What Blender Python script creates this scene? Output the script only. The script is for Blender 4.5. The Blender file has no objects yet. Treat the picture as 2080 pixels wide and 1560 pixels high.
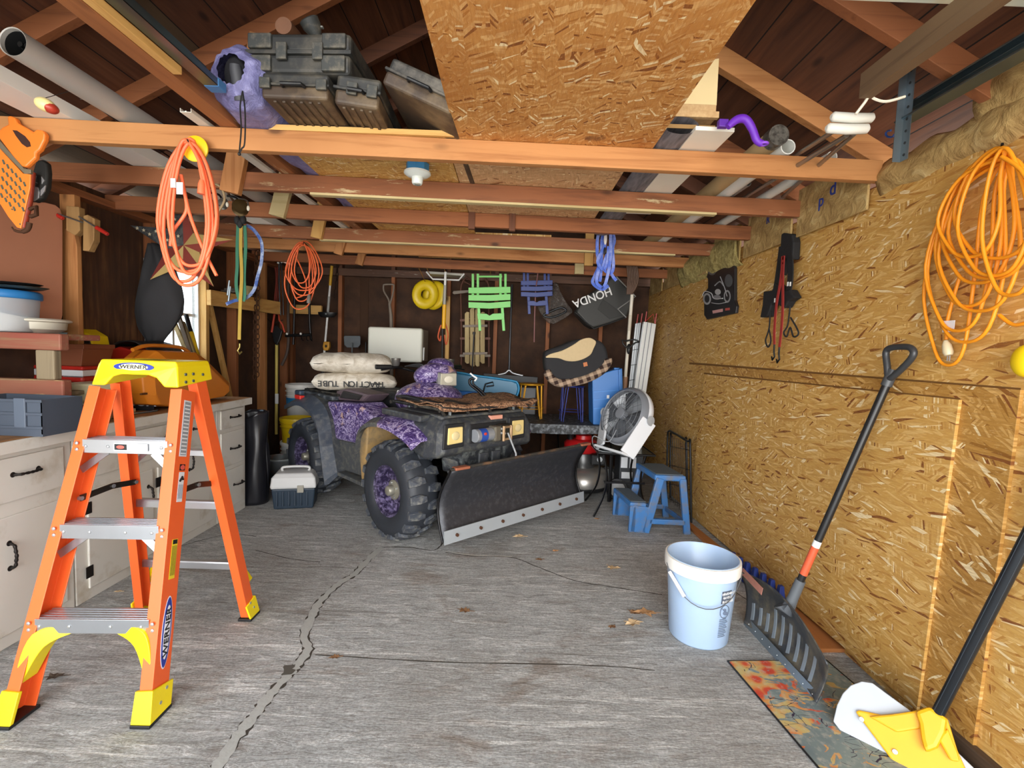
import bpy, bmesh, math, random
from mathutils import Vector as V, Matrix, noise
random.seed(11)
SC = bpy.context.scene
COL = SC.collection
PI = math.pi
R = math.radians
rnd = random.uniform

# ------------------------------------------------------------------ camera
FPX, CAMH, ROLL = 970.0, 1.35, 0.036
_d = V((0, 68, FPX)).normalized()
_x = V((math.cos(ROLL), -math.sin(ROLL), 0)); _x = (_x - _x.dot(_d) * _d).normalized()
_z = _x.cross(_d)
if _z.y < 0: _z = -_z
ROT = Matrix((_x, _d, _z))                      # camera vector (right, up, forward) -> world
cam_d = bpy.data.cameras.new('camera'); cam = bpy.data.objects.new('camera', cam_d); COL.objects.link(cam)
cam_d.sensor_width = 36; cam_d.lens = 36 * FPX / 2080; cam_d.clip_start = 0.02; cam_d.clip_end = 200
c0, c1, c2 = ROT.col[0], ROT.col[1], -ROT.col[2]
mw = Matrix(((c0[0], c1[0], c2[0], 0), (c0[1], c1[1], c2[1], 0), (c0[2], c1[2], c2[2], CAMH), (0, 0, 0, 1)))
cam.matrix_world = mw
SC.camera = cam
CAM = V((0, 0, CAMH))

# ------------------------------------------------------------------ world and light
W = bpy.data.worlds.new('world'); SC.world = W; W.use_nodes = True
wn = W.node_tree; wn.nodes.clear()
wo = wn.nodes.new('ShaderNodeOutputWorld'); wb = wn.nodes.new('ShaderNodeBackground')
tc = wn.nodes.new('ShaderNodeTexCoord'); sp = wn.nodes.new('ShaderNodeSeparateXYZ'); cr_ = wn.nodes.new('ShaderNodeValToRGB')
mr = wn.nodes.new('ShaderNodeMapRange'); mr.inputs[1].default_value = -1; mr.inputs[2].default_value = 1
wn.links.new(tc.outputs['Generated'], sp.inputs[0]); wn.links.new(sp.outputs['Z'], mr.inputs[0])
wn.links.new(mr.outputs[0], cr_.inputs[0]); wn.links.new(cr_.outputs[0], wb.inputs[0]); wn.links.new(wb.outputs[0], wo.inputs[0])
el = cr_.color_ramp.elements
el[0].position = 0.0; el[0].color = (0.80, 0.76, 0.70, 1)          # sunlit driveway and lawn bounce
el[1].position = 1.0; el[1].color = (0.62, 0.78, 1.0, 1)
e = el.new(0.48); e.color = (0.88, 0.86, 0.80, 1)
e = el.new(0.53); e.color = (0.98, 1.0, 1.04, 1)
wb.inputs[1].default_value = 3.4
SC.view_settings.view_transform = 'Standard'; SC.view_settings.look = 'None'
SC.view_settings.gamma = 1; SC.view_settings.use_curve_mapping = False
SC.view_settings.exposure = 0.78
SC.cycles.max_bounces = 8; SC.cycles.diffuse_bounces = 6; SC.cycles.transparent_max_bounces = 12
SC.cycles.use_denoising = True

# ------------------------------------------------------------------ pixel -> world helpers
def ray(x, y): return ROT @ V((x - 1040, 780 - y, FPX))
def P(x, y, Y=None, X=None, Z=None, pl=None):
    r = ray(x, y)
    if Y is not None: t = Y / r.y
    elif X is not None: t = X / r.x
    elif Z is not None: t = (Z - CAMH) / r.z
    else: t = (pl[0] - CAM).dot(pl[1]) / r.dot(pl[1])
    return CAM + r * t
def px(p):
    c = ROT.transposed() @ (V(p) - CAM)
    return 1040 + c.x / c.z * FPX, 780 - c.y / c.z * FPX

# ------------------------------------------------------------------ mesh helpers
def cr(pts, k=6, closed=False):
    pts = [V(p) for p in pts]; n = len(pts); out = []
    rg = range(n if closed else n - 1)
    for i in rg:
        if closed: a, b, c, d = pts[i - 1], pts[i], pts[(i + 1) % n], pts[(i + 2) % n]
        else: a, b, c, d = pts[max(i - 1, 0)], pts[i], pts[i + 1], pts[min(i + 2, n - 1)]
        for j in range(k):
            t = j / k
            out.append(0.5 * ((2 * b) + (c - a) * t + (2 * a - 5 * b + 4 * c - d) * t * t + (3 * b - a - 3 * c + d) * t ** 3))
    if not closed: out.append(pts[-1])
    return out
class B:
    def __init__(s, T=None): s.v = []; s.f = []; s.T = T
    def add(s, vs, fs):
        o = len(s.v); s.v += [(s.T @ V(p)) if s.T else V(p) for p in vs]; s.f += [tuple(i + o for i in f) for f in fs]; return s
    def hexa(s, a, b):       # two rings of 4
        return s.ring([a, b])
    def box(s, c, d, rot=None):
        c = V(c); h = V(d) / 2
        vs = [V((x * h.x, y * h.y, z * h.z)) for z in (-1, 1) for x, y in ((-1, -1), (1, -1), (1, 1), (-1, 1))]
        if rot is not None: vs = [rot @ q for q in vs]
        return s.add([c + q for q in vs], [(3, 2, 1, 0), (4, 5, 6, 7), (0, 1, 5, 4), (1, 2, 6, 5), (2, 3, 7, 6), (3, 0, 4, 7)])
    def bb(s, a, b):
        a, b = V(a), V(b); lo = V(map(min, a, b)); hi = V(map(max, a, b)); return s.box((lo + hi) / 2, hi - lo)
    def beam(s, a, b, w, h, up=(0, 0, 1)):
        a, b, up = V(a), V(b), V(up); d = (b - a).normalized(); sx = d.cross(up).normalized(); u = sx.cross(d)
        r = [sx * w / 2 * i + u * h / 2 * j for i, j in ((-1, -1), (1, -1), (1, 1), (-1, 1))]
        return s.ring([[a + q for q in r], [b + q for q in r]])
    def ring(s, rings, closed=False, caps=True):
        n = len(rings[0]); vs = [p for r in rings for p in r]; fs = []
        m = len(rings)
        for i in range(m if closed else m - 1):
            for j in range(n):
                a, b = i * n + j, i * n + (j + 1) % n; c, d = ((i + 1) % m) * n + (j + 1) % n, ((i + 1) % m) * n + j
                fs.append((a, b, c, d))
        if caps and not closed: fs += [tuple(range(n - 1, -1, -1)), tuple((m - 1) * n + j for j in range(n))]
        return s.add(vs, fs)
    def tube(s, pts, r, n=8, closed=False, flat=1.0, up=None, caps=True):
        pts = [V(p) for p in pts]; m = len(pts); rs = r if isinstance(r, (list, tuple)) else [r] * m
        rings = []; u = None
        for i, p in enumerate(pts):
            a = pts[(i - 1) % m] if (closed or i) else p; b = pts[(i + 1) % m] if (closed or i < m - 1) else p
            d = (b - a).normalized()
            if up is not None: u = V(up) - V(up).dot(d) * d
            elif u is None: u = d.orthogonal()
            else: u = u - u.dot(d) * d
            if u.length < 1e-6: u = d.orthogonal()
            u.normalize(); w = d.cross(u)
            rings.append([p + (u * math.cos(q) + w * math.sin(q) * flat) * rs[i] for q in (2 * PI * k / n for k in range(n))])
        return s.ring(rings, closed, caps)
    def cyl(s, a, b, r, r2=None, n=16, caps=True):
        return s.tube([a, b], [r, r if r2 is None else r2], n, caps=caps)
    def lathe(s, prof, c=(0, 0, 0), n=24, M=None, caps=True, sx=1, sy=1):
        c = V(c); M = M or Matrix.Identity(3)
        return s.ring([[c + M @ V((r * math.cos(q) * sx, r * math.sin(q) * sy, z)) for q in (2 * PI * k / n for k in range(n))] for r, z in prof], caps=caps)
    def prism(s, pts, off):
        pts = [V(p) for p in pts]; off = V(off); return s.ring([pts, [p + off for p in pts]])
    def pp(s, pxs, Y, th=0.02):
        return s.prism([P(x, y, Y) for x, y in pxs], (0, th, 0))
    def ppl(s, pxs, pl, th):     # pixel outline on a plane, pushed along the plane normal
        return s.prism([P(x, y, pl=pl) for x, y in pxs], pl[1].normalized() * th)
    def sph(s, c, r, n=16, m=10, rot=None):
        c = V(c); r = V(r) if hasattr(r, '__len__') else V((r, r, r)); rings = []
        for i in range(m + 1):
            t = PI * (0.02 + 0.96 * i / m)
            ring = []
            for k in range(n):
                q = 2 * PI * k / n; w = V((r.x * math.sin(t) * math.cos(q), r.y * math.sin(t) * math.sin(q), -r.z * math.cos(t)))
                ring.append(c + (rot @ w if rot is not None else w))
            rings.append(ring)
        return s.ring(rings)
    def grid(s, fn, nu, nv, cu=False):
        vs = [fn(i / nu, j / nv) for i in range(nu + 1) for j in range(nv + 1)]
        fs = [(i * (nv + 1) + j, (i + 1) * (nv + 1) + j, (i + 1) * (nv + 1) + j + 1, i * (nv + 1) + j + 1) for i in range(nu) for j in range(nv)]
        return s.add(vs, fs)
    def strap(s, pts, w, side, th=0.003):
        """flat ribbon along pts; side = width direction"""
        pts = [V(p) for p in pts]; sd = V(side).normalized(); rings = []
        for i, p in enumerate(pts):
            d = (pts[min(i + 1, len(pts) - 1)] - pts[max(i - 1, 0)]).normalized()
            q = (sd - sd.dot(d) * d).normalized(); nn = d.cross(q)
            rings.append([p + q * w / 2 * i1 + nn * th / 2 * j1 for i1, j1 in ((-1, -1), (1, -1), (1, 1), (-1, 1))])
        return s.ring(rings)
    def build(s, name, m, parent=None, sm=False, bev=0, solid=0, sub=0, label=None, seg=2):
        me = bpy.data.meshes.new(name)
        if parent is not None: o0 = V(ABS[parent.name])
        else: o0 = V((0, 0, 0))
        xs = [p.x for p in s.v]; ys = [p.y for p in s.v]; zs = [p.z for p in s.v]
        c = V(((min(xs) + max(xs)) / 2, (min(ys) + max(ys)) / 2, min(zs)))
        me.from_pydata([tuple(p - c) for p in s.v], [], s.f); me.update()
        bm = bmesh.new(); bm.from_mesh(me); bmesh.ops.recalc_face_normals(bm, faces=bm.faces)
        if sm:
            for f in bm.faces: f.smooth = len(f.verts) <= 4
            for e in bm.edges:
                if len(e.link_faces) == 2 and e.calc_face_angle(0) > 0.9: e.smooth = False
        bm.to_mesh(me); bm.free()
        ms = m if isinstance(m, list) else [m]
        for q in ms: me.materials.append(q)
        o = bpy.data.objects.new(name, me); COL.objects.link(o)
        o.location = c - o0; ABS[o.name] = tuple(c)
        if parent is not None: o.parent = parent
        if solid: md = o.modifiers.new('solid', 'SOLIDIFY'); md.thickness = solid; md.offset = 0
        if bev: md = o.modifiers.new('bevel', 'BEVEL'); md.width = bev; md.segments = seg; md.limit_method = 'ANGLE'; md.angle_limit = 0.6
        if sub: md = o.modifiers.new('sub', 'SUBSURF'); md.levels = md.render_levels = sub
        if label: o['label'] = label
        return o
ABS = {}
def thing(name, label, cat, loc=(0, 0, 0), group=None):
    o = bpy.data.objects.new(name, None); COL.objects.link(o); o.location = loc; ABS[o.name] = tuple(loc)
    o.empty_display_size = 0.05
    return tag(o, label, cat, group)
def tag(o, label, cat, group=None):
    o['label'] = label; o['category'] = cat
    if group: o['group'] = group
    return o
def struct(o, kind='structure'): o['kind'] = kind; return o
def text(s, name, m, parent, size, M, ext=0.0008, scale=(1, 1)):
    """lettering: M maps text plane (x right, y up, z towards viewer) to world"""
    cu = bpy.data.curves.new(name, 'FONT'); cu.body = s; cu.size = size; cu.extrude = ext; cu.align_x = 'CENTER'; cu.align_y = 'CENTER'; cu.offset = size * 0.012
    t = bpy.data.objects.new(name + '_tmp', cu); COL.objects.link(t)
    dg = bpy.context.evaluated_depsgraph_get(); me = bpy.data.meshes.new_from_object(t.evaluated_get(dg))
    bpy.data.objects.remove(t)
    b = B(); b.add([M @ V((v.co.x * scale[0], v.co.y * scale[1], v.co.z)) for v in me.vertices], [tuple(p.vertices) for p in me.polygons])
    return b.build(name, m, parent)
def frame(o, x, y, z):
    x, y, z = V(x).normalized(), V(y).normalized(), V(z).normalized()
    return Matrix(((x.x, y.x, z.x, o[0]), (x.y, y.y, z.y, o[1]), (x.z, y.z, z.z, o[2]), (0, 0, 0, 1)))

# ------------------------------------------------------------------ materials
def lin(h):
    h = h.lstrip('#'); c = [int(h[i:i + 2], 16) / 255 for i in (0, 2, 4)]
    return tuple((x / 12.92 if x <= .04045 else ((x + .055) / 1.055) ** 2.4) for x in c) + (1,)
class NT:
    def __init__(s, name):
        s.m = bpy.data.materials.new(name); s.m.use_nodes = True; s.t = s.m.node_tree; s.n = s.t.nodes
        s.bs = s.n['Principled BSDF']; s.tc = s.n.new('ShaderNodeTexCoord').outputs['Object']
    def nd(s, k, ins=None, **kw):
        q = s.n.new('ShaderNode' + k)
        for a, b in kw.items(): setattr(q, a, b)
        for a, b in (ins or {}).items(): s.put(b, q.inputs[a])
        return q
    def put(s, v, sock):
        if isinstance(v, bpy.types.NodeSocket): s.t.links.new(v, sock)
        else: sock.default_value = v
    def map(s, vec, sc=(1, 1, 1), rot=(0, 0, 0), loc=(0, 0, 0)):
        return s.nd('Mapping', {0: vec, 1: loc, 2: rot, 3: sc}).outputs[0]
    def noise(s, vec, scale=5, det=4, rough=.55, dist=0, out=0):
        return s.nd('TexNoise', {'Vector': vec, 'Scale': scale, 'Detail': det, 'Roughness': rough, 'Distortion': dist}).outputs[out]
    def vor(s, vec, scale=5, feat='F1', out='Color', rand=1.0, dim='3D'):
        return s.nd('TexVoronoi', {'Vector': vec, 'Scale': scale, 'Randomness': rand}, feature=feat, voronoi_dimensions=dim).outputs[out]
    def ramp(s, fac, stops, mode='LINEAR'):
        q = s.n.new('ShaderNodeValToRGB'); s.put(fac, q.inputs[0]); e = q.color_ramp; e.interpolation = mode
        while len(e.elements) > 1: e.elements.remove(e.elements[-1])
        for i, (p, c) in enumerate(stops):
            c = lin(c) if isinstance(c, str) else (c, c, c, 1) if not hasattr(c, '__len__') else c
            x = e.elements[0] if i == 0 else e.elements.new(p)
            x.position = p; x.color = c
        return q.outputs[0]
    def mix(s, f, a, b, mode='MIX'):
        q = s.nd('Mix', data_type='RGBA', blend_type=mode); s.put(f, q.inputs[0])
        for v, k in ((a, 6), (b, 7)): s.put(lin(v) if isinstance(v, str) else v, q.inputs[k])
        return q.outputs[2]
    def math(s, op, a, b=0.0, c=0.0):
        q = s.nd('Math', operation=op); s.put(a, q.inputs[0]); s.put(b, q.inputs[1]); s.put(c, q.inputs[2]); return q.outputs[0]
    def sep(s, v):
        q = s.nd('SeparateXYZ', {0: v}); return q.outputs
    def comb(s, x=0.0, y=0.0, z=0.0): return s.nd('CombineXYZ', {0: x, 1: y, 2: z}).outputs[0]
    def bump(s, h, st=.3, d=.01):
        q = s.nd('Bump', {'Height': h, 'Strength': st, 'Distance': d}); s.put(q.outputs[0], s.bs.inputs['Normal'])
    def fin(s, col=None, rough=.5, metal=0.0, **kw):
        if col is not None: s.put(lin(col) if isinstance(col, str) else col, s.bs.inputs['Base Color'])
        s.put(rough, s.bs.inputs['Roughness']); s.put(metal, s.bs.inputs['Metallic'])
        for k, v in kw.items(): s.put(v, s.bs.inputs[k.replace('_', ' ')])
        return s.m
_mc = {}
def mat(col, rough=.5, metal=0.0, var=.12, sc=12, bump=0.0, dirt=None, dsc=6, damt=.5, name=None, **kw):
    """plain surface with slight mottling; dirt = colour of worn patches"""
    key = (col, rough, metal, var, sc, bump, dirt, dsc, damt, tuple(kw.items()))
    if key in _mc: return _mc[key]
    t = NT(name or 'paint'); n = t.noise(t.tc, sc, 4)
    c = t.mix(t.math('MULTIPLY', n, var * 2), col, lin2(col, .55))
    if dirt:
        d = t.ramp(t.noise(t.tc, dsc, 6, .65), [(.5 - .12 * damt, 0.0), (.72 - .2 * damt, 1.0)])
        c = t.mix(d, c, dirt)
    if bump: t.bump(n, bump, .004)
    _mc[key] = t.fin(c, rough, metal, **kw); return _mc[key]
def lin2(c, k):
    q = lin(c); return (q[0] * k, q[1] * k, q[2] * k, 1)
def wood(c1, c2, ax='x', knots=True, splash=None, scale=1.0, name='wood', rough=.7, bump=.35):
    t = NT(name); k = {'x': (1.1, 22, 22), 'y': (22, 1.1, 22), 'z': (22, 22, 1.1)}[ax]
    off = t.nd('ObjectInfo').outputs['Random']; o3 = t.comb(t.math('MULTIPLY', off, 37.0), t.math('MULTIPLY', off, 17.0), off)
    vv = t.nd('VectorMath', {0: t.tc, 1: o3}, operation='ADD').outputs[0]
    g = t.noise(t.map(vv, tuple(q * scale for q in k)), 1.0, 6, .62, .6)
    c = t.ramp(g, [(.28, c2), (.5, c1), (.62, c1), (.8, c2)])
    big = t.noise(vv, 1.7, 3); c = t.mix(t.ramp(big, [(.4, 0.0), (.7, .45)]), c, c2)
    if knots:
        kk = tuple(q * .3 if q < 5 else q * .24 for q in k); kv = t.vor(t.map(vv, (2.2 if ax == 'x' else 5, 2.2 if ax == 'y' else 5, 2.2 if ax == 'z' else 5)), 1.0, out='Distance')
        c = t.mix(t.ramp(kv, [(.05, .85), (.085, .3), (.12, 0.0)]), c, lin2(c2, .3))
    if splash:
        sv = t.ramp(t.noise(t.map(vv, tuple(q * (1 if q < 5 else .35) * 2.2 for q in k)), 1.0, 7, .7), [(.60, 0.0), (.66, .9)])
        c = t.mix(sv, c, splash)
    t.bump(g, bump, .003); return t.fin(c, rough)
def osb(ax=(1, 2), light='#dfb974', mid='#cb9f55', dark='#b07c38', chip='#7c4620', ang=12, name='osb', stain=False, gs=1.75):
    t = NT(name); s = t.sep(t.tc); v = t.comb(s[ax[0]], s[ax[1]]); w = t.noise(v, 3.0, 2, out=1)
    v = t.nd('VectorMath', {0: v, 1: t.nd('VectorMath', {0: w, 'Scale': .05}, operation='SCALE').outputs[0]}, operation='ADD').outputs[0]
    cs = []
    for i, (a, sx, sy) in enumerate(((0, 5.5, 52), (-24, 6, 70), (30, 7, 60), (84, 6.5, 80))):
        m = t.map(v, (sx * gs, sy * gs, 1), loc=(i * 3.7, i * 1.9, 0)); rr = t.nd('VectorRotate', {0: v, 'Angle': R(a + ang)}, rotation_type='Z_AXIS').outputs[0]
        m = t.map(rr, (sx * gs, sy * gs, 1), loc=(i * 3.7, i * 1.9, 0))
        cs.append(t.sep(t.vor(m, 1.0, dim='2D'))[0])
    pk = t.sep(t.vor(t.map(v, (7 * gs, 30 * gs, 1), rot=(0, 0, R(ang * 1.5))), 1.0, dim='2D')); sel = pk[0]
    a = t.mix(t.math('GREATER_THAN', sel, .4), cs[0], cs[1]); a = t.mix(t.math('GREATER_THAN', sel, .62), a, cs[2]); a = t.mix(t.math('GREATER_THAN', sel, .85), a, cs[3])
    c = t.ramp(a, [(0, chip), (.035, chip), (.045, dark), (.18, mid), (.6, mid), (.85, light), (.945, light), (.955, '#f1deb0')])
    g = t.noise(t.map(v, (14, 130, 1), rot=(0, 0, R(ang))), 1.0, 5, .7)
    c = t.mix(t.ramp(g, [(.35, .55), (.60, 0.0)]), c, dark); g3 = t.noise(t.map(v, (40, 260, 1), rot=(0, 0, R(ang + 30))), 1.0, 4, .7); c = t.mix(t.ramp(g3, [(.60, 0.0), (.68, .6)]), c, '#e6cc98')
    if stain:
        st = t.ramp(t.noise(v, 1.9, 5, .6, 1.0), [(.46, 0.0), (.68, .8)]); c = t.mix(st, c, '#a5662a')
        s2 = t.ramp(t.noise(t.map(v, loc=(4, 4, 0)), 6, 5, .6), [(.66, 0.0), (.72, .8)]); c = t.mix(s2, c, '#6a4327')
    t.bump(t.math('ADD', a, g), .25, .003); return t.fin(c, .55)
RUST = mat('#5a3a26', .8, .3, .3, 30, .3, name='rusty_metal')
BLK = mat('#17181a', .45, name='black_plastic'); BLKM = mat('#1d1d1f', .35, .6, name='black_metal')
GAL = mat('#8b969c', .35, .85, .2, 25, name='galvanised_steel'); ALU = mat('#c3c8cc', .32, .8, .1, 30, name='aluminium')
WHT = mat('#e9eaea', .45, name='white_plastic'); YEL = mat('#f2cf13', .4, .0, .08, name='yellow_plastic')
WDR = {a: wood('#9b5f38', '#6f4024', a, name='red_fir_' + a) for a in 'xyz'}     # red-brown fir framing
WDO = {a: wood('#be8550', '#965c2e', a, name='orange_fir_' + a) for a in 'xyz'}
WDY = {a: wood('#d6a964', '#b4813e', a, name='yellow_pine_' + a) for a in 'xyz'}
WDK = {a: wood('#6b4029', '#43261a', a, name='dark_board_' + a) for a in 'xyz'}
sl = bpy.data.lights.new('doorway_fill', 'SUN'); so = bpy.data.objects.new('doorway_fill', sl); COL.objects.link(so)   # fill lamp added to lift the rear, standing for doorway daylight
sl.energy = 2.1; sl.angle = R(55); sl.color = (1.0, .97, .92); so.rotation_euler = (R(80), 0, R(-4))
# ================================================================== THE SETTING
XR, XL, YB = 1.60, -2.62, 5.72
ZJ, JH, JW = 2.148, 0.089, 0.04      # joist underside, depth, thickness
# ---- floor
t = NT('broomed_concrete'); s_ = t.tc
g1 = t.noise(t.map(s_, (5.5, 24, 1)), 1.0, 8, .74, 1.1); g2 = t.noise(t.map(s_, (16, 52, 1), loc=(3, 1, 0)), 1.0, 7, .74, .9)
c = t.ramp(g1, [(.28, '#83837f'), (.42, '#a9aaa8'), (.54, '#babbb9'), (.66, '#dfdfdc')])
c = t.mix(t.ramp(g2, [(.34, .7), (.45, 0.0)]), c, '#7e7a74'); c = t.mix(t.ramp(g2, [(.60, 0.0), (.70, .75)]), c, '#e8e6e1')
bg = t.noise(s_, 1.1, 5, .6); c = t.mix(t.ramp(bg, [(.46, 0.0), (.70, .35)]), c, '#8a8278')
br = t.noise(t.map(s_, (1, 1, 1), loc=(7, 3, 0)), 1.6, 6, .65); c = t.mix(t.ramp(br, [(.58, 0.0), (.72, .35)]), c, '#5d5448')
g5 = t.noise(t.map(s_, (.7, 15, 1), loc=(2, 5, 0)), 1.0, 6, .6, .5); c = t.mix(t.ramp(g5, [(.60, 0.0), (.64, .7), (.66, 0.0)]), c, '#eeede8'); c = t.mix(t.ramp(g5, [(.32, .5), (.37, 0.0)]), c, '#6d6861')
st = t.noise(t.map(s_, (1.3, 3, 1), loc=(9, 2, 0)), 1.3, 6, .7, 1.0); c = t.mix(t.ramp(st, [(.56, 0.0), (.68, .5)]), c, '#7d6753')
gr = t.noise(t.map(s_, (1, 1, 1), loc=(1, 9, 0)), 120, 2); c = t.mix(t.ramp(gr, [(.4, .35), (.6, 0.0)]), c, '#5f5a52')
t.bump(t.math('ADD', g1, t.math('MULTIPLY', g2, .8)), .9, .012); FLOORM = t.fin(c, .85)
fl = B().bb((-2.7, -1.6, -.08), (1.9, 5.9, 0)).build('floor', FLOORM); struct(fl)
CEM = mat('#aaaba6', .8, 0, .2, 40, .4, name='grey_cement'); CRK = mat('#3d372f', .9, name='dark_crack')
def crack(pts, w, m, z=.0015, jit=.35):
    rings = []; p = [P(x, y, Z=0) for x, y in pts]; q = cr(p, 7)
    ws = [w * (.7 + .6 * random.random()) for _ in q]
    b = B(); L = []
    for i, a in enumerate(q):
        d = (q[min(i + 1, len(q) - 1)] - q[max(i - 1, 0)]).normalized(); n = V((d.y, -d.x, 0)); a = a + n * rnd(-w, w) * jit
        L.append([a - n * ws[i] + V((0, 0, z)), a + n * ws[i] + V((0, 0, z))])
    b.grid(lambda u, v: L[round(u * (len(q) - 1))][round(v)], len(q) - 1, 1)
    return b.build('floor_crack', m, fl)
MAINC = [(775, 1112), (745, 1140), (722, 1165), (690, 1185), (652, 1220), (635, 1250), (618, 1290), (625, 1320), (605, 1350), (583, 1375), (548, 1412), (520, 1450), (480, 1500), (440, 1562)]
random.seed(3); crack(MAINC, .0215, CRK, .0006, .25); random.seed(5); crack(MAINC, .019, CEM, .002, .12)
crack([(590, 1352), (582, 1372)], .02, mat('#4e4a42', .9), .003)
for pts, w in ((((900, 1102), (880, 1118), (830, 1112), (775, 1112)), .005), (((905, 1122), (960, 1130), (1040, 1133), (1100, 1155), (1170, 1180), (1260, 1195), (1345, 1208)), .0035),
               (((520, 1118), (590, 1135), (650, 1142)), .003), (((300, 1130), (400, 1100), (470, 1085), (520, 1090)), .003), (((640, 1330), (900, 1345), (1200, 1352), (1330, 1362)), .003), (((1490, 1200), (1540, 1230), (1640, 1262)), .004)):
    crack(pts, w, CRK, .001, .6)
crack([(905, 1120), (960, 1128), (1040, 1131)], .004, mat('#cfcbc0', .8), .002)

# ---- left wall: dark fibreboard sheathing with studs
DW = NT('dark_fibreboard'); n1 = DW.noise(DW.tc, 5, 6, .6); n2 = DW.noise(DW.map(DW.tc, (3, 3, 1)), 3, 5, .6)
c = DW.ramp(n1, [(.3, '#2e1d14'), (.6, '#4b3120'), (.8, '#5d3f28')]); DWM = DW.fin(c, .85); DW.bump(n1, .15, .004)
DV = NT('weathered_boards'); n1 = DV.noise(DV.map(DV.tc, (16, 16, 1.3)), 1, 6, .65, .4)
c = DV.ramp(n1, [(.3, '#2b1a11'), (.5, '#54351f'), (.66, '#7a5331'), (.78, '#b08a5b')]); c = DV.mix(DV.ramp(DV.noise(DV.tc, 2.5, 3), [(.4, .8), (.6, 0.0)]), c, '#3a2417'); DVM = DV.fin(c, .85)
WY0, WY1, WZ0, WZ1 = 3.47, 3.96, 1.22, 1.86          # window opening in the left wall
b = B(); b.bb((XL - .03, -.4, 0), (XL, 2.84, 2.25)); b.bb((XL - .03, 3.40, 0), (XL, WY0, 2.25)); b.bb((XL - .03, WY1, 0), (XL, 5.9, 2.25))
b.bb((XL - .03, WY0, 0), (XL, WY1, WZ0)); b.bb((XL - .03, WY0, WZ1), (XL, WY1, 2.25)); wl = b.build('wall_left', DWM); struct(wl)
B().bb((XL - .03, 2.84, 0), (XL, 3.40, 2.25)).build('weathered_panel', DVM, wl)
for i, (y, m) in enumerate(((.5, WDR), (1.1, WDR), (1.7, WDR), (2.25, WDR), (2.80, WDO), (3.42, WDR), (3.975, WDY), (4.4, WDR), (4.92, WDO), (5.4, WDR))):
    B().bb((XL, y, 0 if m is not WDY else .75), (XL + .085, y + .04, 2.15)).build('wall_stud', m['z'], wl, bev=.002)
B().bb((XL - .02, -.4, 2.15), (XL + .085, 5.8, 2.19)).build('top_plate', WDR['y'], wl)
# ---- window
wf = B()
for a, b_ in (((XL - .05, WY0 - .05, WZ0 - .05), (XL + .03, WY0, WZ1 + .05)), ((XL - .05, WY1, WZ0 - .05), (XL + .03, WY1 + .04, WZ1 + .05)), ((XL - .05, WY0, WZ0 - .05), (XL + .03, WY1, WZ0)), ((XL - .05, WY0, WZ1), (XL + .03, WY1, WZ1 + .05)), ((XL - .03, WY0, 1.53), (XL, WY1, 1.555)), ((XL - .03, 3.70, WZ0), (XL, 3.725, WZ1))):
    wf.bb(a, b_)
wn_ = wf.build('window_1', WHT, bev=.003); struct(wn_)
GL = NT('window_glass').fin('#e8f2f4', .03, 0, Transmission_Weight=1.0, IOR=1.1)
B().bb((XL - .02, WY0, WZ0), (XL - .016, WY1, WZ1)).build('window_pane', GL, wn_)

# ---- back wall
b = B().bb((XL - .03, YB, 0), (XR + .03, YB + .03, 3.5)); wk = b.build('wall_back', DWM); struct(wk)
for x in (590, 690, 797, 910, 1007, 1114, 1222):
    X = P(x, 640, YB - .09).x; B().bb((X - .022, YB - .085, 0), (X + .022, YB, 2.16)).build('wall_stud', WDR['z'], wk, bev=.002)
B().bb((XL, YB - .087, 2.15), (XR, YB, 2.235)).build('top_plate', wood('#6a4a38', '#3e2a20', 'x', splash='#b8b0a0', name='grey_plate'), wk, bev=.003)
for x in (690, 797, 910, 1007, 1114):         # gable studs above the plate
    X = P(x, 640, YB - .09).x; B().bb((X - .022, YB - .085, 2.235), (X + .022, YB, 2.6)).build('gable_stud', WDK['z'], wk)
# seam battens seen on the fibreboard
X = P(740, 640, YB).x; B().bb((X - .05, YB - .012, .4), (X + .05, YB, 2.15)).build('fibre_strip', mat('#4a3120', .9, 0, .3, 8, name='brown_strip'), wk, bev=.006)

# ---- right wall
OSBW = osb((1, 2), name='osb_wall'); OSBC = osb((1, 0), light='#dcae70', mid='#c58c4b', dark='#a5682a', ang=65, name='osb_ceiling', stain=True)
wr = B().bb((XR, -.4, 0), (XR + .02, YB, 2.135)).build('wall_right', OSBW); struct(wr)
OSBP = osb((1, 2), light='#d3a863', mid='#b58741', dark='#8f6022', ang=-30, name='osb_patch')
XA, XB_ = XR - .012, XR - .024
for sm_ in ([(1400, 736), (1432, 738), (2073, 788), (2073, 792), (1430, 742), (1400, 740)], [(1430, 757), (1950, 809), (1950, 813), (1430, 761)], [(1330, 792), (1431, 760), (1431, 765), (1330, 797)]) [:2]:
    B().prism([P(x, y, X=XR - .0135 if sm_[0][1] > 750 else XR - .001) for x, y in sm_], (.001, 0, 0)).build('seam_shade', mat('#7a5526', .9), wr)  # sheet seams with their shadow lines painted in as dark strips
def wpl(pxs, X, th, name, m, bev=.001):
    return B().prism([P(x, y, X=X) for x, y in pxs], (th, 0, 0)).build(name, m, wr, bev=bev)
wpl([(1432, 742), (2073, 792), (1975, 1522), (1400, 1045)], XA - .001, .0125, 'wall_panel', OSBP)
wpl([(1430, 760), (1948, 812), (1862, 1442), (1400, 1045)], XB_ - .001, .012, 'wall_panel', OSBW)
PLK = wood('#5b4633', '#3b2c20', 'y', name='old_sill')
B().bb((XR - .03, -.2, 0), (XR, 1.62, .09)).build('sill_plate', PLK, wr, bev=.004)
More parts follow.
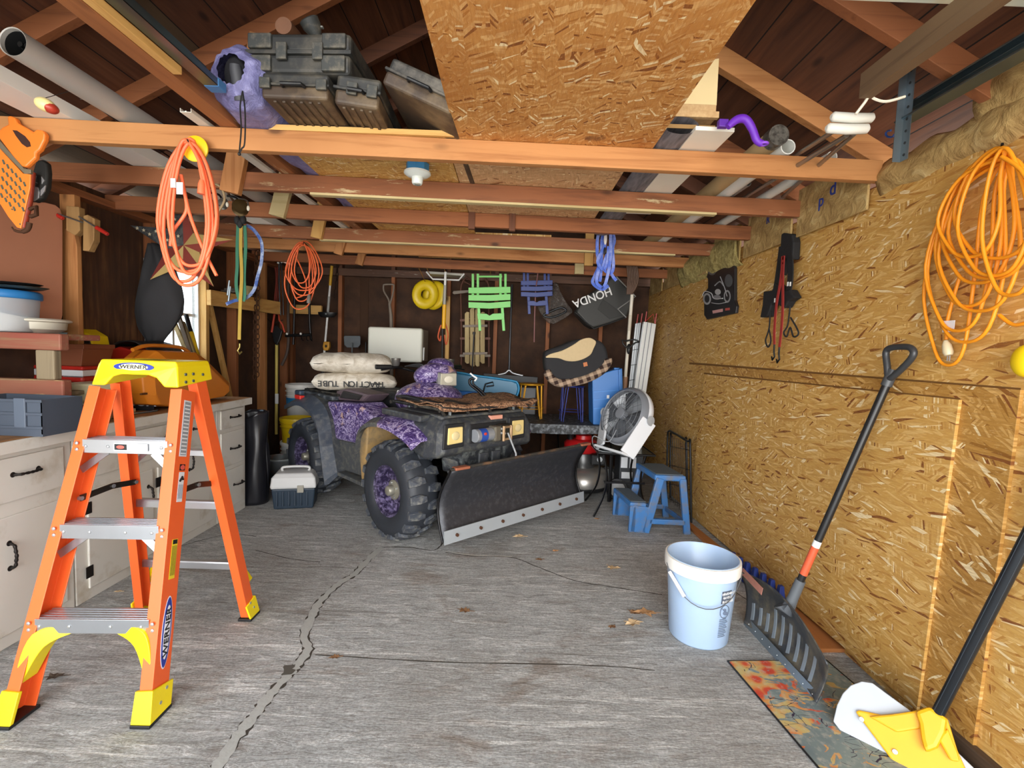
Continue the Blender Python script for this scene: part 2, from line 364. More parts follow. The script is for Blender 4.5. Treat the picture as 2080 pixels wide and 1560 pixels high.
# top plates, wall framing and kraft faced insulation above the sheet
B().bb((XR + .02, -.4, 2.0), (XR + .1, YB, 2.15)).build('top_plate', WDR['y'], wr)
KR = NT('kraft_paper'); n = KR.noise(KR.tc, 14, 6, .6, .6); KR.bump(n, .8, .02)
KRM = KR.fin(KR.ramp(n, [(.3, '#8a6a3a'), (.55, '#b5965e'), (.75, '#cdb47e')]), .8)
def bulge(y0, y1, x, z0, z1, amp, name, m, seed, parent=None):
    parent = wr
    def f(u, v):
        y = y0 + (y1 - y0) * u; z = z0 + (z1 - z0) * v; q = noise.noise(V((y * 7, z * 9, seed)))
        return V((x - amp * math.sin(PI * min(1, max(0, v))) ** .5 * (1 + .4 * q) - .01, y, z + .02 * noise.noise(V((y * 9, seed, v * 3)))))
    b = B().grid(f, 40, 12); return b.build(name, m, parent, sm=True, solid=.006)
ZE = 2.235
bulge(.35, 1.72, XR + .10, 2.10, 2.42, .12, 'insulation_batt', KRM, 1)
bulge(1.0, 2.16, XR + .04, 2.08, 2.24, .05, 'insulation_batt', KRM, 5)
prev = 2.18
for i, y in enumerate((2.74, 3.36, 3.92, 4.5, 5.1, 5.6)):
    B().bb((XR - .03, prev + .02, 2.04), (XR - .018, y - .005, 2.30)).build('insulation_paper', KRM if i != 2 else mat('#b79a5c', .9, 0, .4, 20, .6), wr, bev=.003); prev = y + .03
t = NT('fibreglass_wool'); n = t.noise(t.tc, 30, 6, .7); t.bump(n, 1, .03); WOOL = t.fin(t.ramp(n, [(.3, '#8f7a3e'), (.6, '#cdbb77'), (.8, '#e3d8a6')]), .95)
bulge(3.4, 4.6, XR + .03, 2.0, 2.3, .08, 'insulation_batt', WOOL, 9)
for (tx, ty), s_, tt in (((1692, 383), .045, 'd'), (1672, 405) and ((1668, 408), .04, 'p'), ((1560, 447), .03, 'R')):
    o = P(tx, ty, X=XR - .032); text(tt, 'printed_letter', mat('#2b3f8c', .6), wr, s_ * 2.2, frame(o, (0, -1, 0), (0, 0, 1), (-1, 0, 0)))

# ---- ceiling: sloping roof deck of wide boards on rafters
XM = (XL + XR) / 2; SL = .53
def zr(X): return ZE + SL * (min(X - XL, XR - X))
t = NT('roof_boards'); s3 = t.sep(t.tc)
bw = t.math('DIVIDE', s3[0], .165); fr = t.math('FRACT', bw); idx = t.math('FLOOR', bw)
rr = t.nd('TexWhiteNoise', {'W': idx}, noise_dimensions='1D').outputs[0]
g = t.noise(t.map(t.tc, (18, 1.2, 18)), 1, 6, .6, .4)
c = t.ramp(g, [(.3, '#45271a'), (.55, '#6e4229'), (.75, '#84563a')]); c = t.mix(t.math('MULTIPLY', rr, .55), c, '#3b261c')
c = t.mix(t.ramp(rr, [(.80, 0.0), (.81, .7)], 'CONSTANT'), c, '#584c38')
kn = t.vor(t.map(t.tc, (5, 2, 5)), 1.0, out='Distance'); c = t.mix(t.ramp(kn, [(.05, .8), (.1, 0.0)]), c, '#28150d')
gap = t.math('LESS_THAN', fr, .03); c = t.mix(gap, c, '#0b0705'); t.bump(t.math('SUBTRACT', g, gap), .6, .004)
ROOFM = t.fin(c, .8)
b = B()
for X0, X1 in ((XL - .25, XM), (XR + .25, XM)):
    z0, z1 = zr(X0) + .10, zr(XM) + .10
    b.ring([[V((X0, -.4, z0)), V((X1, -.4, z1)), V((X1, -.4, z1 + .03)), V((X0, -.4, z0 + .03))], [V((X0, 5.9, z0)), V((X1, 5.9, z1)), V((X1, 5.9, z1 + .03)), V((X0, 5.9, z0 + .03))]])
roof = b.build('ceiling', ROOFM); struct(roof)
B().bb((XM - .02, -.4, zr(XM) - .06), (XM + .02, 5.75, zr(XM) + .1)).build('ridge_board', WDK['y'], roof)
JL = [((300, 302), (1755, 373)), ((300, 378), (1609, 444)), ((391, 436), (1505, 489)), ((503, 481), (1437, 521)), ((499, 504), (1385, 545)), ((660, 536), (1335, 566))]
JY = []; joists = []
SPL = {a: wood('#955c38', '#6f4328', a, splash='#c9b68c', name='splashed_fir_' + a) for a in 'x'}
jm = [WDO['x'], SPL['x'], WDR['x'], SPL['x'], WDO['x'], WDR['x']]
PALE = wood('#cbb98a', '#a8925f', 'x', knots=False, name='pale_wood')
for i, (a, b_) in enumerate(JL):
    pa, pb = P(*a, Z=ZJ), P(*b_, Z=ZJ); k = (pb.y - pa.y) / (pb.x - pa.x)
    k = max(-.02, min(.05, k)); yr = pb.y + k * (XR - pb.x) - JW; yl = yr + k * (XL + .09 - XR)
    JY.append((yl, yr)); B_ = B()
    xl = XL + .02; B_.ring([[V((xl, yl, ZJ)), V((xl, yl + JW, ZJ)), V((xl, yl + JW, ZJ + JH)), V((xl, yl, ZJ + JH))], [V((XR - .01, yr, ZJ)), V((XR - .01, yr + JW, ZJ)), V((XR - .01, yr + JW, ZJ + JH)), V((XR - .01, yr, ZJ + JH))]])
    o = struct(B_.build('ceiling_joist', jm[i], bev=.003)); joists.append(o)
    if i in (1, 3):
        q = B(); xe = XR - (.01 if i == 3 else .3)
        q.bb((XL + .9, (yl + yr) / 2 + k * -.0 - .002, ZJ - .004), (1.1, (yl + yr) / 2 + JW, ZJ)); 
def jy(i, X): yl, yr = JY[i]; return yl + (yr - yl) * (X - XL) / (XR - XL)
print('JOISTS', [(round(a, 2), round(b_, 2)) for a, b_ in JY])
# rafters, one pair over every joist plus two nearer the door
for i, (yl, yr) in enumerate([(1.0, 1.05), (1.58, 1.62)] + JY):
    for X0, y in ((XL - .1, yl), (XR + .1, yr)):
        x0, x1 = X0, XM; z0, z1 = zr(x0), zr(XM)
        y += .042
        m = mat_r = (WDR if i % 2 else WDO)['x'] if i < 4 else WDK['x']
        if X0 < 0 and i >= 2: m = WDR['x'] if i < 4 else WDK['x']
        b = B().ring([[V((x0, y, z0 + .0)), V((x0, y + .04, z0)), V((x0, y + .04, z0 + .1)), V((x0, y, z0 + .1))], [V((x1, y, z1)), V((x1, y + .04, z1)), V((x1, y + .04, z1 + .1)), V((x1, y, z1 + .1))]])
        struct(b.build('rafter', m, bev=.002))
# hanger struts nailed between rafters and joists, on the left
for i, (x0, y0, x1, y1, w, m, q) in enumerate(((468, 392, 556, -60, 42, WDO['z'], 1), (563, 440, 640, 130, 33, PALE, 2), (643, 484, 700, 200, 24, WDY['z'], 3), (687, 517, 740, 330, 19, WDO['z'], 4), (729, 538, 770, 400, 16, WDO['z'], 5))):
    Y = jy(q, -1.4) - .022; a, c_ = P(x0, y0, Y), P(x1, y1, Y); ww = w / FPX * Y * .9
    c_ = a + (c_ - a) * min(1.0, (zr(a.x + .15) - a.z) / (c_ - a).z)
    struct(B().beam(a, c_, ww, .036, up=(0, 1, 0)).build('hanger_strut', m, bev=.002))
for i, (x0, y0, w, m, q) in enumerate(((1176, 557, 18, PALE, 5), (1195, 540, 17, WDY['z'], 4), (958, 466, 13, WDK['z'], 2), (1040, 470, 12, WDK['z'], 2))):
    Y = jy(q, .5) - .022; a = P(x0, y0, Y); c_ = a + V((-.0, 0, (.3 if i > 1 else .35))); ww = w / FPX * Y
    struct(B().beam(a, c_, ww, .036, up=(0, 1, 0)).build('hanger_strut', m, bev=.002))

# ---- attic deck sheets lying on the joists
ZD = ZJ + JH
def deck(x0, x1, y0, y1, m, name='ceiling_panel', z=ZD + .001, th=.016):
    o = B().bb((x0, y0, z), (x1, y1, z + th)).build(name, m); return struct(o)
xa = P(905, 200, Z=ZD).x; xb = P(1390, 210, Z=ZD).x
print('deck', xa, xb, P(640, 345, Z=ZD), P(555, 272, Z=ZD), P(1240, 405, Z=ZD))
deck(xa, xb, .72, jy(0, 0) + .1, OSBC)
OSB2 = osb((1, 0), light='#e0bb74', mid='#cb9b50', dark='#ab7634', ang=80, name='osb_clean')
OSB3 = osb((1, 0), light='#dfb98d', mid='#cfa476', dark='#b58a5c', ang=85, name='osb_pink')
xc = P(625, 335, Z=ZD).x
xs_ = P(935, 380, Z=ZD).x
deck(xc, xs_, jy(0, -.5) - .012, jy(3, 0) + .0, OSB2); 
deck(xs_ + .004, xb - .06, jy(0, .2) + .11, jy(2, 0) + .02, OSB3, z=ZD + .002)
deck(xc + .1, xb - .3, jy(3, 0) + .02, jy(5, 0) - .1, OSB2, z=ZD + .002)
B().bb((xc, jy(0, -.5) - .014, ZD), (xa, jy(0, -.5) + .0, ZD + .022)).build('trim_1', WDY['x'])['kind'] = 'structure'
# pale undersides of the second and fourth joists
for i, x0, x1 in ((1, -1.1, 1.1), (3, -1.5, 1.25)):
    y0_, y1_ = jy(i, x0), jy(i, x1)
    b = B().ring([[V((x0, y0_ - .002, ZJ - .012)), V((x0, y0_ + JW, ZJ - .012)), V((x0, y0_ + JW, ZJ)), V((x0, y0_ - .002, ZJ))], [V((x1, y1_ - .002, ZJ - .012)), V((x1, y1_ + JW, ZJ - .012)), V((x1, y1_ + JW, ZJ)), V((x1, y1_ - .002, ZJ))]])
    struct(b.build('trim_2', PALE, bev=.001))
# ---- overhead door pushed up under the roof, its tracks and hangers
dr = B().bb((-2.2, -1.2, 2.36), (1.42, 1.36, 2.40)).build('door_1', mat('#d8d9d6', .5, name='door_panel')); struct(dr)
B().bb((-2.2, 1.34, 2.335), (1.46, 1.375, 2.42)).build('door_edge_rail', mat('#dfe3d2', .4, .1, name='door_rail'), dr, bev=.004)
B().bb((-2.2, 1.2, 2.352), (1.46, 1.34, 2.36)).build('door_bottom_seal', mat('#e6e2b4', .5, name='cream_seal'), dr)
def track(a, b_, nm, m, w=.05):
    d = (V(b_) - V(a)).normalized(); sx = d.cross(V((0, 0, 1))).normalized(); u = sx.cross(d)
    pr = [(-.5, 0), (.5, 0), (.5, .12), (-.38, .12), (-.38, .9), (.2, .9), (.2, 1), (-.5, 1)]
    b = B().ring([[V(q) + sx * w * i + u * w * j for i, j in pr] for q in (a, b_)]); return b.build(nm, m, bev=.001)
TRM = mat('#71848d', .3, .9, .25, 14, name='blue_grey_steel')
p1, p2 = P(1832, 252, X=1.42), P(2079, 112, X=1.42); d = (p2 - p1).normalized()
print('track', p1, p2)
tag(track(p1, p1 + d * 1.6, 'door_track', TRM, .06), 'blue-grey steel overhead door track running out above right wall', 'door track')
bmX = P(450, 262, Z=ZD).x
print('beam x', bmX)
# ================================================================== THINGS UP IN THE ROOF, LEFT
def plane_y(Y): return (V((0, Y, 0)), V((0, 1, 0)))
beam_x = P(468, 262, Z=ZD).x
BM = wood('#9c6238', '#6b3d22', 'y', splash='#c9b08a', name='scuffed_beam')
o = B().bb((beam_x - .035, .8, ZD + .002), (beam_x + .035, 4.7, ZD + .12)).build('long_timber', BM, bev=.003)
tag(o, 'long scuffed timber laid across the ceiling joists under the blue-grey track', 'timber')
xs2 = beam_x + .037; zs = P(352, 160, X=xs2)
o = B().bb((xs2, .8, ZD + .004), (xs2 + .03, zs.y, ZD + .03)).build('wood_strip', WDY['y'], bev=.002)
tag(o, 'yellow pine strip with a sawn end on the long scuffed timber', 'wood strip')
xt = beam_x + .07; p1 = P(418, 200, X=xt); print('track left', p1, zs, beam_x)
p1 = V((xt, p1.y, ZD + .05)); T0 = thing('door_track', 'blue-grey steel track beside the long scuffed timber, left roof', 'door track', p1)
tb = B(); tb.bb((xt, p1.y - 1.3, ZD + .03), (xt + .003, p1.y, ZD + .10)); tb.bb((xt, p1.y - 1.3, ZD + .03), (xt + .05, p1.y, ZD + .033)); tb.bb((xt + .047, p1.y - 1.3, ZD + .03), (xt + .05, p1.y, ZD + .055)); tb.bb((xt + .0, p1.y - 1.3, ZD + .055), (xt + .012, p1.y, ZD + .06)); tb.build('rail', TRM, T0)
B().bb((xt - .003, p1.y - .01, ZD + .028), (xt + .053, p1.y + .04, ZD + .06)).build('end_stop', mat('#3f78b0', .5, name='blue_paint'), T0, bev=.004)
# grey storage tube
a = P(28, 86, Z=2.29); b_ = V((a.x - .02, 4.1, 2.285)); d = (b_ - a).normalized()
T0 = thing('storage_tube', 'large grey plastic tube full of rods, its round mouth at upper left', 'tube', a)
M3 = Matrix((V((1, 0, 0)), V((0, 0, 1)), V((0, 1, 0)))).transposed()
b = B(); L = (b_ - a).length
B().ring([[a + d * s + (V((math.cos(q), 0, math.sin(q)))) * .0422 for q in (2 * PI * k / 32 for k in range(32))] for s in (.010, 1.4)], caps=False).build('inner_shade', mat('#0f0f10', .7), T0, sm=True)  # near-black sleeve added to paint the shade inside the tube
b.ring([[a + d * s + (V((math.cos(q), 0, math.sin(q)))) * r for q in (2 * PI * k / 32 for k in range(32))] for s, r in ((L, .046), (0, .046), (-.004, .0455), (-.002, .0425), (.012, .042))], caps=False)
b.build('tube_body', mat('#a9a59f', .45, .1, .1, 8, name='grey_pipe'), T0, sm=True)
b = B()
for k in range(7):
    q = rnd(0, 6.28); r = rnd(.008, .03); c = a + d * .06 + V((math.cos(q) * r, 0, math.sin(q) * r)); b.cyl(c + d * rnd(-.04, .02), c + d * .4, rnd(.004, .009), n=8)
b.cyl(a + d * 1.3, a + d * 1.32, .041, n=20); b.build('rods_inside', mat('#101111', .4, .3), T0, sm=True)
# white vinyl gutter lengths
def channel(name, label, X, z, w, y0, y1, grp=None, col='#dcdad0'):
    pr = [(-.5, 0), (-.5, .35), (-.44, .35), (-.44, .06), (-.1, .06), (-.06, .14), (.06, .14), (.1, .06), (.44, .06), (.44, .35), (.5, .35), (.5, 0)]
    o = B().ring([[V((X + i * w, y, z + j * w)) for i, j in pr] for y in (y0, y1)]).build(name, mat(col, .4, 0, .1, 5), bev=.001)
    return tag(o, label, 'gutter', grp)
channel('gutter_length', 'wide white vinyl gutter length lying on joists at far left', -1.93, 2.24, .16, .9, 4.3, col='#efede6')
xg = P(560, 360, Z=2.245).x; channel('gutter_length', 'narrow white gutter length beside the long scuffed timber', beam_x - .10, 2.239, .045, 1.95, 3.9)
# fishing rods
def rod(px0, px1, Z0, label, rings, bob=False, far=3.9):
    a = P(*px0, Z=Z0); c = P(*px1, Z=Z0 + .01); d = (c - a); c = a + d * ((far - a.y) / d.y); mid = (a + c) / 2 - V((0, 0, .01))
    T0 = thing('fishing_rod', label, 'fishing rod', a, 'fishing rods on the joists')
    B().tube(cr([a, mid, c], 6), [.0025 + .004 * k / 12 for k in range(13)], 6).build('rod_blank', mat('#3a1d17', .25, .2, name='rod_lacquer'), T0, sm=True)
    for s in rings:
        q = a.lerp(c, s); r = .006 + .006 * s; b = B(); b.tube([q + V((math.cos(k) * r, 0, -r * 1.2 + math.sin(k) * r)) for k in (2 * PI * j / 10 for j in range(10))], .0012, 5, closed=True)
        b.build('line_guide', mat('#c9ccd0', .2, .9), T0, sm=True)
    return T0
rod((-40, 140), (300, 285), 2.33, 'dark red fishing rod with a ring guide, nearest the left edge', (.1, .22, .5))
rod((52, 180), (350, 330), 2.335, 'dark fishing rod running under the big grey tube', (.02, .3, .42, .55, .7))
rod((150, 185), (330, 306), 2.325, 'thin dark fishing rod crossing below the grey tube', (.02, .4, .6))
c = P(92, 213, Y=1.75); T0 = thing('fishing_float', 'cream and red fishing float hanging from a rod tip', 'fishing float', c)
B().sph(c, (.033, .026, .023), 18, 12, Matrix.Rotation(.35, 3, 'Y')).build('float_body', mat('#efdf9c', .35, name='cream_float'), T0, sm=True)
B().sph(c + V((.014, .004, -.008)), (.024, .0245, .0185), 18, 12, Matrix.Rotation(.35, 3, 'Y')).build('red_half', mat('#b03a2a', .35), T0, sm=True)
a = P(92, 213, Y=1.75)
B().tube([a + V((-.01, 0, .02)), V((a.x - .005, 1.95, 2.33))], .0012, 5).build('line', BLK, T0)
# purple sleeping bag in its sack
Xb = P(505, 225, 1.98).x; zc = 2.237 + .125
def sack(u, v):
    prof = [(1.86, .055), (1.875, .085), (1.93, .125), (2.03, .135), (2.3, .128), (2.8, .12), (3.3, .115), (3.5, .05), (3.52, .01)]
    k = u * (len(prof) - 1); i = min(int(k), len(prof) - 2); f = k - i; y = prof[i][0] * (1 - f) + prof[i + 1][0] * f; r = prof[i][1] * (1 - f) + prof[i + 1][1] * f
    q = v * 2 * PI; w = noise.noise(V((math.cos(q) * 2.5, y * 6, math.sin(q) * 2.5)))
    ruff = .045 * math.sin(q * 13 + 2 * math.sin(q * 3)) * max(0, 1 - (y - 1.86) / .1)
    r *= 1 + .16 * w + ruff
    return V((Xb + r * math.cos(q) * .92, y, max(2.239, zc + r * math.sin(q) * (.95 if math.sin(q) > 0 else 1.02))))
T0 = thing('sleeping_bag_sack', 'purple drawstring sack bulging over the nearest joist', 'bag', (Xb, 1.9, 2.24))
t = NT('purple_nylon'); n = t.noise(t.tc, 16, 6, .7, .8); t.bump(n, .9, .015); PN = t.fin(t.ramp(n, [(.3, '#57557f'), (.55, '#7b79a8'), (.8, '#a5a4c8')]), .42)
B().grid(sack, 48, 84).build('sack_body', PN, T0, sm=True)
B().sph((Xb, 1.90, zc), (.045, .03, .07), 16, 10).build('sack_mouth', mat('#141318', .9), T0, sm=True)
pa = P(488, 150, 1.9); B().lathe([(.012, 0), (.02, .0), (.022, .1), (.018, .12)], pa - V((0, 0, .1)), 14, Matrix.Rotation(.3, 3, 'X')).build('rolled_end', mat('#44454a', .6), T0, sm=True)
q = [P(x, y, 1.85) for x, y in ((493, 185), (488, 215), (490, 260), (487, 300), (486, 312))]; B().tube(cr(q), .0028, 6).build('drawstring', BLK, T0, sm=True)
q = [P(x, y, 1.85) for x, y in ((493, 185), (498, 230), (497, 290), (491, 302), (486, 312))]; B().tube(cr(q), .0028, 6).build('drawstring', BLK, T0, sm=True)
B().sph(P(486, 313, 1.85), .006, 10, 8).build('cord_lock', BLK, T0, sm=True)
# hard cases
DST = mat('#2b2c2b', .55, 0, .3, 30, .2, dirt='#5c564a', dsc=5, damt=.3, name='dusty_black_plastic')
DST2 = mat('#3a3c3a', .6, 0, .3, 24, .3, dirt='#78705f', dsc=9, damt=.3, name='dusty_grey_plastic')
DST3 = mat('#46382d', .55, 0, .3, 20, .3, dirt='#75634a', dsc=4, damt=.35, name='muddy_plastic')
def case(name, label, o, w, h, L, roll=0.0, yaw=0.0, ribs=0, latch=(-.3, .3), grp=None, m=DST, pads=True, under=None):
    T_ = Matrix.Translation(o) @ Matrix.Rotation(yaw, 4, 'Z') @ Matrix.Rotation(roll, 4, 'Y')
    T0 = thing(name, label, 'case', o, grp)
    B(T_).bb((-w / 2, 0, 0), (w / 2, L, h * .5)).build('lower_shell', under or m, T0, bev=min(w, h) * .12, seg=3)
    B(T_).bb((-w / 2, 0.004, h * .5), (w / 2, L, h)).build('upper_shell', m, T0, bev=min(w, h) * .12, seg=3)
    B(T_).bb((-w / 2 - .006, -.008, h * .46), (w / 2 + .006, L + .008, h * .56)).build('rim', m, T0, bev=.003)
    if pads:
        for x in (-.36, .36):
            B(T_).bb((x * w - .13 * w, -.012, h * .05), (x * w + .1 * w, .01, h * .42)).build('corner_pad', DST2, T0, bev=.005)
            B(T_).bb((x * w - .13 * w, -.008, h * .6), (x * w + .1 * w, .01, h * .95)).build('corner_pad', DST2, T0, bev=.005)
    for x in latch: B(T_).bb((x * w - .02, -.018, h * .3), (x * w + .02, -.004, h * .7)).build('latch', DST2, T0, bev=.003)
    if not pads: B(T_).tube([(-.16 * w, -.008, h * .42), (-.15 * w, -.03, h * .4), (.15 * w, -.03, h * .4), (.16 * w, -.008, h * .42)], .007, 8).build('handle', BLK, T0, sm=True)
    for k in range(ribs):
        x = (-.5 + (k + .5) / ribs) * w * .8; B(T_).bb((x - .006, .02, -.006), (x + .006, L - .02, .004)).build('rib', DST3, T0, bev=.002)
    return T0
dz = ZD + .018; a = P(598, 226, Y=1.86)
case('rifle_case', 'long flat dark case with grooved underside, next to the purple sack', (a.x, 1.86, 2.262), .25, .095, 1.15, yaw=.0, ribs=6, latch=(-.42, .42), pads=False, grp='hard cases on the joists', under=DST3)
a = P(715, 226, Y=1.86)
case('rifle_case', 'long dark muddy case lying in the middle of the row of cases', (a.x, 1.9, 2.262), .17, .115, 1.1, roll=.1, yaw=.03, ribs=4, latch=(-.1, .35), pads=False, grp='hard cases on the joists', under=DST3)
a = P(775, 200, Y=1.86)
T_ = Matrix.Translation(a)
case('rifle_case', 'dusty black case propped at a tilt beside the roof OSB sheet', (a.x + .125, 1.87, 2.285), .285, .105, 1.1, roll=.40, yaw=-.04, ribs=0, latch=(), pads=False, grp='hard cases on the joists', m=mat('#2e2d2b', .6, 0, .4, 40, .4, dirt='#6c665c', dsc=7, damt=.45, name='speckled_black'), under=DST3)
a = P(613, 180, Y=1.93)
case('tool_case', 'big black moulded case lying on top of two flat cases', (a.x, 1.90, 2.372), .40, .155, .42, yaw=-.05, latch=(-.15, .2), grp='hard cases on the joists')
c = P(590, 84, Y=2.0); T0 = thing('game_call', 'brown turned wooden tube end resting on the big black case', 'game call', (c.x, 2.0, 2.53))
Mx = Matrix.Rotation(PI / 2, 3, 'X')
B().lathe([(.032, .12), (.04, .04), (.036, .02), (.043, 0), (.043, -.012), (.03, -.016), (.028, -.004), (.015, -.004), (.012, -.014), (.001, -.014)], (c.x, 2.06, 2.572), 24, Mx).build('barrel', mat('#80563c', .5, 0, .4, 20), T0, sm=True)
B().bb((c.x + .0, 2.02, 2.575), (c.x + .02, 2.03, 2.59)).build('mouthpiece', mat('#c99368', .5), T0, bev=.003)
c = P(643, 86, Y=2.0); T0 = thing('flashlight', 'dark grey flashlight head standing on the big black case', 'flashlight', (c.x, 2.0, 2.53))
B().lathe([(.02, -.04), (.022, .0), (.036, .03), (.038, .055), (.03, .06), (.001, .052)], (c.x, 2.0, 2.575), 20, Matrix.Rotation(.5, 3, 'X') @ Matrix.Rotation(-.4, 3, 'Y')).build('head', DST2, T0, sm=True)
B().bb((c.x - .03, 1.985, 2.60), (c.x + .03, 2.0, 2.606)).build('lens_bar', mat('#8f8f88', .4), T0, bev=.002)

# fishing reels between the second and third joists
def reel(px_, Y, label, m, s=1.0):
    c = P(*px_, Y); T0 = thing('fishing_reel', label, 'fishing reel', c)
    B().lathe([(.001, -.02), (.03, -.02), (.032, -.012), (.022, -.008), (.022, .008), (.032, .012), (.028, .022), (.001, .026)], c, 20, Matrix.Rotation(1.2, 3, 'X') @ Matrix.Rotation(.5, 3, 'Y') @ Matrix.Scale(s, 3)).build('spool', m, T0, sm=True)
    B().tube(cr([c + V((.01, -.03, .03)) * s, c + V((.05, -.04, .02)) * s, c + V((.06, -.045, -.01)) * s]), .004, 6).build('crank', mat('#77736b', .3, .8), T0, sm=True)
    B().sph(c + V((.062, -.05, -.015)) * s, (.008, .008, .014), 10, 8).build('knob', mat('#d8d2c0', .4), T0, sm=True)
    B().tube(cr([c + V((0, 0, .02)), c + V((-.02, 0, .05)), c + V((-.07, 0, .06))]), .006, 6).build('reel_foot', BLKM, T0, sm=True)
reel((488, 422), 2.62, 'dark brass fishing reel above the green straps', mat('#5b4a2c', .35, .7, .4, 40, name='dark_brass'), 1.25)
reel((452, 415), 2.66, 'silver fishing reel behind the orange cord', mat('#8f8c84', .3, .8), .8)
q = [P(x, y, 2.55) for x, y in ((428, 372), (448, 380), (456, 405), (445, 428), (440, 432))]
o = B().tube(cr(q, 5), [.006] * 16 + [.009] * 5, 8).build('utility_hook', mat('#a78f6a', .6, 0, .4, 40, name='tan_rubber'), sm=True); tag(o, 'tan rubber coated hook screwed under the second joist', 'hook')

# lamp holder on a blue ceiling box
c = P(850, 350, jy(0, -.4) + .25); zb = ZD - .055; Yl = (c.y)
c = P(848, 352, Z=ZD - .05); T0 = thing('lamp_holder', 'white porcelain lamp holder on a blue junction box under the deck', 'light fixture', c)
B().lathe([(.055, 0), (.055, .045), (.001, .045)], c, 8).build('junction_box', mat('#3f8fc9', .5, name='blue_box'), T0)
B().lathe([(.001, -.052), (.022, -.052), (.026, -.045), (.028, -.02), (.05, -.014), (.064, -.004), (.064, .004), (.001, .005)][::-1], c, 28).build('porcelain_base', mat('#dfe6e2', .25, name='porcelain'), T0, sm=True)
B().lathe([(.014, -.056), (.014, -.05), (.001, -.05)], c, 12).build('socket', mat('#8a8a80', .4), T0)

# ================================================================== THINGS UP IN THE ROOF, RIGHT
CB = NT('cardboard'); n = CB.noise(CB.tc, 60, 3); CBM = CB.fin(CB.ramp(n, [(.3, '#b99465'), (.7, '#cdab7c')]), .85)
CBL = mat('#e6cd98', .8, 0, .1, 8, name='pale_cardboard')
xa_ = .60; a = P(1460, 225, Z=2.42)
T0 = thing('cardboard_box', 'tall cardboard carton beside the big roof OSB sheet', 'box', (.74, 2.2, ZD))
Yc = 2.0; f0 = P(1345, 268, Y=Yc); f1 = P(1456, 212, Y=Yc); f0.z = 2.312
B().bb((f0.x, Yc, f0.z), (f1.x, 2.2, f1.z)).build('carton', CBM, T0, bev=.004)
B().prism([P(x, y, Y=Yc + .001) for x, y in ((1345, 214), (1456, 214), (1461, 118), (1400, 130))], (0, .15, 0)).build('top_flap', CBL, T0, bev=.002)
B().bb((f0.x, Yc - .004, P(1400, 262, Y=Yc).z), (f1.x - .002, Yc, P(1400, 254, Y=Yc).z)).build('tape_band', mat('#a07c4c', .4), T0)
B().bb((f0.x, Yc - .02, f0.z - .004), (f1.x + .004, Yc, f0.z + .02)).build('bottom_flap', CBM, T0)
t = NT('grey_foam'); n = t.noise(t.map(t.tc, (40, 6, 40)), 1, 5); t.bump(n, .5, .01); FOAM = t.fin(t.ramp(n, [(.3, '#57555a'), (.7, '#8a868c')]), .9)
xf = P(1272, 392, Z=ZD + .06)
def roll(u, v):
    q = v * 2 * PI; r = .07 * (1 + .07 * noise.noise(V((math.cos(q) * 2, u * 5, math.sin(q) * 2)))); return V((xb + .072 + r * math.cos(q), 1.98 + u * 1.7, ZD + .036 + r * .48 * math.sin(q)))
tag(B().grid(roll, 30, 28).build('foam_roll', FOAM, sm=True), 'dark grey foam mat rolled up at the edge of the roof deck', 'foam mat')
# white shelf board, tilted
q = [P(1362, 320, Z=2.243), P(1440, 322, Z=2.243), P(1492, 268, Z=2.243), P(1413, 264, Z=2.243)]
n_ = (q[1] - q[0]).cross(q[3] - q[0]).normalized(); dd = (q[0] - q[3]); far = [q[3], q[2], q[2] + dd * 5, q[3] + dd * 5]
z0_ = [V((p.x, p.y, p.z)) for p in far]
tag(B().prism([q[3], q[2], V((q[2].x - .0, 3.1, 2.243)), V((q[3].x - .0, 3.1, 2.243))], (0, 0, .016)).build('shelf_board', mat('#eee9dc', .5, 0, .06, name='white_melamine'), bev=.001), 'white melamine board sticking out over the nearest joist', 'shelf board')
# purple scraper handle
q = [P(x, y, Y=1.875) for x, y in ((1478, 258), (1497, 243), (1515, 243), (1528, 262), (1537, 285), (1548, 292))]
T0 = thing('ice_scraper', 'purple curved plastic scraper handle above the nearest joist', 'scraper', q[0])
B().tube(cr(q, 6), [.011, .012, .013, .014, .015, .015] + [.0155] * 6 + [.015] * 6 + [.014] * 6 + [.013] * 6 + [.012], 12).build('grip', mat('#6a2bb8', .5, 0, .1, 60, .3, name='purple_plastic'), T0, sm=True)
c = P(1551, 292, Y=1.875); B().tube([c + V((math.cos(k) * .014, math.sin(k) * .014, 0)) for k in (2 * PI * j / 16 for j in range(16))], .005, 8, closed=True).build('end_loop', mat('#8d4fd6', .5), T0, sm=True)
B().bb(V((q[0].x - .03, q[0].y + .005, 2.2575)), V((q[0].x + .006, q[0].y + .03, q[0].z + .004))).build('blade', mat('#5b2a9c', .4), T0, bev=.003)
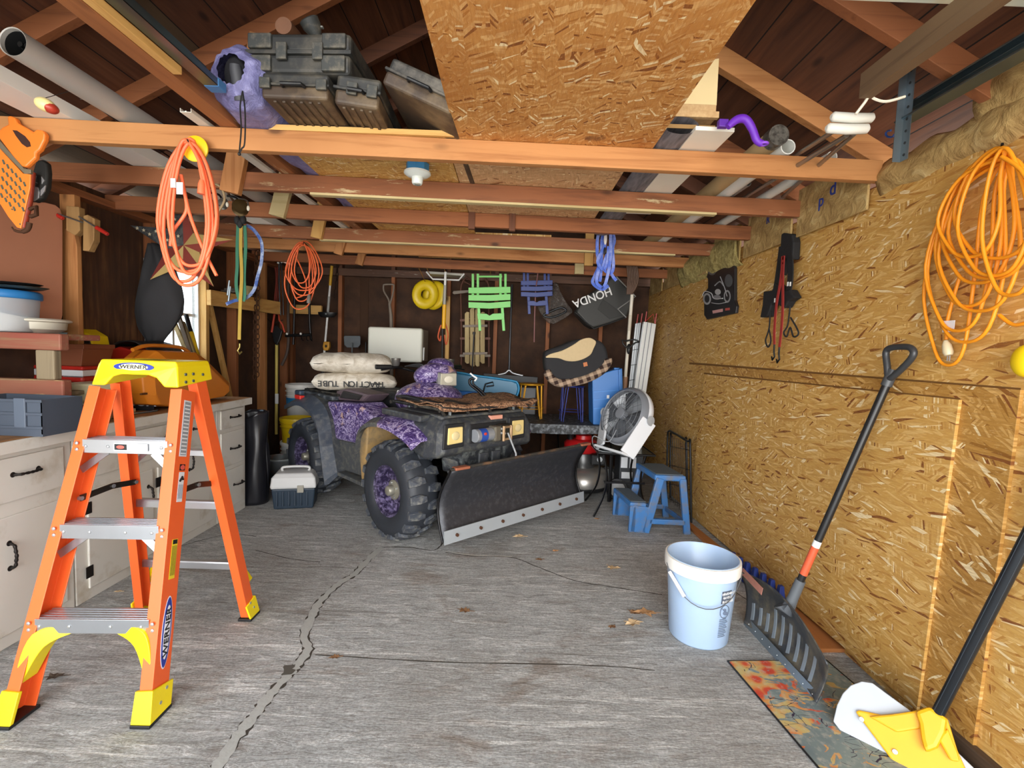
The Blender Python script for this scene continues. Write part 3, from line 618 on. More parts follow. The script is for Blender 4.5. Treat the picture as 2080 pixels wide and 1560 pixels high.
# tubes and poles lying over the right-hand joists
def lying(px_, Z, y0, y1, r, dx=0.0): 
    a = P(*px_, Z=Z); return a, V((a.x + dx, y1, Z))
a = P(1581, 275, Z=2.31); e_ = V((a.x + .01, 4.2, 2.30))
T0 = thing('cardboard_tube', 'thick tan mailing tube with a silver foil end', 'tube', a)
B().cyl(a, e_, .042, n=24).build('tube_body', mat('#c0a273', .7, 0, .15, 10, name='tan_card'), T0, sm=True)
B().ring([[a + V((math.cos(k) * r, y, math.sin(k) * r)) for k in (2 * PI * j / 24 for j in range(24))] for r, y in ((.0435, .05), (.0435, -.006), (.037, -.006), (.035, -.002), (.001, -.002))], caps=False).build('foil_end', mat('#a39f95', .3, .7, .5, 60, .5, dirt='#5c5853', dsc=40, name='crumpled_foil'), T0, sm=True)
def pipe(px_, Z, y1, r, label, col, name='plastic_pipe', cat='pipe', dx=0.0, grp=None, cap=None, metal=0.0):
    a = P(*px_, Z=Z); e_ = V((a.x + dx, y1, Z)); d = (e_ - a).normalized()
    b = B().ring([[a + d * s + V((math.cos(k) * q, 0, math.sin(k) * q)) for k in (2 * PI * j / 20 for j in range(20))] for s, q in (((e_ - a).length, r), (0, r), (0, r * .86), (.3, r * .84))], caps=False)
    o = b.build(name, mat(col, .4, metal), sm=True, bev=0); tag(o, label, cat, grp); return o
pipe((1601, 298), 2.273, 3.9, .032, 'white ribbed plastic pipe tucked under the foil-ended tube', '#e6e6df')
pipe((1690, 318), 2.262, 3.6, .024, 'short white pipe end nearest the roof insulation', '#dedcd2')
pipe((1520, 372), 2.262, 4.0, .016, 'thin grey pole lying between white board and tan tube', '#8b8885', 'metal_pole', 'pole', dx=-.02, metal=.3)
T0 = thing('folding_chair', 'folded chair frame with two white foam grips above the joist', 'chair', P(1660, 300, Z=2.30))
for k, (x0, y0, x1, y1) in enumerate(((1700, 262, 1570, 345), (1735, 272, 1590, 400), (1720, 275, 1490, 415))):
    a = P(x0, y0, Y=1.78); c = P(x1, y1, Y=2.5 + k * .2); d = c - a
    B().cyl(a, V((c.x, c.y, max(c.z, 2.248))), .009, n=10).build('frame_tube', mat('#98928a', .3, .7), T0, sm=True)
for (x0, y0, x1, y1) in ((1688, 237, 1775, 240), (1678, 260, 1765, 262)):
    a, c = P(x0, y0, Y=1.74), P(x1, y1, Y=1.74); B().tube([a + V((.0, 0, 0)), a + V((.008, 0, .0)), a.lerp(c, .5) - V((0, 0, .003)), c - V((.008, 0, 0)), c], [.008, .0165, .0175, .0165, .008], 14).build('foam_grip', mat('#dddcd3', .6, name='white_foam'), T0, sm=True)
q = [P(x, y, Y=2.7) for x, y in ((1445, 405), (1420, 425), (1400, 440))]
# cable, strap hanger, purlin
q = [P(x, y, Y=1.62) for x, y in ((1738, 232), (1755, 210), (1768, 192), (1775, 200), (1800, 206), (1838, 196))]
tag(B().tube(cr(q, 5), .0045, 6).build('power_cable', mat('#e8e2d0', .5), sm=True), 'white electric cable stapled to the sloping rafter', 'cable')
struct(B().bb((P(1745, 195, Y=1.62).x, .2, P(1745, 200, Y=1.62).z), (P(1745, 195, Y=1.62).x + .04, 1.62, P(1745, 150, Y=1.62).z)).build('trim_3', wood('#6f5840', '#4b3828', 'y', name='grey_purlin')))
Xh = 1.40; a0, a1 = P(1836, 326, X=Xh), P(1852, 120, X=Xh)
T0 = thing('track_hanger', 'perforated steel angle hanger holding up the right door track', 'bracket', a0)
Yh = a0.y; q = B(); q.bb((Xh - .002, Yh - .018, a0.z), (Xh, Yh + .018, a1.z + .04)); q.bb((Xh - .03, Yh + .016, a0.z), (Xh, Yh + .018, a1.z + .04)); q.build('angle_iron', GAL, T0)
for k in range(9):
    z = a0.z + .02 + k * .042; B().cyl((Xh - .0035, Yh, z), (Xh - .001, Yh, z), .005, n=8).build('bolt_hole', mat('#26282a', .8), T0)
o = B().tube([P(1808 + 9 * math.cos(k), 272 + 7 * math.sin(k), X=1.45) for k in (i * .7 for i in range(8))], .004, 6).build('cable_eye', mat('#2f4f8f', .4), sm=True); tag(o, 'small blue cable loop below the right door track', 'cable')
# ================================================================== THINGS HANGING ON THE RIGHT WALL
def coil(name, label, hook, loops, mkP, r, m, tails=(), amp=.0, cat='extension cord', n=9, seed=3, dn=V((0, -1, 0)), grp=None):
    """hanging coil: loops = list of (left x, right x, bottom y, top y) in pixels, mkP maps pixel+layer to world"""
    rr = random.Random(seed); T0 = thing(name, label, cat, mkP(hook[0], hook[1], 0), grp)
    pts = []
    for i, (xl, xr, yb, yt) in enumerate(loops):
        cx, cy = hook; lay = i
        pts += [mkP(cx + rr.uniform(-6, 6), yt, lay), mkP(xl + (cx - xl) * .35, yt + (yb - yt) * .2, lay), mkP(xl, yt + (yb - yt) * .62, lay), mkP(xl + (xr - xl) * .22, yb - (yb - yt) * .07, lay),
                mkP((xl + xr) / 2, yb, lay), mkP(xr - (xr - xl) * .2, yb - (yb - yt) * .08, lay + .5), mkP(xr, yt + (yb - yt) * .6, lay + .5), mkP(xr - (xr - cx) * .35, yt + (yb - yt) * .2, lay + .5)]
    pts.append(mkP(hook[0], loops[0][3], len(loops)))
    B().tube(cr(pts, 5), r, n).build('cord', m, T0, sm=True)
    for tl in tails: B().tube(cr([mkP(x, y, -1 if len(tl) < 9 else 1) for x, y in tl], 6), r, n).build('cord_end', m, T0, sm=True)
    return T0
ORG = mat('#f59b1c', .45, 0, .08, 8, name='yellow_orange_rubber')
def pw(x, y, l): return P(x, y, X=XR - .022 - .007 * (l + 1))
T0 = coil('extension_cord', 'long yellow-orange extension cord coiled on the right wall', (2035, 315),
     [(1877, 1978, 742, 318), (1884, 2040, 695, 312), (1880, 2012, 672, 325), (1900, 2032, 622, 306), (1906, 2072, 632, 330), (1912, 2060, 575, 304), (1926, 2100, 566, 318), (1938, 2105, 525, 300), (1905, 2030, 522, 322), (1945, 2090, 560, 300), (1995, 2110, 600, 300)], pw, .0058, ORG,
     tails=([(2012, 505), (1990, 520), (1930, 512), (1905, 480), (1930, 430), (1960, 400)], [(2030, 640), (2060, 660), (2100, 650)], [(1950, 560), (1935, 610), (1924, 655), (1922, 690)]), seed=5)
a, c = P(1921, 692, X=XR - .03), P(1927, 722, X=XR - .03)
B().tube([a, a.lerp(c, .3), a.lerp(c, .8), c], [.007, .014, .016, .012], 12).build('plug', mat('#d9c9a6', .3, name='clear_plug'), T0, sm=True)
for k in (-.005, .004): B().cyl(c + V((0, k, 0)), c + V((0, k, -.02)), .002, n=6).build('prong', ALU, T0)
B().bb(P(1916, 652, X=XR - .035), P(1938, 674, X=XR - .033)).build('cord_tag', mat('#e6e6ea', .5), T0)
B().tube([P(2035, 300, X=XR), P(2035, 303, X=XR - .07), P(2036, 292, X=XR - .09)], .004, 8).build('hook', BLKM, T0, sm=True)
tag(B().sph(P(2085, 733, X=XR - .04), (.03, .04, .05), 16, 12).build('wall_knob', YEL, sm=True), 'yellow rounded plastic knob at the right picture edge', 'knob')  # plain yellow plastic knob, gives no light
# black harness with red leads
T0 = thing('tie_down_harness', 'black webbing harness with red leads hanging on OSB wall', 'strap', P(1600, 480, X=XR))
NYL = mat('#1c1c1e', .8, 0, .2, 50, .3, name='black_webbing'); RDW = mat('#a8322c', .7, 0, .2, 50, name='red_webbing')
def wp(pts, X): return [P(x, y, X=X) for x, y in pts]
def wpoly(pts, d, th, nm, m, par, bev=.004): return B().prism(wp(pts, XR - d), (th, 0, 0)).build(nm, m, par, bev=bev)
wpoly([(1586, 476), (1590, 473), (1608, 476), (1611, 492), (1609, 527), (1590, 527), (1584, 560), (1580, 556), (1584, 510)], .05, .045, 'pad', NYL, T0, .008)
B().strap(cr(wp([(1604, 520), (1606, 545), (1604, 580), (1598, 600)], XR - .05)), .05, (0, 1, 0), .006).build('webbing', NYL, T0)
B().strap(cr(wp([(1588, 500), (1583, 540), (1577, 580), (1572, 596), (1560, 605)], XR - .045)), .05, (0, 1, 0), .006).build('webbing', NYL, T0)
wpoly([(1550, 592), (1567, 590), (1575, 575), (1592, 590), (1603, 588), (1612, 604), (1600, 612), (1592, 626), (1576, 618), (1566, 618), (1558, 643), (1543, 645), (1548, 620)], .06, .05, 'buckle_pouch', NYL, T0, .008)
for pts in ([(1590, 520), (1588, 550), (1584, 580), (1577, 620), (1573, 670), (1573, 700)], [(1592, 520), (1590, 560), (1590, 620), (1587, 670), (1583, 705)]):
    B().strap(cr(wp(pts, XR - .068)), .022, (0, 1, .2), .003).build('red_lead', RDW, T0)
    q = P(*pts[-1], X=XR - .068); B().tube([q, q - V((0, 0, .04)), q - V((0, .01, .07)), q - V((0, -.01, .09)), q - V((0, -.02, .07))], .005, 8).build('snap_hook', BLKM, T0, sm=True)
for pts in ([(1565, 620), (1563, 660), (1560, 675), (1555, 692), (1560, 705), (1566, 692), (1562, 668)], [(1605, 622), (1600, 660), (1592, 675), (1598, 684), (1605, 665), (1612, 684), (1622, 675), (1606, 645)]):
    B().tube(cr(wp(pts, XR - .05), 5), .0045, 7).build('loop', NYL, T0, sm=True)
for x, y in ((1600, 577), (1605, 577), (1574, 610)): B().bb(P(x - 1.5, y - 4, X=XR - .062), P(x + 1.5, y + 4, X=XR - .058)).build('white_tag', WHT, T0)
# motorcycle picture pouch
T0 = thing('motorcycle_pouch', 'black vinyl pouch printed with a motorcycle on OSB wall', 'pouch', P(1462, 590, X=XR))
wpoly([(1462, 524), (1475, 520), (1487, 526), (1492, 545), (1492, 610), (1496, 622), (1494, 636), (1436, 649), (1430, 640), (1430, 612), (1428, 598), (1438, 585), (1438, 568), (1435, 562), (1440, 548), (1452, 536)], .022, .02, 'pouch_body', mat('#26262a', .35, 0, .5, 20, name='printed_black'), T0, .003)
d = .0225
def disc(x, y, rx, ry, col, nm='print', dd=.0008, metal=.2): return B().prism([P(x + rx * math.cos(k), y + ry * math.sin(k), X=XR - d - dd) for k in (2 * PI * j / 20 for j in range(20))], (.0006, 0, 0)).build(nm, mat(col, .4, metal), T0)
def ln(pts, col, w=.004, nm='print'): return B().tube(cr(wp(pts, XR - d - .001), 4), w, 5).build(nm, mat(col, .4, .2), T0)
disc(1436, 607, 8, 12, '#b5b5b8', 'wheel_print'); disc(1436, 607, 5, 8, '#38383c', 'wheel_print', .0016); disc(1477, 602, 7, 13, '#a9a9ad', 'wheel_print'); disc(1477, 602, 4.5, 9, '#2c2c30', 'wheel_print', .0016)
disc(1458, 593, 6, 6, '#c6c6c8', 'engine_print'); disc(1456, 604, 8, 5, '#8f8f93', 'engine_print'); disc(1446, 551, 8, 8, '#6d6d6c', 'face_print'); disc(1480, 570, 8, 13, '#5f6468', 'face_print')
ln([(1427, 600), (1432, 592), (1445, 596), (1450, 606), (1468, 606)], '#d0d0d4'); ln([(1477, 602), (1472, 585), (1463, 562)], '#bfbfc3', .003); ln([(1452, 580), (1462, 572), (1470, 580)], '#a0a0a4', .005); ln([(1445, 615), (1460, 617), (1475, 614)], '#c9c9cc', .003)
ln([(1455, 545), (1470, 540), (1483, 536)], '#9c4a2c', .007, 'rust_print')
wpoly([(1447, 631), (1468, 627), (1468, 633), (1448, 637)], .0235, .001, 'name_patch', mat('#d9a3a0', .5), T0, 0); wpoly([(1473, 626), (1482, 625), (1482, 630), (1473, 631)], .0235, .001, 'name_patch', mat('#c05a52', .5), T0, 0)
wpoly([(1461, 530), (1470, 529), (1470, 535), (1461, 536)], .0235, .001, 'name_patch', mat('#7c7c80', .5), T0, 0)

# ================================================================== FLOOR, RIGHT FOREGROUND
a = P(1398, 1064, Z=0); c = P(1660, 1318, Z=0)
T_ = B(); e1, e2 = P(1718, 1322, Z=.02), P(1662, 1330, Z=.0)
o = B().prism([P(1392, 1052, Z=.02), P(1402, 1072, Z=.02), P(1665, 1318, Z=.02), P(1722, 1318, Z=.02)], (0, 0, -.02 + .001)).build('floor_plank', wood('#b0713c', '#8a5228', 'y', knots=False, name='orange_plank'), bev=.002); tag(o, 'orange-brown plank lying along the foot of right wall', 'plank')
# bucket
def bucket(name, label, cx, cy, r0, r1, h, col, grp=None, bail=True, rim='#f1efe8', ribs=True, cat='bucket', z0=0.0, m=None, inner=None):
    T0 = thing(name, label, cat, (cx, cy, z0), grp); m = m or mat(col, .35, 0, .05, 4, Subsurface_Weight=.0); c = (cx, cy, z0)
    pr = [(.001, .0), (r0 - .008, .0), (r0, .01), (r1, h - .002), (r1 - .003, h), (r1 - .006, h - .003), (r0 - .004, .012), (.001, .012)]
    B().lathe(pr, c, 40).build('bucket_body', m, T0, sm=True)
    if ribs:
        for k, (z, w) in enumerate(((h - .012, .012), (h * .84, .004)) if ribs is True else ribs):
            r = r0 + (r1 - r0) * z / h; B().ring([[V(c) + V((math.cos(q) * a_, math.sin(q) * a_, z + b_)) for a_, b_ in ((r - .001, -w), (r + .01, -w + .002), (r + .012, 0), (r + .01, w - .002), (r - .001, w))] for q in (2 * PI * j / 40 for j in range(40))], closed=True).build('rim_rib', mat(rim, .4) if k == 0 else m, T0, sm=True)
    return T0
cb = P(1427, 1302, Z=0)
BK = NT('translucent_bucket'); BKM = BK.fin('#b4cdea', .3, 0, Transmission_Weight=.15, Subsurface_Weight=.25, Subsurface_Radius=(.05, .06, .08))
cy_ = P(1417, 1288, Z=0)
T0 = bucket('plastic_bucket', 'empty white translucent plastic bucket with wire bail on floor', cy_.x, cy_.y, .136, .164, .40, '#d5e4f2', m=BKM, ribs=((.368, .030),), rim='#f3f1ea')
bc = V((cy_.x, cy_.y, 0)); ba = [bc + V((.176 * math.cos(q), .176 * math.sin(q), .36 - .14 * math.sin(PI * k / 14))) for k, q in ((k, -PI * .98 + PI * .80 * k / 14) for k in range(15))]
B().tube(ba, .0022, 6).build('wire_bail', mat('#8c8f92', .3, .8), T0, sm=True)
k = 2; B().cyl(ba[1], ba[4], .009, n=10).build('grip', WHT, T0, sm=True)
# printed warning on the bucket front right
PRT = mat('#5c6a80', .6, name='grey_print')
def onb(a_, z, dr_=.002):
    r = .136 + .028 * z / .40 + dr_; return bc + V((math.sin(a_) * r, -math.cos(a_) * r, z))
b = B(); b.grid(lambda u, v: onb(.22 + .36 * u, .235 + .06 * v), 8, 1); b.build('warning_block', mat('#4e5868', .6), T0)
for k in range(3): b = B(); b.add([onb(.26, .240 + k * .02, .0035), onb(.31, .240 + k * .02, .0035), onb(.285, .253 + k * .02, .0035)], [(0, 1, 2)]); b.build('warning_triangle', WHT, T0)
for s, z in (('WARNING', .283), ('AVISO', .264), ('DANGER', .245)):
    o = onb(.44, z, .004); text(s, 'warning_text', WHT, T0, .017, frame(o, (math.cos(.44), math.sin(.44), 0), (0, 0, 1), (math.sin(.44), -math.cos(.44), 0)), .0003)
ci = onb(.38, .195, .003); fx = V((math.cos(.38), math.sin(.38), 0)); b = B()
b.tube([ci + fx * .026 * math.cos(q) + V((0, 0, .03 * math.sin(q))) for q in (2 * PI * j / 24 for j in range(24))], .0016, 5, closed=True); b.build('warning_symbol', PRT, T0)
B().tube([ci + fx * -.018 + V((0, 0, .02)), ci + fx * .018 - V((0, 0, .02))], .0016, 5).build('warning_symbol', PRT, T0)
b = B(); b.sph(ci + fx * .0 + V((0, 0, .008)), (.007, .002, .007), 10, 6); b.sph(ci + fx * .004 - V((0, 0, .008)), (.012, .002, .009), 10, 6); b.build('warning_symbol', PRT, T0)
for k in range(11):
    z = .155 - k * .0085; b = B(); b.grid(lambda u, v: onb(.23 + (.30 + .04 * ((k * 7) % 3 - 1)) * u, z + .0035 * v), 6, 1); b.build('small_print', PRT, T0)
# blue roof rake / crate behind the bucket
T0 = thing('shelf_connector_rack', 'dark blue toothed plastic rack on floor behind white bucket', 'rack', P(1470, 1190, Z=0))
BLU = mat('#1f3580', .45, 0, .15, 20, name='navy_plastic')
bL, bR = P(1500, 1200, Z=0), P(1572, 1215, Z=0)
pa, pb = P(1396, 1128, Z=0), P(1560, 1232, Z=0); pb2 = P(1560, 1196, Z=.02)
u = V((.13, -.55, 0)); st = P(1482, 1150, Z=.0)
l0 = P(1484, 1162, Z=0); l1 = P(1585, 1240, Z=0); l2 = P(1398, 1150, Z=0); print('rack', l0, l1, l2)
B().beam(l0 + V((0, 0, .03)), l1 + V((0, 0, .03)), .03, .05).build('base_bar', BLU, T0, bev=.003)
B().beam(l0 + V((0, 0, .05)), l2 + V((0, 0, .05)), .025, .09).build('base_bar', BLU, T0, bev=.003)
for k in range(7):
    c = l0.lerp(l1, k / 6.0 * .95 + .03) + V((0, 0, .05)); h_ = .085; b = B(); b.ring([[c + V((x * .02 * s, y * .022 * s, z)) for x, y in ((-1, -1), (1, -1), (1, 1), (-1, 1))] for s, z in ((1, 0), (.55, h_))]); b.build('tooth', BLU, T0, bev=.002)
for k in range(2):
    c = l0.lerp(l2, .35 + .5 * k) + V((0, 0, .095)); b = B(); b.bb(c - V((.02, .012, 0)), c + V((.02, .012, .012))); b.build('tooth', BLU, T0, bev=.002)
# door mat with autumn leaves
t = NT('autumn_mat'); v = t.tc; w = t.noise(v, 4, 3, out=1); vv = t.nd('VectorMath', {0: v, 1: t.nd('VectorMath', {0: w, 'Scale': .12}, operation='SCALE').outputs[0]}, operation='ADD').outputs[0]
c = t.ramp(t.noise(v, 3, 4), [(.35, '#5d6b70'), (.6, '#7d8a86'), (.75, '#94a08c')])
lf = t.noise(t.map(vv, (1, 2.2, 1), rot=(0, 0, .6)), 9, 4, .6, 1.2); s_ = t.sep(v)
msk = t.math('ADD', lf, t.math('MULTIPLY', s_[1], .35)); msk = t.math('SUBTRACT', msk, t.math('MULTIPLY', s_[0], .45))
lc = t.ramp(t.vor(vv, 14, out='Distance'), [(0, '#b83222'), (.3, '#c24a2a'), (.45, '#c98a4a'), (.7, '#b9a56a')])
c = t.mix(t.ramp(msk, [(.60, 0.0), (.62, 1.0)]), c, lc)
tw = t.vor(t.map(vv, (1, 1.6, 1), rot=(0, 0, .5)), 15, 'DISTANCE_TO_EDGE', 'Distance'); c = t.mix(t.math('MULTIPLY', t.math('LESS_THAN', tw, .018), t.math('GREATER_THAN', t.noise(v, 6, 3), .53)), c, '#2c2338')
c = t.mix(t.ramp(t.noise(v, 45, 3), [(.5, 0.0), (.75, .5)]), c, '#b9b4a6'); MATM = t.fin(c, .85)
q = [P(1478, 1345, Z=0), P(1654, 1345, Z=0)]; k0 = P(1478, 1345, Z=0); k1 = P(1662, 1562, Z=0); dirm = (k1 - k0).normalized()
rgt = V((.46, .03, 0)); Lm = .8
mt = B().prism([k0, k0 + rgt, k0 + rgt + dirm * Lm, k0 + dirm * Lm], (0, 0, .006)).build('door_mat', MATM); tag(mt, 'autumn leaf patterned door mat on the concrete floor', 'mat')
print('mat', k0, dirm)
B().tube([k0 + V((0, 0, .005)), k0 + rgt + V((0, 0, .005)), k0 + rgt + dirm * Lm + V((0, 0, .005)), k0 + dirm * Lm + V((0, 0, .005))], .004, 6, closed=True).build('rubber_edge', BLK, mt)

# black snow shovel leaning on the wall
T0 = thing('snow_shovel', 'black snow shovel with D grip leaning against right wall', 'snow shovel', P(1650, 1410, Z=0))
SHM = mat('#3b3e42', .4, 0, .2, 14, .2, dirt='#6a6354', dsc=8, damt=.35, name='grey_black_plastic')
# blade as a curved sheet from four traced edges
E0, E1 = P(1515, 1262, Z=.015), P(1662, 1424, Z=.01)          # cutting edge
U0, U1 = P(1507, 1160, Z=.24), P(1684, 1345, Z=.20)         # back top edge
e_dir = (E1 - E0); 
def blade(u, v):
    e = E0 + e_dir * u; tp = U0.lerp(U1, u); m_ = e.lerp(tp, v)
    n = V((.62, .58, -.18)).normalized()
    arc = math.sin(PI * v) ** .8 * .075 + .03 * math.sin(PI * u)
    side = .03 * (abs(u - .5) * 2) ** 4
    p = m_ + n * arc * .9 + V((0, 0, .06 * math.sin(PI * u) * v)) - n * side
    return p + V((0, 0, 0))
print('shovel', E0, E1, U0, U1)
B().grid(blade, 30, 16).build('blade', SHM, T0, sm=True, solid=.006)
for k in range(9):
    u0 = .09 + k * .098; b = B(); pts = [blade(u0 + .0 * v, v) - V((.62, .58, -.18)) * .006 for v in [.12 + .06 * j for j in range(9 if k > 2 else 6)]]
    b.strap(pts, .017, e_dir, .006); b.build('blade_rib', mat('#7e8890', .45, name='worn_grey_rib'), T0)
B().strap([E0 - V((.0, 0, .0)), E0.lerp(E1, .5), E1], .045, (.45, .35, .75), .005).build('wear_strip', mat('#87929a', .35, .6, name='steel_edge'), T0)
for k in range(9): B().sph(E0.lerp(E1, .06 + .11 * k) + V((-.006, -.006, .008)), .003, 8, 6).build('rivet', ALU, T0)
s0, s1, s2 = P(1606, 1225, X=1.30), P(1625, 1172, X=1.335), P(1806, 770, X=XR - .06)
print('shaft', s0, s1, s2)
dsh = (s2 - s0).normalized(); s1 = s0 + dsh * .12; bl = blade(.52, .97)
B().tube([bl + V((-.0, 0, -.02)), s0 - dsh * .04, s0 + dsh * .03, s1], [.045, .03, .022, .021], 16).build('socket', mat('#5c6166', .4, name='grey_socket'), T0, sm=True)
B().tube([s1 - dsh * .01, s2], .0155, 14).build('shaft', mat('#1c1d1f', .35, name='black_shaft'), T0, sm=True)
B().tube([s1 + dsh * .03, s1 + dsh * .12, s1 + dsh * .17], .0161, 14).build('orange_label', mat('#e0603c', .4, 0, .3, 60, name='orange_label'), T0, sm=True)
B().tube([s1 + dsh * .17, s1 + dsh * .2], .0161, 14).build('white_label', WHT, T0, sm=True)
B().strap([U0.lerp(U1, t_) + V((-.01, -.012, .012)) for t_ in (.02, .15, .3)], .035, (.1, .1, 1), .002).build('blade_sticker', mat('#c98a7a', .4, 0, .4, 60), T0)
B().tube([s2 - dsh * .03, s2 + dsh * .04], .02, 14).build('grip_collar', mat('#44474a', .4), T0, sm=True)
g = [P(x, y, X=XR - .065) for x, y in ((1806, 768), (1802, 742), (1800, 715), (1812, 706), (1845, 705), (1856, 716), (1848, 732), (1822, 758))]
B().tube(cr(g, 5, True), .0125, 12, closed=True).build('d_grip', mat('#3a3c3f', .35, .1), T0, sm=True)

# yellow and white snow pusher
T0 = thing('snow_pusher', 'white-bladed snow pusher with yellow bracket and black pole', 'snow shovel', P(1850, 1560, Z=0))
A_ = P(1692, 1462, Z=.02); 
def wpx(x, y, k=0.0):   # blade plane: leans back away from camera, passes through edge line
    return P(x, y, pl=(P(1692, 1465, Z=.02), V((-.62, -.60, .55))))
PW = mat('#bcc2c8', .35, name='white_poly')
bl_ = [wpx(x, y) for x, y in ((1692, 1465), (1700, 1432), (1712, 1408), (1728, 1392), (1750, 1384), (1772, 1387), (1800, 1408), (1880, 1466), (2010, 1590), (1990, 1680), (1840, 1660))]
nb = V((-.62, -.60, .55)).normalized()
B().prism(bl_, nb * -.012).build('blade', PW, T0, bev=.003)
YB_ = mat('#f0b21a', .45, 0, .1, 10, name='golden_yellow')
def ya(pts, th, off, nm, bev=.006): return B().prism([P(x, y, pl=(P(1692, 1465, Z=.02) + nb * off, nb)) for x, y in pts], nb * th).build(nm, YB_, T0, bev=bev)
ya([(1738, 1446), (1746, 1443), (1790, 1452), (1840, 1448), (1884, 1438), (1925, 1460), (1945, 1525), (1975, 1590), (1850, 1600), (1800, 1528)], .016, .0, 'bracket')
ya([(1766, 1456), (1810, 1452), (1862, 1444), (1876, 1440), (1872, 1480), (1822, 1488)], .02, .012, 'bracket_rib')
ya([(1860, 1446), (1888, 1436), (1925, 1460), (1920, 1490), (1905, 1520), (1880, 1530), (1872, 1500), (1868, 1470)], .045, .012, 'pole_socket', .012)
ya([(1905, 1500), (1925, 1480), (1945, 1530), (1950, 1548), (1930, 1545)], .03, .012, 'bracket_rib')
for x, y in ((1750, 1461), (1818, 1527)): c = P(x, y, pl=(P(1692, 1465, Z=.02) + nb * .018, nb)); B().cyl(c, c + nb * .005, .008, n=12).build('bolt', ALU, T0, bev=.001)
a = P(1902, 1455, pl=(P(1692, 1465, Z=.02) + nb * .03, nb)); c = P(2200, 870, X=XR - .03); d = (c - a).normalized()
B().tube([a - d * .1, c], .0175, 16).build('pole', mat('#2a2e33', .3, .4, name='black_pole'), T0, sm=True)
side = d.cross(nb).normalized()
for q in (-.008, .008): B().tube([a + side * q + nb * .0155, c + side * q + nb * .0155], .003, 6).build('pole_groove', mat('#56606a', .3, .5), T0)
# fallen leaves
LEAF = mat('#b98a5c', .8, 0, .5, 40, name='dry_leaf'); LEAF2 = mat('#d3b489', .8, 0, .4, 40, name='pale_leaf'); LEAF3 = mat('#7a5636', .8, 0, .4, 40, name='brown_leaf')
leaves = [(1055, 1091, .035, LEAF2, 'pale curled oak leaf in front of the plow blade', .3), (1000, 1076, .022, LEAF, 'small orange leaf lying under plow blade edge', 1), (1245, 1155, .04, LEAF2, 'pale oak leaf alone between step stool and bucket', 2),
          (1310, 1247, .05, LEAF, 'large tan oak leaf near the white bucket', .2), (1285, 1268, .045, LEAF2, 'pale jagged leaf beside the large tan oak leaf', 1.4), (1243, 1275, .02, LEAF3, 'small brown crumpled leaf left of the jagged leaf', 1), (1290, 1247, .03, LEAF3, 'brown curled leaf touching the large tan leaf', 2.2),
          (943, 1242, .03, LEAF3, 'brown leaf with a long curled stem, mid floor', 0), (1095, 1138, .022, LEAF3, 'reddish leaf scrap below the plow blade', .5), (680, 1337, .02, LEAF3, 'dark leaf scrap right of the filled crack', .5), (1128, 1120, .02, LEAF, 'orange leaf scrap right of reddish leaf scrap', .8),
          (110, 1377, .03, mat('#4a3c30', .9), 'dark crumpled leaf under the lowest ladder step', .4), (1212, 1055, .02, LEAF, 'tiny orange leaf left of blue step stool', .4), (240, 1203, .015, LEAF2, 'small pale scrap under the cabinets behind ladder', .4)]
for x, y, r, m, lb, a0 in leaves:
    c = P(x, y, Z=0); n = 14; rr = random.Random(x); out = []
    for k in range(n): q = 2 * PI * k / n; s = r * (1.0 if k % 2 else .58) * (1 + .3 * rr.random()) * (1.25 if k % 7 == 0 else 1); out.append(V((c.x + s * math.cos(q + a0), c.y + s * math.sin(q + a0) * .7, .004 + .35 * r * rr.random())))
    o = B(); o.add([c + V((0, 0, .002))] + out, [(0, k + 1, (k + 1) % n + 1) for k in range(n)]); o.tube([c + V((0, 0, .005)), c + V((math.cos(a0) * r * 1.8, math.sin(a0) * r * 1.4, .003))], .0012, 5)
    tag(o.build('fallen_leaf', m, solid=.0008), lb, 'leaf', 'dry leaves on the floor')
# ================================================================== LEFT SIDE: CABINETS AND WHAT STANDS ON THEM
XC = -2.12; ZC = .90
CABM = mat('#dfdcd2', .5, 0, .12, 5, dirt='#b5a88f', dsc=5, damt=-.35, name='chipped_white_paint')
IRON = mat('#2b2624', .5, .6, .2, 40, .3, name='black_iron')
def pull(parent, y, z, vert=False, L=.11):
    b = B(); q = [(-.5, 0), (-.42, .022), (-.2, .027), (0, .03), (.2, .027), (.42, .022), (.5, 0)]
    pts = [V((XC + .011 + d_, y + (0 if vert else k * L), z + (k * L if vert else 0))) for k, d_ in q]
    b.tube(cr(pts, 4), [.004 + .003 * abs(math.sin(k * .9)) for k in range(25)], 8)
    for e_ in (pts[0], pts[-1]): b.sph(e_, (.004, .012, .012), 10, 6)
    b.build('handle', IRON, parent, sm=True)
def cabinet(label, y0, y1, fronts):
    T0 = thing('cabinet', label, 'cabinet', (XC - .2, (y0 + y1) / 2, 0), 'white base cabinets')
    B().bb((XL + .09, y0, .0), (XC, y1, ZC - .032)).build('carcass', CABM, T0, bev=.003)
    for kind, a, b_, z0, z1, hy, hz in fronts:
        o = B().bb((XC, a, z0), (XC + .011, b_, z1)).build('drawer' if kind == 'd' else 'door', CABM, T0, bev=.004)
        pull(o, hy, hz, kind != 'd')
        if kind == 'h':
            for z in (z0 + .09, z1 - .09): B().bb((XC + .010, a - .022, z - .03), (XC + .014, a + .02, z + .03)).build('hinge', IRON, o, bev=.002)
cabinet('white painted base cabinet at far left with drawers over doors', 1.1, 2.285, [('d', 1.13, 1.68, .63, .82, 1.4, .73), ('d', 1.71, 2.24, .63, .82, 2.06, .745), ('h', 1.13, 1.68, .06, .57, 1.64, .4), ('h', 1.71, 2.24, .06, .57, 1.98, .40)])
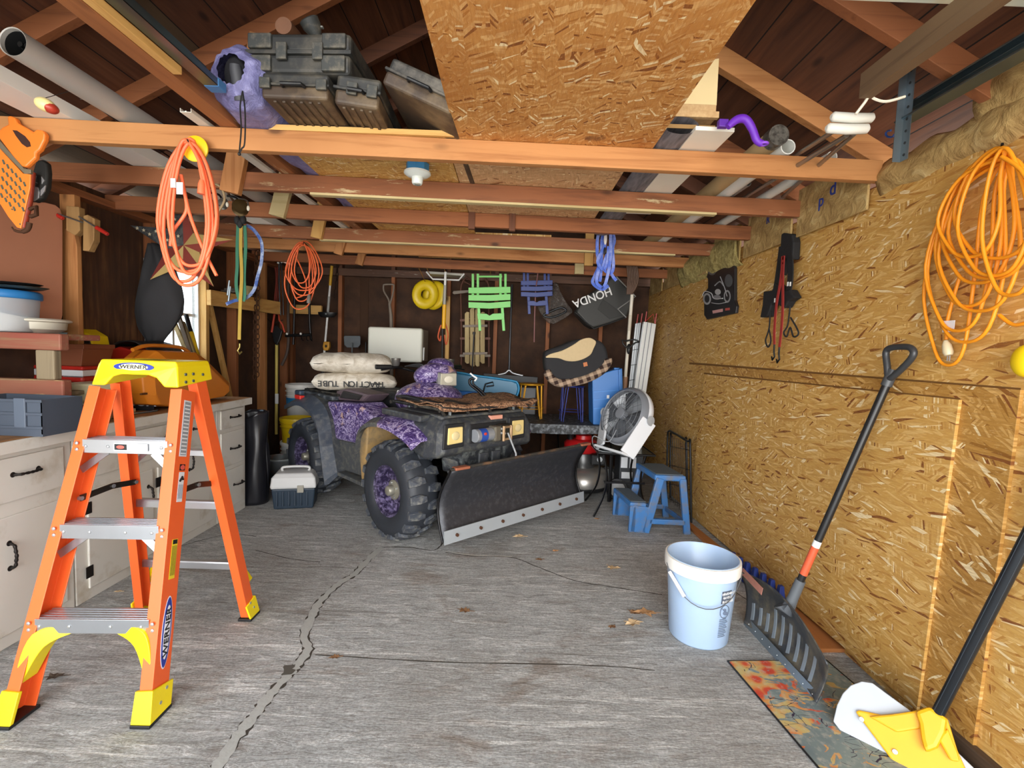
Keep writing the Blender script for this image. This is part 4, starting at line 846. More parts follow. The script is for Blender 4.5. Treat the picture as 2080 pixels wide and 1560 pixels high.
cabinet('chipped white base cabinet behind the orange step ladder', 2.295, 3.42, [('d', 2.34, 3.0, .63, .82, 2.86, .75), ('d', 3.05, 3.38, .63, .82, 3.22, .75), ('h', 2.36, 2.80, .06, .57, 2.76, .42), ('h', 2.84, 3.38, .06, .57, 3.12, .54)])
cabinet('narrow white cabinet with three stacked drawers at far end', 3.43, 3.80, [('d', 3.47, 3.76, .69, .83, 3.64, .77), ('d', 3.47, 3.76, .40, .66, 3.64, .53), ('d', 3.47, 3.76, .08, .37, 3.68, .24)])
T0 = thing('worktop', 'worn wooden worktop with chipped white edge over the cabinets', 'worktop', (XC - .2, 2.4, ZC - .03))
B().bb((XL + .085, 1.05, ZC - .03), (XC + .03, 3.83, ZC)).build('top_boards', wood('#a87848', '#6e5338', 'y', knots=False, splash='#c9c2b0', name='worn_top'), T0, bev=.003)
B().bb((XC + .03, 1.05, ZC - .055), (XC + .042, 3.83, ZC - .003)).build('front_edge', CABM, T0, bev=.003)

# weathered riser of old boards
OLD = wood('#8d8068', '#5e5443', 'x', knots=False, name='grey_old_wood'); OLDR = wood('#8f4a3c', '#8b7a58', 'x', knots=False, splash='#c9b37c', name='peeling_red_wood'); OLDP = wood('#8c7d63', '#5e5342', 'z', knots=False, name='old_post')
Yr = 2.27
def pr(nm, x0, y0, x1, y1, Y, th, m, par, bev=.004): 
    a, c = P(x0, y1, Y=Y), P(x1, y0, Y=Y); return B().bb((a.x, Y, a.z), (c.x, Y + th, c.z)).build(nm, m, par, bev=bev)
a = P(105, 866, Y=Yr)
T0 = thing('board_riser', 'weathered red and grey wooden riser standing on the worktop', 'shelf', (a.x, Yr, ZC))
zt0, zt1 = P(60, 710, Y=Yr).z, P(60, 676, Y=Yr).z; zm0, zm1 = P(60, 806, Y=Yr).z, P(60, 770, Y=Yr).z
xr1 = P(122, 690, Y=Yr).x; xr2 = P(128, 790, Y=Yr).x; lx = XL + .09
B().bb((lx, Yr, zt0), (xr1, Yr + .05, zt1)).build('slat', OLDR, T0, bev=.008); B().bb((lx, Yr + .055, zt1 - .03), (xr1 - .03, Yr + .26, zt1)).build('slat', OLDR, T0, bev=.006)
B().bb((lx, Yr, zm0), (xr2, Yr + .05, zm1)).build('slat', OLDR, T0, bev=.008); B().bb((lx, Yr + .055, zm0 + .0), (xr2 - .06, Yr + .3, zm0 + .02)).build('slat', OLD, T0, bev=.004)
q0, q1 = P(72, 800, Y=Yr).x, P(110, 800, Y=Yr).x; B().bb((q0, Yr + .004, zm1), (q1, Yr + .045, zt0)).build('post', OLDP, T0, bev=.006)
q0, q1 = P(90, 800, Y=Yr).x, P(121, 800, Y=Yr).x; B().bb((q0, Yr + .004, ZC + .001), (q1, Yr + .06, zm0)).build('post', OLDP, T0, bev=.012); B().bb((q0, Yr + .26, ZC + .001), (q1, Yr + .3, zm0)).build('post', OLDP, T0, bev=.006)
# tub with blue lid, basin, dark trays
c = P(0, 660, Y=2.42); c = V((c.x + .02, 2.40, zt1 + .001))
T0 = thing('storage_tub', 'clear tub of white powder with bright blue lid, on the riser', 'tub', c)
CLR = NT('cloudy_plastic').fin('#c9d2da', .25, 0, Alpha=.55)
B().lathe([(.001, 0), (.13, 0), (.138, .01), (.150, .175)], c, 36, caps=False).build('tub_wall', CLR, T0, sm=True)
b = B(); b.ring([[c + V((r * math.cos(q), r * math.sin(q), z + (.03 * math.cos(q + 2.6) if z > .05 else 0))) for q in (2 * PI * k / 36 for k in range(36))] for r, z in ((.13, .003), (.137, .03), (.140, .10), (.05, .125), (.001, .13))]); b.build('powder', mat('#efe9df', .9, 0, .05, 30, name='white_powder'), T0, sm=True)
B().lathe([(.156, .165), (.160, .17), (.160, .195), (.150, .205), (.001, .208)], c, 36).build('lid', mat('#2f7fc2', .4, name='blue_lid'), T0, sm=True)
for k, (dx, dz, lb) in enumerate(((.03, .215, 'dark green flat plastic tray lying on the blue lid'), (.0, .231, 'black flat plastic tray topmost above the blue lid'))):
    q = B(); q.ring([[c + V((dx + r * 1.3 * math.cos(a_), r * .8 * math.sin(a_), dz + z)) for a_ in (2 * PI * j / 28 for j in range(28))] for r, z in ((.13, 0), (.15, .009), (.145, .011), (.12, .004))]); tag(q.build('flat_tray', mat('#2f3835' if k == 0 else '#1b1c1e', .4), sm=True), lb, 'tray')
c = V((P(66, 660, Y=2.5).x - .0, 2.51, zt1 + .001)); bas = mat('#d8d3c2', .35, 0, .2, 12, name='enamel')
T0 = thing('enamel_basin', 'off-white basin with a stained rim beside the blue-lidded tub', 'basin', c)
B().lathe([(.09, 0), (.125, .02), (.13, .055), (.148, .06), (.150, .068), (.135, .075), (.118, .06), (.1, .02), (.001, .02)], c, 36).build('bowl', bas, T0, sm=True)
c = P(124, 684, Y=2.62); T0 = thing('blue_cup', 'small pale blue cup at the end of the riser', 'cup', c - V((0, 0, .03)))
B().lathe([(.02, -.03), (.026, .02), (.03, .024), (.022, .022), (.017, -.02)], c, 18).build('cup', mat('#8fb0bf', .4), T0, sm=True)
# planter, red tool box, sewing box, crate
c0, c1 = P(60, 742, Y=2.68), P(166, 696, Y=2.68)
def flare(nm, label, x0, x1, y0, y1, z0, z1, m, fl_=.85, rim=.02, cat='box'):
    T0 = thing(nm, label, cat, ((x0 + x1) / 2, (y0 + y1) / 2, z0)); cx, cy = (x0 + x1) / 2, (y0 + y1) / 2
    f = lambda s, z: [V((cx + (x - cx) * s, cy + (y - cy) * s, z)) for x, y in ((x0, y0), (x1, y0), (x1, y1), (x0, y1))]
    B().ring([f(fl_, z0), f(.97, z1 - rim), f(.93, z1 - rim), f(fl_ * .95, z0 + .01)]).build('body', m, T0, bev=.002)
    B().ring([f(.96, z1 - rim), f(1, z1 - rim), f(1.0, z1), f(.94, z1)], closed=True).build('rim', m, T0, bev=.002); return T0
zr1 = P(100, 775, Y=2.62).z; zr2 = P(100, 742, Y=2.62).z
RED = mat('#b5281f', .35, 0, .1, 10, name='red_enamel')
c = V((lx + .18, 2.72, zm0 + .021)); xr_ = P(168, 760, Y=2.62).x
T0 = thing('tool_box', 'red and white steel tool box lying on the middle board', 'tool box', (xr_ - .2, 2.75, zr1))
B().bb((xr_ - .42, 2.62, zr1), (xr_, 2.84, zr1 + (zr2 - zr1) * .38)).build('bottom', RED, T0, bev=.012); B().bb((xr_ - .418, 2.622, zr1 + (zr2 - zr1) * .38), (xr_ - .002, 2.838, zr1 + (zr2 - zr1) * .75)).build('white_band', mat('#d9d9da', .4), T0, bev=.003); B().bb((xr_ - .42, 2.62, zr1 + (zr2 - zr1) * .75), (xr_, 2.84, zr2)).build('lid', RED, T0, bev=.012)
B().bb((xr_ - .1, 2.61, zr1 + .03), (xr_ + .006, 2.618, zr1 + .034)).build('latch', ALU, T0)
flare('planter_box', 'brown plastic planter box with flared rim on the tool box', xr_ - .46, xr_ - .0, 2.63, 2.84, zr2, P(100, 697, Y=2.63).z, mat('#7c452b', .5, 0, .15, 10, name='brown_plastic'), .88, .025, 'planter')
x0, x1 = P(122, 800, Y=2.45).x, P(186, 800, Y=2.45).x
T0 = thing('bread_bin', 'cream lidded bin with a brown base beside the riser leg', 'bin', ((x0 + x1) / 2, 2.45, ZC)); zb1, zb2 = P(150, 822, Y=2.45).z, P(150, 779, Y=2.45).z
xa1 = x1 + .01
B().bb((x0 + .005, 2.45, ZC + .001), (xa1 - .005, 2.62, zb1)).build('base', mat('#8d5435', .45, 0, .1, 10, name='cocoa_plastic'), T0, bev=.015)
B().bb((x0, 2.445, zb1), (xa1, 2.625, zb1 + .012)).build('rim', mat('#d8d0a6', .4), T0, bev=.003); B().bb((x0 + .004, 2.45, zb1 + .012), (xa1 - .006, 2.62, zb2)).build('lid', mat('#dcd5ae', .4, 0, .05), T0, bev=.012)
B().bb((x0 + .05, 2.438, zb1 - .006), (x0 + .09, 2.446, zb1 + .018)).build('catch', mat('#d8d0a6', .4), T0, bev=.002)
# grey crate in front
CRT = mat('#4c5562', .5, 0, .12, 14, name='slate_plastic')
Yc_ = 2.06; x1 = P(86, 850, Y=Yc_).x; x0 = x1 - .36; z1 = P(60, 812, Y=Yc_).z
T0 = thing('folding_crate', 'slate grey plastic crate with ribbed sides at worktop front', 'crate', ((x0 + x1) / 2, Yc_, ZC))
x0 = max(x0, lx + .002); H_ = z1 - ZC
for (a_, b_) in (((x0, Yc_, ZC + .012), (x1, Yc_ + .006, z1)), ((x0, Yc_ + .19, ZC + .012), (x1, Yc_ + .196, z1)), ((x1 - .006, Yc_, ZC + .012), (x1, Yc_ + .196, z1)), ((x0, Yc_, ZC + .012), (x0 + .006, Yc_ + .196, z1))):
    B().bb(a_, b_).build('side_panel', CRT, T0)
B().bb((x0 + .002, Yc_ + .002, ZC + .001), (x1 - .002, Yc_ + .19, ZC + .012)).build('bottom', CRT, T0)
for z in (.25, .62, .97): B().bb((x0 - .004, Yc_ - .007, ZC + H_ * z - .006), (x1 + .004, Yc_, ZC + H_ * z + .006)).build('rib', CRT, T0, bev=.001)
for k in (.35, .75): B().bb((x0 + (x1 - x0) * k - .025, Yc_ - .01, ZC + .04), (x0 + (x1 - x0) * k + .025, Yc_ - .001, z1 + .006)).build('clip', mat('#5b6675', .5), T0, bev=.003)
# yellow topped pail
c = V((P(162, 760, Y=2.98).x, 2.98, ZC + .001)); hz = P(160, 745, Y=2.9).z - ZC
T0 = bucket('pail', 'pale grey pail with yellow and black lid behind the planter', c.x, c.y, .10, .115, hz + .02, '#b9b3ab', ribs=False, z0=c.z)
B().lathe([(.114, hz - .0), (.119, hz + .0), (.120, hz + .05), (.112, hz + .06), (.001, hz + .06)], c, 30).build('yellow_band', YEL, T0, sm=True)
tp = [P(x, y, Y=2.9) for x, y in ((127, 690), (132, 668), (138, 662), (160, 668), (184, 682), (190, 712), (192, 728), (130, 728))]
B().prism(tp, (0, .13, 0)).build('yellow_hood', YEL, T0, bev=.01)
tp = [P(x, y, Y=2.895) for x, y in ((142, 690), (160, 682), (180, 684), (186, 712), (186, 722), (160, 722), (160, 702))]
B().prism(tp, (0, .01, 0)).build('black_panel', mat('#26241f', .6), T0, bev=.003)
# red peaked box under a dark tarp
pl_ = [P(x, y, Y=3.02) for x, y in ((196, 735), (203, 715), (240, 704), (290, 715), (296, 745), (290, 800), (200, 800))]
z_ = min(p.z for p in pl_); 
T0 = thing('red_cooler', 'red peaked box partly under a dark tarp, behind ladder top', 'cooler', (pl_[0].x + .15, 3.05, ZC)); B().prism([V((p.x, p.y, max(p.z, ZC + .001))) for p in pl_], (0, .25, 0)).build('box', RED, T0, bev=.012)
def tarp(u, v):
    x = P(188 + 140 * u, 700, Y=3.0).x; s = math.sin(PI * u); return V((x, 3.0 + .3 * v, P(240, 735 - 38 * s, Y=3.04).z + .015 + .012 * noise.noise(V((u * 9, v * 5, 2)))))
tag(B().grid(tarp, 24, 8).build('dark_tarp', mat('#221e1c', .6, 0, .3, 20, .3, name='dark_cloth'), sm=True, solid=.004), 'dark tarp draped over the red peaked box', 'tarp')
# plates with lettering
PLT = mat('#23242b', .45, 0, .1, 8, name='navy_plate'); LET = mat('#b9c0c8', .5)
for k, (x0, y0, x1, y1, lb, strs) in enumerate(((228, 762, 306, 797, 'upper dark sign with pale letters behind the ladder', (('N  S', 283, 778, .05),)), (224, 799, 312, 836, 'lower dark sign lettered in pale capitals, behind the ladder', (('A', 238, 822, .05), ('NOA', 285, 816, .052))))):
    Yp = 2.92 - k * .004; T0 = thing('sign_plate', lb, 'sign', P((x0 + x1) / 2, y1, Y=Yp)); 
    a_, b_ = P(x0, y1, Y=Yp), P(x1, y0, Y=Yp); B().bb((a_.x, Yp, max(a_.z, ZC + .001)), (b_.x, Yp + .003, b_.z)).build('plate', PLT, T0)
    for s, lx_, ly_, sz in strs: text(s, 'lettering', LET, T0, sz * 1.6, frame(P(lx_, ly_, Y=Yp - .001), (1, 0, 0), (0, 0, 1), (0, -1, 0)))
a_, b_ = P(223, 850, Y=2.75), P(246, 834, Y=2.75); tag(B().bb((a_.x, 2.75, ZC + .001), (b_.x, 2.86, b_.z)).build('cream_block', mat('#d6cda4', .5), bev=.003), 'small cream plastic block on worktop behind the ladder', 'block')
tag(B().tube(cr([V((-2.2, 2.75, ZC + .006)), V((-2.17, 2.8, ZC + .006)), V((-2.16, 2.9, ZC + .006)), V((-2.19, 2.95, ZC + .006))]), .005, 6).build('bent_wire', GAL, sm=True), 'short bent wire hook lying on the worktop', 'hook')
# orange chainsaw case
OR2 = mat('#d07a1e', .4, 0, .12, 8, name='orange_plastic'); Xs = -2.17
T0 = thing('chainsaw_case', 'large orange plastic chainsaw case on the worktop', 'case', (Xs - .12, 3.25, ZC))
hp = [(288, 762), (300, 728), (318, 713), (398, 716), (418, 730), (440, 752), (466, 778), (467, 792), (455, 803), (405, 812), (330, 826), (302, 822), (292, 800)]
pts = [P(x, y, X=Xs) for x, y in hp]; pts = [V((p.x, p.y, max(p.z, ZC + .001))) for p in pts]
ctr = sum(pts, V()) / len(pts)
def scl(s, dx): return [V((p.x + dx, ctr.y + (p.y - ctr.y) * s, ZC + .001 + (p.z - ZC) * s)) for p in pts]
B().ring([scl(.86, .035), scl(1, 0), scl(1, -.08), scl(1, -.14), scl(.86, -.17)]).build('shell', OR2, T0, bev=.008, seg=3)
B().ring([scl(1.012, -.085), scl(1.012, -.075)]).build('seam_rim', mat('#a85c12', .45), T0)
q = [P(x, y, X=Xs + .02) for x, y in ((300, 712), (330, 703), (390, 706), (410, 716))]; B().tube([V((p.x - .09, p.y, p.z)) for p in cr(q, 4)], .012, 8).build('handle', OR2, T0, sm=True)
for x, y in ((444, 778), (292, 800)): c = P(x, y, X=Xs + .006); B().box(c, (.01, .05, .012)).build('latch', mat('#5a3410', .5), T0, bev=.002)
# ================================================================== LEFT WALL HANGING THINGS
# pink insulation sheet
pk = [P(x, y, X=XL + .03) for x, y in ((-60, 408), (82, 411), (102, 416), (112, 424), (117, 440), (117, 640), (100, 700), (-60, 700))]
PKM = mat('#c98a6c', .7, 0, .15, 6, .2, name='salmon_board'); b = B().prism(pk, (.03, 0, 0)); tag(b.build('foam_sheet', PKM, bev=.004), 'large salmon pink sheet leaning on the left wall', 'sheet')
# orange saw guard (hand saw in sleeve) hung on nearest joist
Ys = 2.02 - .0; Ys = jy(0, -2.1) - .03
SO = mat('#f2812e', .4, 0, .1, 6, name='bright_orange_plastic')
T0 = thing('saw_mitre_guide', 'bright orange plastic saw with slotted blade guide on nearest joist', 'hand saw', P(30, 300, Y=Ys))
hd = [P(x, y, Y=Ys) for x, y in ((14, 236), (20, 234), (30, 238), (34, 248), (58, 262), (66, 268), (74, 262), (86, 264), (91, 272), (90, 284), (84, 296), (80, 304), (72, 310), (72, 320), (52, 339), (44, 338), (26, 318), (0, 284), (-8, 270), (4, 258), (16, 252))]
B().prism(hd, (0, .022, 0)).build('handle', SO, T0, bev=.006)
sl_ = [P(x, y, Y=Ys - .002) for x, y in ((25, 264), (34, 265), (50, 276), (60, 288), (62, 297), (54, 299), (44, 292), (32, 276))]
B().prism(sl_, (0, .002, 0)).build('hand_hole', mat('#3a1c14', .8), T0, bev=.0005)
B().prism([P(x, y, Y=Ys) for x, y in ((-4, 282), (48, 342), (62, 344), (62, 352), (50, 354), (-4, 298))], (0, .012, 0)).build('blade_spine', mat('#7f7460', .5, .3), T0, bev=.002)
B().prism([P(x, y, Y=Ys) for x, y in ((-4, 298), (46, 352), (62, 354), (61, 380), (42, 464), (34, 462), (16, 440), (-4, 408))], (0, .006, 0)).build('slotted_guide', SO, T0, bev=.002)
for r in range(5):
    for k in range(6 - (r == 4) * 2):
        x, y = 6 + k * 8.5 - r * 1.0, 325 + k * 9 + r * 17
        if x < 56 - (y - 380) * .2 and y < 430 and x > -2: c = P(x, y, Y=Ys - .001); B().tube([c, c + V((.006, 0, -.016))], .0035, 6).build('slot', mat('#4c5a50', .6), T0)
for k, (x, y) in enumerate(((14, 400), (24, 425), (40, 455))): c = P(x, y, Y=Ys - .002); B().cyl(c, c + V((0, .003, 0)), .003, n=8).build('slot', mat('#4c5a50', .6), T0)
# glove and hammer
T0 = thing('work_glove', 'black and silver work glove hanging behind the orange saw', 'glove', P(80, 360, Y=2.25))
B().prism([P(x, y, Y=2.25) for x, y in ((66, 345), (72, 326), (84, 323), (94, 330), (96, 350), (94, 380), (84, 402), (68, 411), (60, 402), (60, 375))], (0, .03, 0)).build('glove_body', mat('#2a2a28', .7, 0, .3, 30, .3, name='black_leather'), T0, bev=.009, seg=3)
for pts in ([(62, 368), (72, 356), (70, 368), (76, 372)], [(60, 395), (66, 378), (76, 380), (80, 390), (78, 402), (68, 408)], [(84, 358), (90, 366), (84, 374)], [(82, 386), (92, 376), (90, 388), (82, 398)]):
    B().prism([P(x, y, Y=2.245) for x, y in pts], (0, .006, 0)).build('silver_patch', mat('#a8a9ac', .4, .3), T0, bev=.001)
c = P(78, 325, Y=2.26); B().tube([c, V((c.x, jy(0, c.x) + .02, ZJ + .004))], .002, 5).build('hanging_loop', BLK, T0)
T0 = thing('claw_hammer', 'hammer with red taped handle hanging under the orange saw', 'hammer', P(55, 430, Y=2.22))
B().tube([P(x, y, Y=2.22) for x, y in ((66, 350), (60, 410), (52, 445), (48, 462))], .012, 10).build('handle', mat('#b8442c', .5, 0, .6, 60, name='red_tape'), T0, sm=True)
B().tube(cr([P(x, y, Y=2.22) for x, y in ((24, 461), (30, 468), (44, 471), (56, 466), (60, 452))], 5), [.003] * 5 + [.006] * 6 + [.01] * 6 + [.011] * 4, 8).build('claw', RUST, T0, sm=True)
B().tube([P(x, y, Y=2.22) for x, y in ((60, 425), (74, 420), (74, 436), (62, 440))], .009, 8).build('cheek', RUST, T0, sm=True)
c = P(66, 352, Y=2.22); B().tube([c, V((c.x, jy(0, c.x) + .02, ZJ + .004))], .002, 5).build('hanging_loop', BLK, T0)
# wooden hand screw clamp on the post
Yw = 2.74; CLW = wood('#a98452', '#7d5c34', 'z', knots=False, name='clamp_maple')
T0 = thing('hand_screw_clamp', 'wooden hand screw clamp with red handles on the wall post', 'clamp', P(150, 470, Y=Yw))
for pts, n_ in (([(134, 418), (160, 420), (162, 468), (152, 478), (134, 468)], 0), ([(169, 438), (178, 436), (192, 444), (191, 488), (180, 510), (168, 509)], 1)):
    B().prism([P(x, y, Y=Yw) for x, y in pts], (0, .04, 0)).build('jaw', CLW, T0, bev=.003)
for a_, b_ in (((100, 428), (168, 452)), ((160, 440), (218, 476))):
    B().cyl(P(*a_, Y=Yw - .015), P(*b_, Y=Yw - .015), .004, n=8).build('screw', GAL, T0)
for a_, b_ in (((98, 426), (128, 444)), ((196, 462), (219, 476))):
    B().cyl(P(*a_, Y=Yw - .015), P(*b_, Y=Yw - .015), .012, .010, n=12).build('red_handle', RED, T0, bev=.002)
B().prism([P(x, y, Y=2.79) for x, y in ((130, 462), (150, 470), (156, 500), (160, 680), (132, 680))], (0, .03, 0)).build('post_scab', WDO['z'], wl, bev=.003)
# barn star
Yt = 3.2; CE = P(373, 498, Y=Yt - .05)
tips = [(265, 458), (369, 400), (473, 487), (434, 582), (305, 568)]; inn = [(350, 452), (400, 470), (412, 520), (373, 548), (335, 510)]
inn = [(346, 465), (392, 474), (404, 512), (371, 540), (338, 506)]
T0 = thing('barn_star', 'folded tin barn star in faded stars and stripes colours', 'star', P(373, 560, Y=Yt))
NVY = mat('#3c4148', .6, 0, .3, 20, dirt='#6a6a66', dsc=12, name='faded_navy'); MAR = mat('#8c3b33', .6, 0, .3, 14, name='barn_red'); CRM = mat('#bfa567', .6, 0, .25, 14, name='antique_cream')
cols = [(NVY, NVY), (NVY, MAR), (CRM, MAR), (CRM, MAR), (CRM, MAR)]
for i in range(5):
    t0 = P(*tips[i], Y=Yt); i0 = P(*inn[i - 1], Y=Yt); i1 = P(*inn[i], Y=Yt)
    for pt, m in ((i0, cols[i][0]), (i1, cols[i][1])):
        B().add([CE, pt, t0], [(0, 1, 2)]).build('star_facet', m, T0, solid=.002)
for x, y in ((280, 464), (293, 468), (305, 476), (318, 470), (330, 482), (341, 488), (352, 430), (356, 446), (360, 462), (363, 480)):
    c = P(x, y, Y=Yt - .045 if x < 345 else Yt - .05) - V((0, .006, 0)); b = B(); pp_ = [c + V((math.sin(k * PI / 5) * r, 0, math.cos(k * PI / 5) * r)) for k, r in ((j, .012 if j % 2 == 0 else .005) for j in range(10))]; b.prism(pp_, (0, .002, 0)); b.build('small_star', mat('#cfc6a8', .6), T0)
struct(B().prism([P(x, y, Y=3.36) for x, y in ((274, 500), (304, 500), (318, 545), (300, 640), (274, 640))], (0, .02, 0)).build('wall_trim', mat('#4e2c20', .7, 0, .2, 10, name='brown_board'), wl, bev=.003)) if False else None
# dark grey cloth bag under the star
def bag(u, v):
    y = 495 + 200 * v; prof = [(300, 322), (296, 340), (290, 358), (284, 366), (279, 371), (277, 368), (282, 352), (300, 330)]
    k = v * 7; i = min(int(k), 6); f = k - i; xl = prof[i][0] * (1 - f) + prof[i + 1][0] * f; xr = prof[i][1] * (1 - f) + prof[i + 1][1] * f
    q = u * 2 * PI; cx = (xl + xr) / 2; hw = (xr - xl) / 2
    p = P(cx + hw * math.cos(q), y, Y=3.28); r = hw / 970 * 3.28; return p + V((0, -.45 * r * math.sin(q) + .03 * noise.noise(V((u * 8, v * 3, 0))), .0))
tag(B().grid(bag, 40, 30).build('cloth_bag', mat('#333336', .9, 0, .3, 8, .3, name='charcoal_cloth'), sm=True, solid=.003), 'dark grey cloth bag hanging below the barn star', 'bag')
# big orange cord on nearest joist, with yellow disc
Yk = jy(0, -1.4) - .03
def pk_(x, y, l): return P(x, y, Y=Yk - .006 * (l + 1))
ORC = mat('#f4744a', .45, 0, .06, 8, name='coral_orange_rubber')
T0 = coil('extension_cord', 'thick orange extension cord coiled on the nearest joist', (382, 285),
     [(325, 420, 572, 285), (320, 442, 552, 282), (332, 432, 580, 288), (342, 440, 540, 284), (350, 425, 556, 290)], pk_, .0068, ORC, tails=([(376, 395), (378, 430), (352, 470), (346, 500)], [(368, 355), (384, 430), (410, 500), (440, 560)]), n=9, seed=2)
c = P(398, 303, Y=Yk - .0); B().lathe([(.001, .0), (.052, .0), (.052, .006), (.045, .009), (.001, .009)], c, 30, Matrix.Rotation(PI / 2, 3, 'X')).build('yellow_disc', mat('#f5c71b', .4), T0, sm=True)
B().tube([P(380, 283, Y=Yk - .045), P(391, 302, Y=Yk - .03), P(391, 305, Y=Yk)], .003, 6).build('hook', IRON, T0, sm=True)
B().bb(P(346, 362, Y=Yk - .05), P(358, 382, Y=Yk - .045)).build('cord_tag', WHT, T0); B().bb(P(358, 370, Y=Yk - .048), P(372, 395, Y=Yk - .046)).build('cord_tag', WHT, T0)
a_, b_ = P(410, 366, Y=Yk - .04), P(409, 394, Y=Yk - .04); B().tube([a_, a_.lerp(b_, .3), b_], [.008, .013, .015], 10).build('plug', ORC, T0, sm=True)
# second orange cord further back
def p2(x, y, l): return P(x, y, Y=4.05 - .006 * (l + 1))
T0 = coil('extension_cord', 'thin orange extension cord coiled on a hook mid garage', (616, 492), [(578, 640, 628, 490), (590, 635, 612, 494), (580, 655, 590, 492), (586, 648, 600, 490), (598, 642, 585, 496), (592, 630, 575, 498)], p2, .0055, mat('#ee6f3c', .45, 0, .06, 8), tails=([(628, 600), (628, 560), (628, 520), (622, 500)], [(600, 520), (612, 545), (622, 575), (618, 598), (600, 606)]), n=7, seed=9)
a_, b_ = P(628, 598, Y=3.98), P(627, 616, Y=3.98); B().tube([a_, a_.lerp(b_, .2), b_], [.008, .016, .016], 10).build('plug', mat('#77716a', .4), T0, sm=True)
c = P(617, 492, Y=3.99); B().tube([V((c.x, jy(4, c.x) + .02, ZJ + .004)), V((c.x, jy(4, c.x) + .02, ZJ - .01)), c, P(616, 497, Y=3.97)], .003, 6).build('hook', IRON, T0, sm=True)
# green / yellow / blue straps
Yq = 2.75
GRS = mat('#2d6b52', .7, 0, .15, 40, name='green_webbing'); YWS = mat('#a98c34', .7, 0, .2, 40, name='mustard_webbing'); BWS = mat('#2f4f94', .7, 0, .3, 30, dirt='#a8b4c8', dsc=12, damt=.3, name='blue_webbing')
T0 = thing('ratchet_straps', 'green and mustard webbing straps hanging from the joist hook', 'strap', P(490, 540, Y=Yq))
for pts, m, w in (([(484, 455), (482, 500), (482, 540), (480, 580), (486, 610)], GRS, .018), ([(497, 458), (499, 500), (496, 560), (497, 600), (494, 612)], GRS, .018), ([(490, 450), (489, 500), (491, 560), (488, 620), (486, 690)], YWS, .018)):
    B().strap(cr([P(x, y, Y=Yq - (.01 if m is YWS else 0)) for x, y in pts], 5), w, (1, 0, 0), .004).build('webbing', m, T0)
c = P(487, 698, Y=Yq); B().tube([c, c - V((0, 0, .02)), c - V((.012, 0, .04)), c - V((0, 0, .06)), c - V((-.012, 0, .045))], .005, 8).build('hook', mat('#9c8a50', .3, .8), T0, sm=True)
for x, y in ((482, 448), (494, 446), (488, 455)): B().sph(P(x, y, Y=Yq - .01), (.016, .018, .025), 12, 8).build('strap_bundle', NYL, T0, sm=True)
c = P(488, 430, Y=Yq); B().tube([V((c.x, jy(1, c.x) + .03, ZJ + .01)), c, P(487, 450, Y=Yq)], .006, 8).build('joist_hook', RUST, T0, sm=True)
T0 = thing('blue_strap', 'faded blue webbing strap looped beside the green straps', 'strap', P(520, 560, Y=Yq + .03))
B().strap(cr([P(x, y, Y=Yq + .03) for x, y in ((500, 458), (518, 470), (532, 495), (530, 530), (522, 565), (515, 590), (500, 606), (470, 612), (460, 618))], 5), .022, (.3, 0, 1), .003).build('webbing', BWS, T0) if False else None
rb = []; pp_ = cr([P(x, y, Y=Yq + .03) for x, y in ((500, 457), (516, 468), (531, 493), (531, 530), (523, 562), (516, 588), (500, 605), (475, 611), (459, 618))], 5)
b = B(); L = []
for i, p in enumerate(pp_):
    d = (pp_[min(i + 1, len(pp_) - 1)] - pp_[max(i - 1, 0)]).normalized(); nrm = V((d.z, 0, -d.x)); L.append((p - nrm * .009, p + nrm * .009))
b.ring([[a_, c_, c_ + V((0, .004, 0)), a_ + V((0, .004, 0))] for a_, c_ in L]); b.build('webbing', BWS, T0)
for x, y in ((462, 600), (464, 612)): B().cyl(P(x, y, Y=Yq), P(x + 4, y - 30, Y=Yq + .01), .006, n=8).build('ratchet_handle', GAL, T0)
# shelf boards
Ysh = 4.0
q0, q1 = P(424, 604, Y=3.95), P(566, 613, Y=4.9)
o = B().beam(q0 + V((0, 0, -.0)), V((q1.x, q1.y, q0.z)), .04, .125).build('shelf_rail', WDY['y'], bev=.003); tag(o, 'pale pine board nailed along the left wall studs', 'board')
q0, q1 = P(566, 628, Y=5.45), P(655, 629, Y=5.45)
o = B().bb((q0.x, 5.42, q0.z - .045), (q1.x, 5.46, q0.z + .055)).build('shelf_rail', WDY['x'], bev=.003); tag(o, 'short pine board fixed in the rear left corner', 'board')
c = P(506, 588, Y=4.35); zs_ = P(424, 604, Y=3.95).z + .064
T0 = thing('tin_can', 'rusty cream tin can standing on the pine board', 'can', (c.x + .0, 4.35, zs_)); c = V((P(500, 580, Y=4.35).x, 4.35, zs_))
B().lathe([(.001, 0), (.055, 0), (.055, .05), (.06, .055), (.06, .08), (.056, .083), (.054, .05), (.001, .045)], c, 24).build('can', mat('#a89a6c', .5, .2, .3, 20), T0, sm=True)
T0 = thing('grease_fittings', 'silver pipe fittings heaped on the pine board', 'hardware', (P(460, 580, Y=4.2).x, 4.2, zs_))
for k in range(6): a_ = V((P(452 + k * 5, 580, Y=4.2).x, 4.18 + .012 * (k % 3), zs_ + .014 + .018 * (k % 2))); B().cyl(a_, a_ + V((.05, .01, .006)), .012, .009, n=10).build('fitting', mat('#8f8d88', .3, .8), T0, bev=.002)
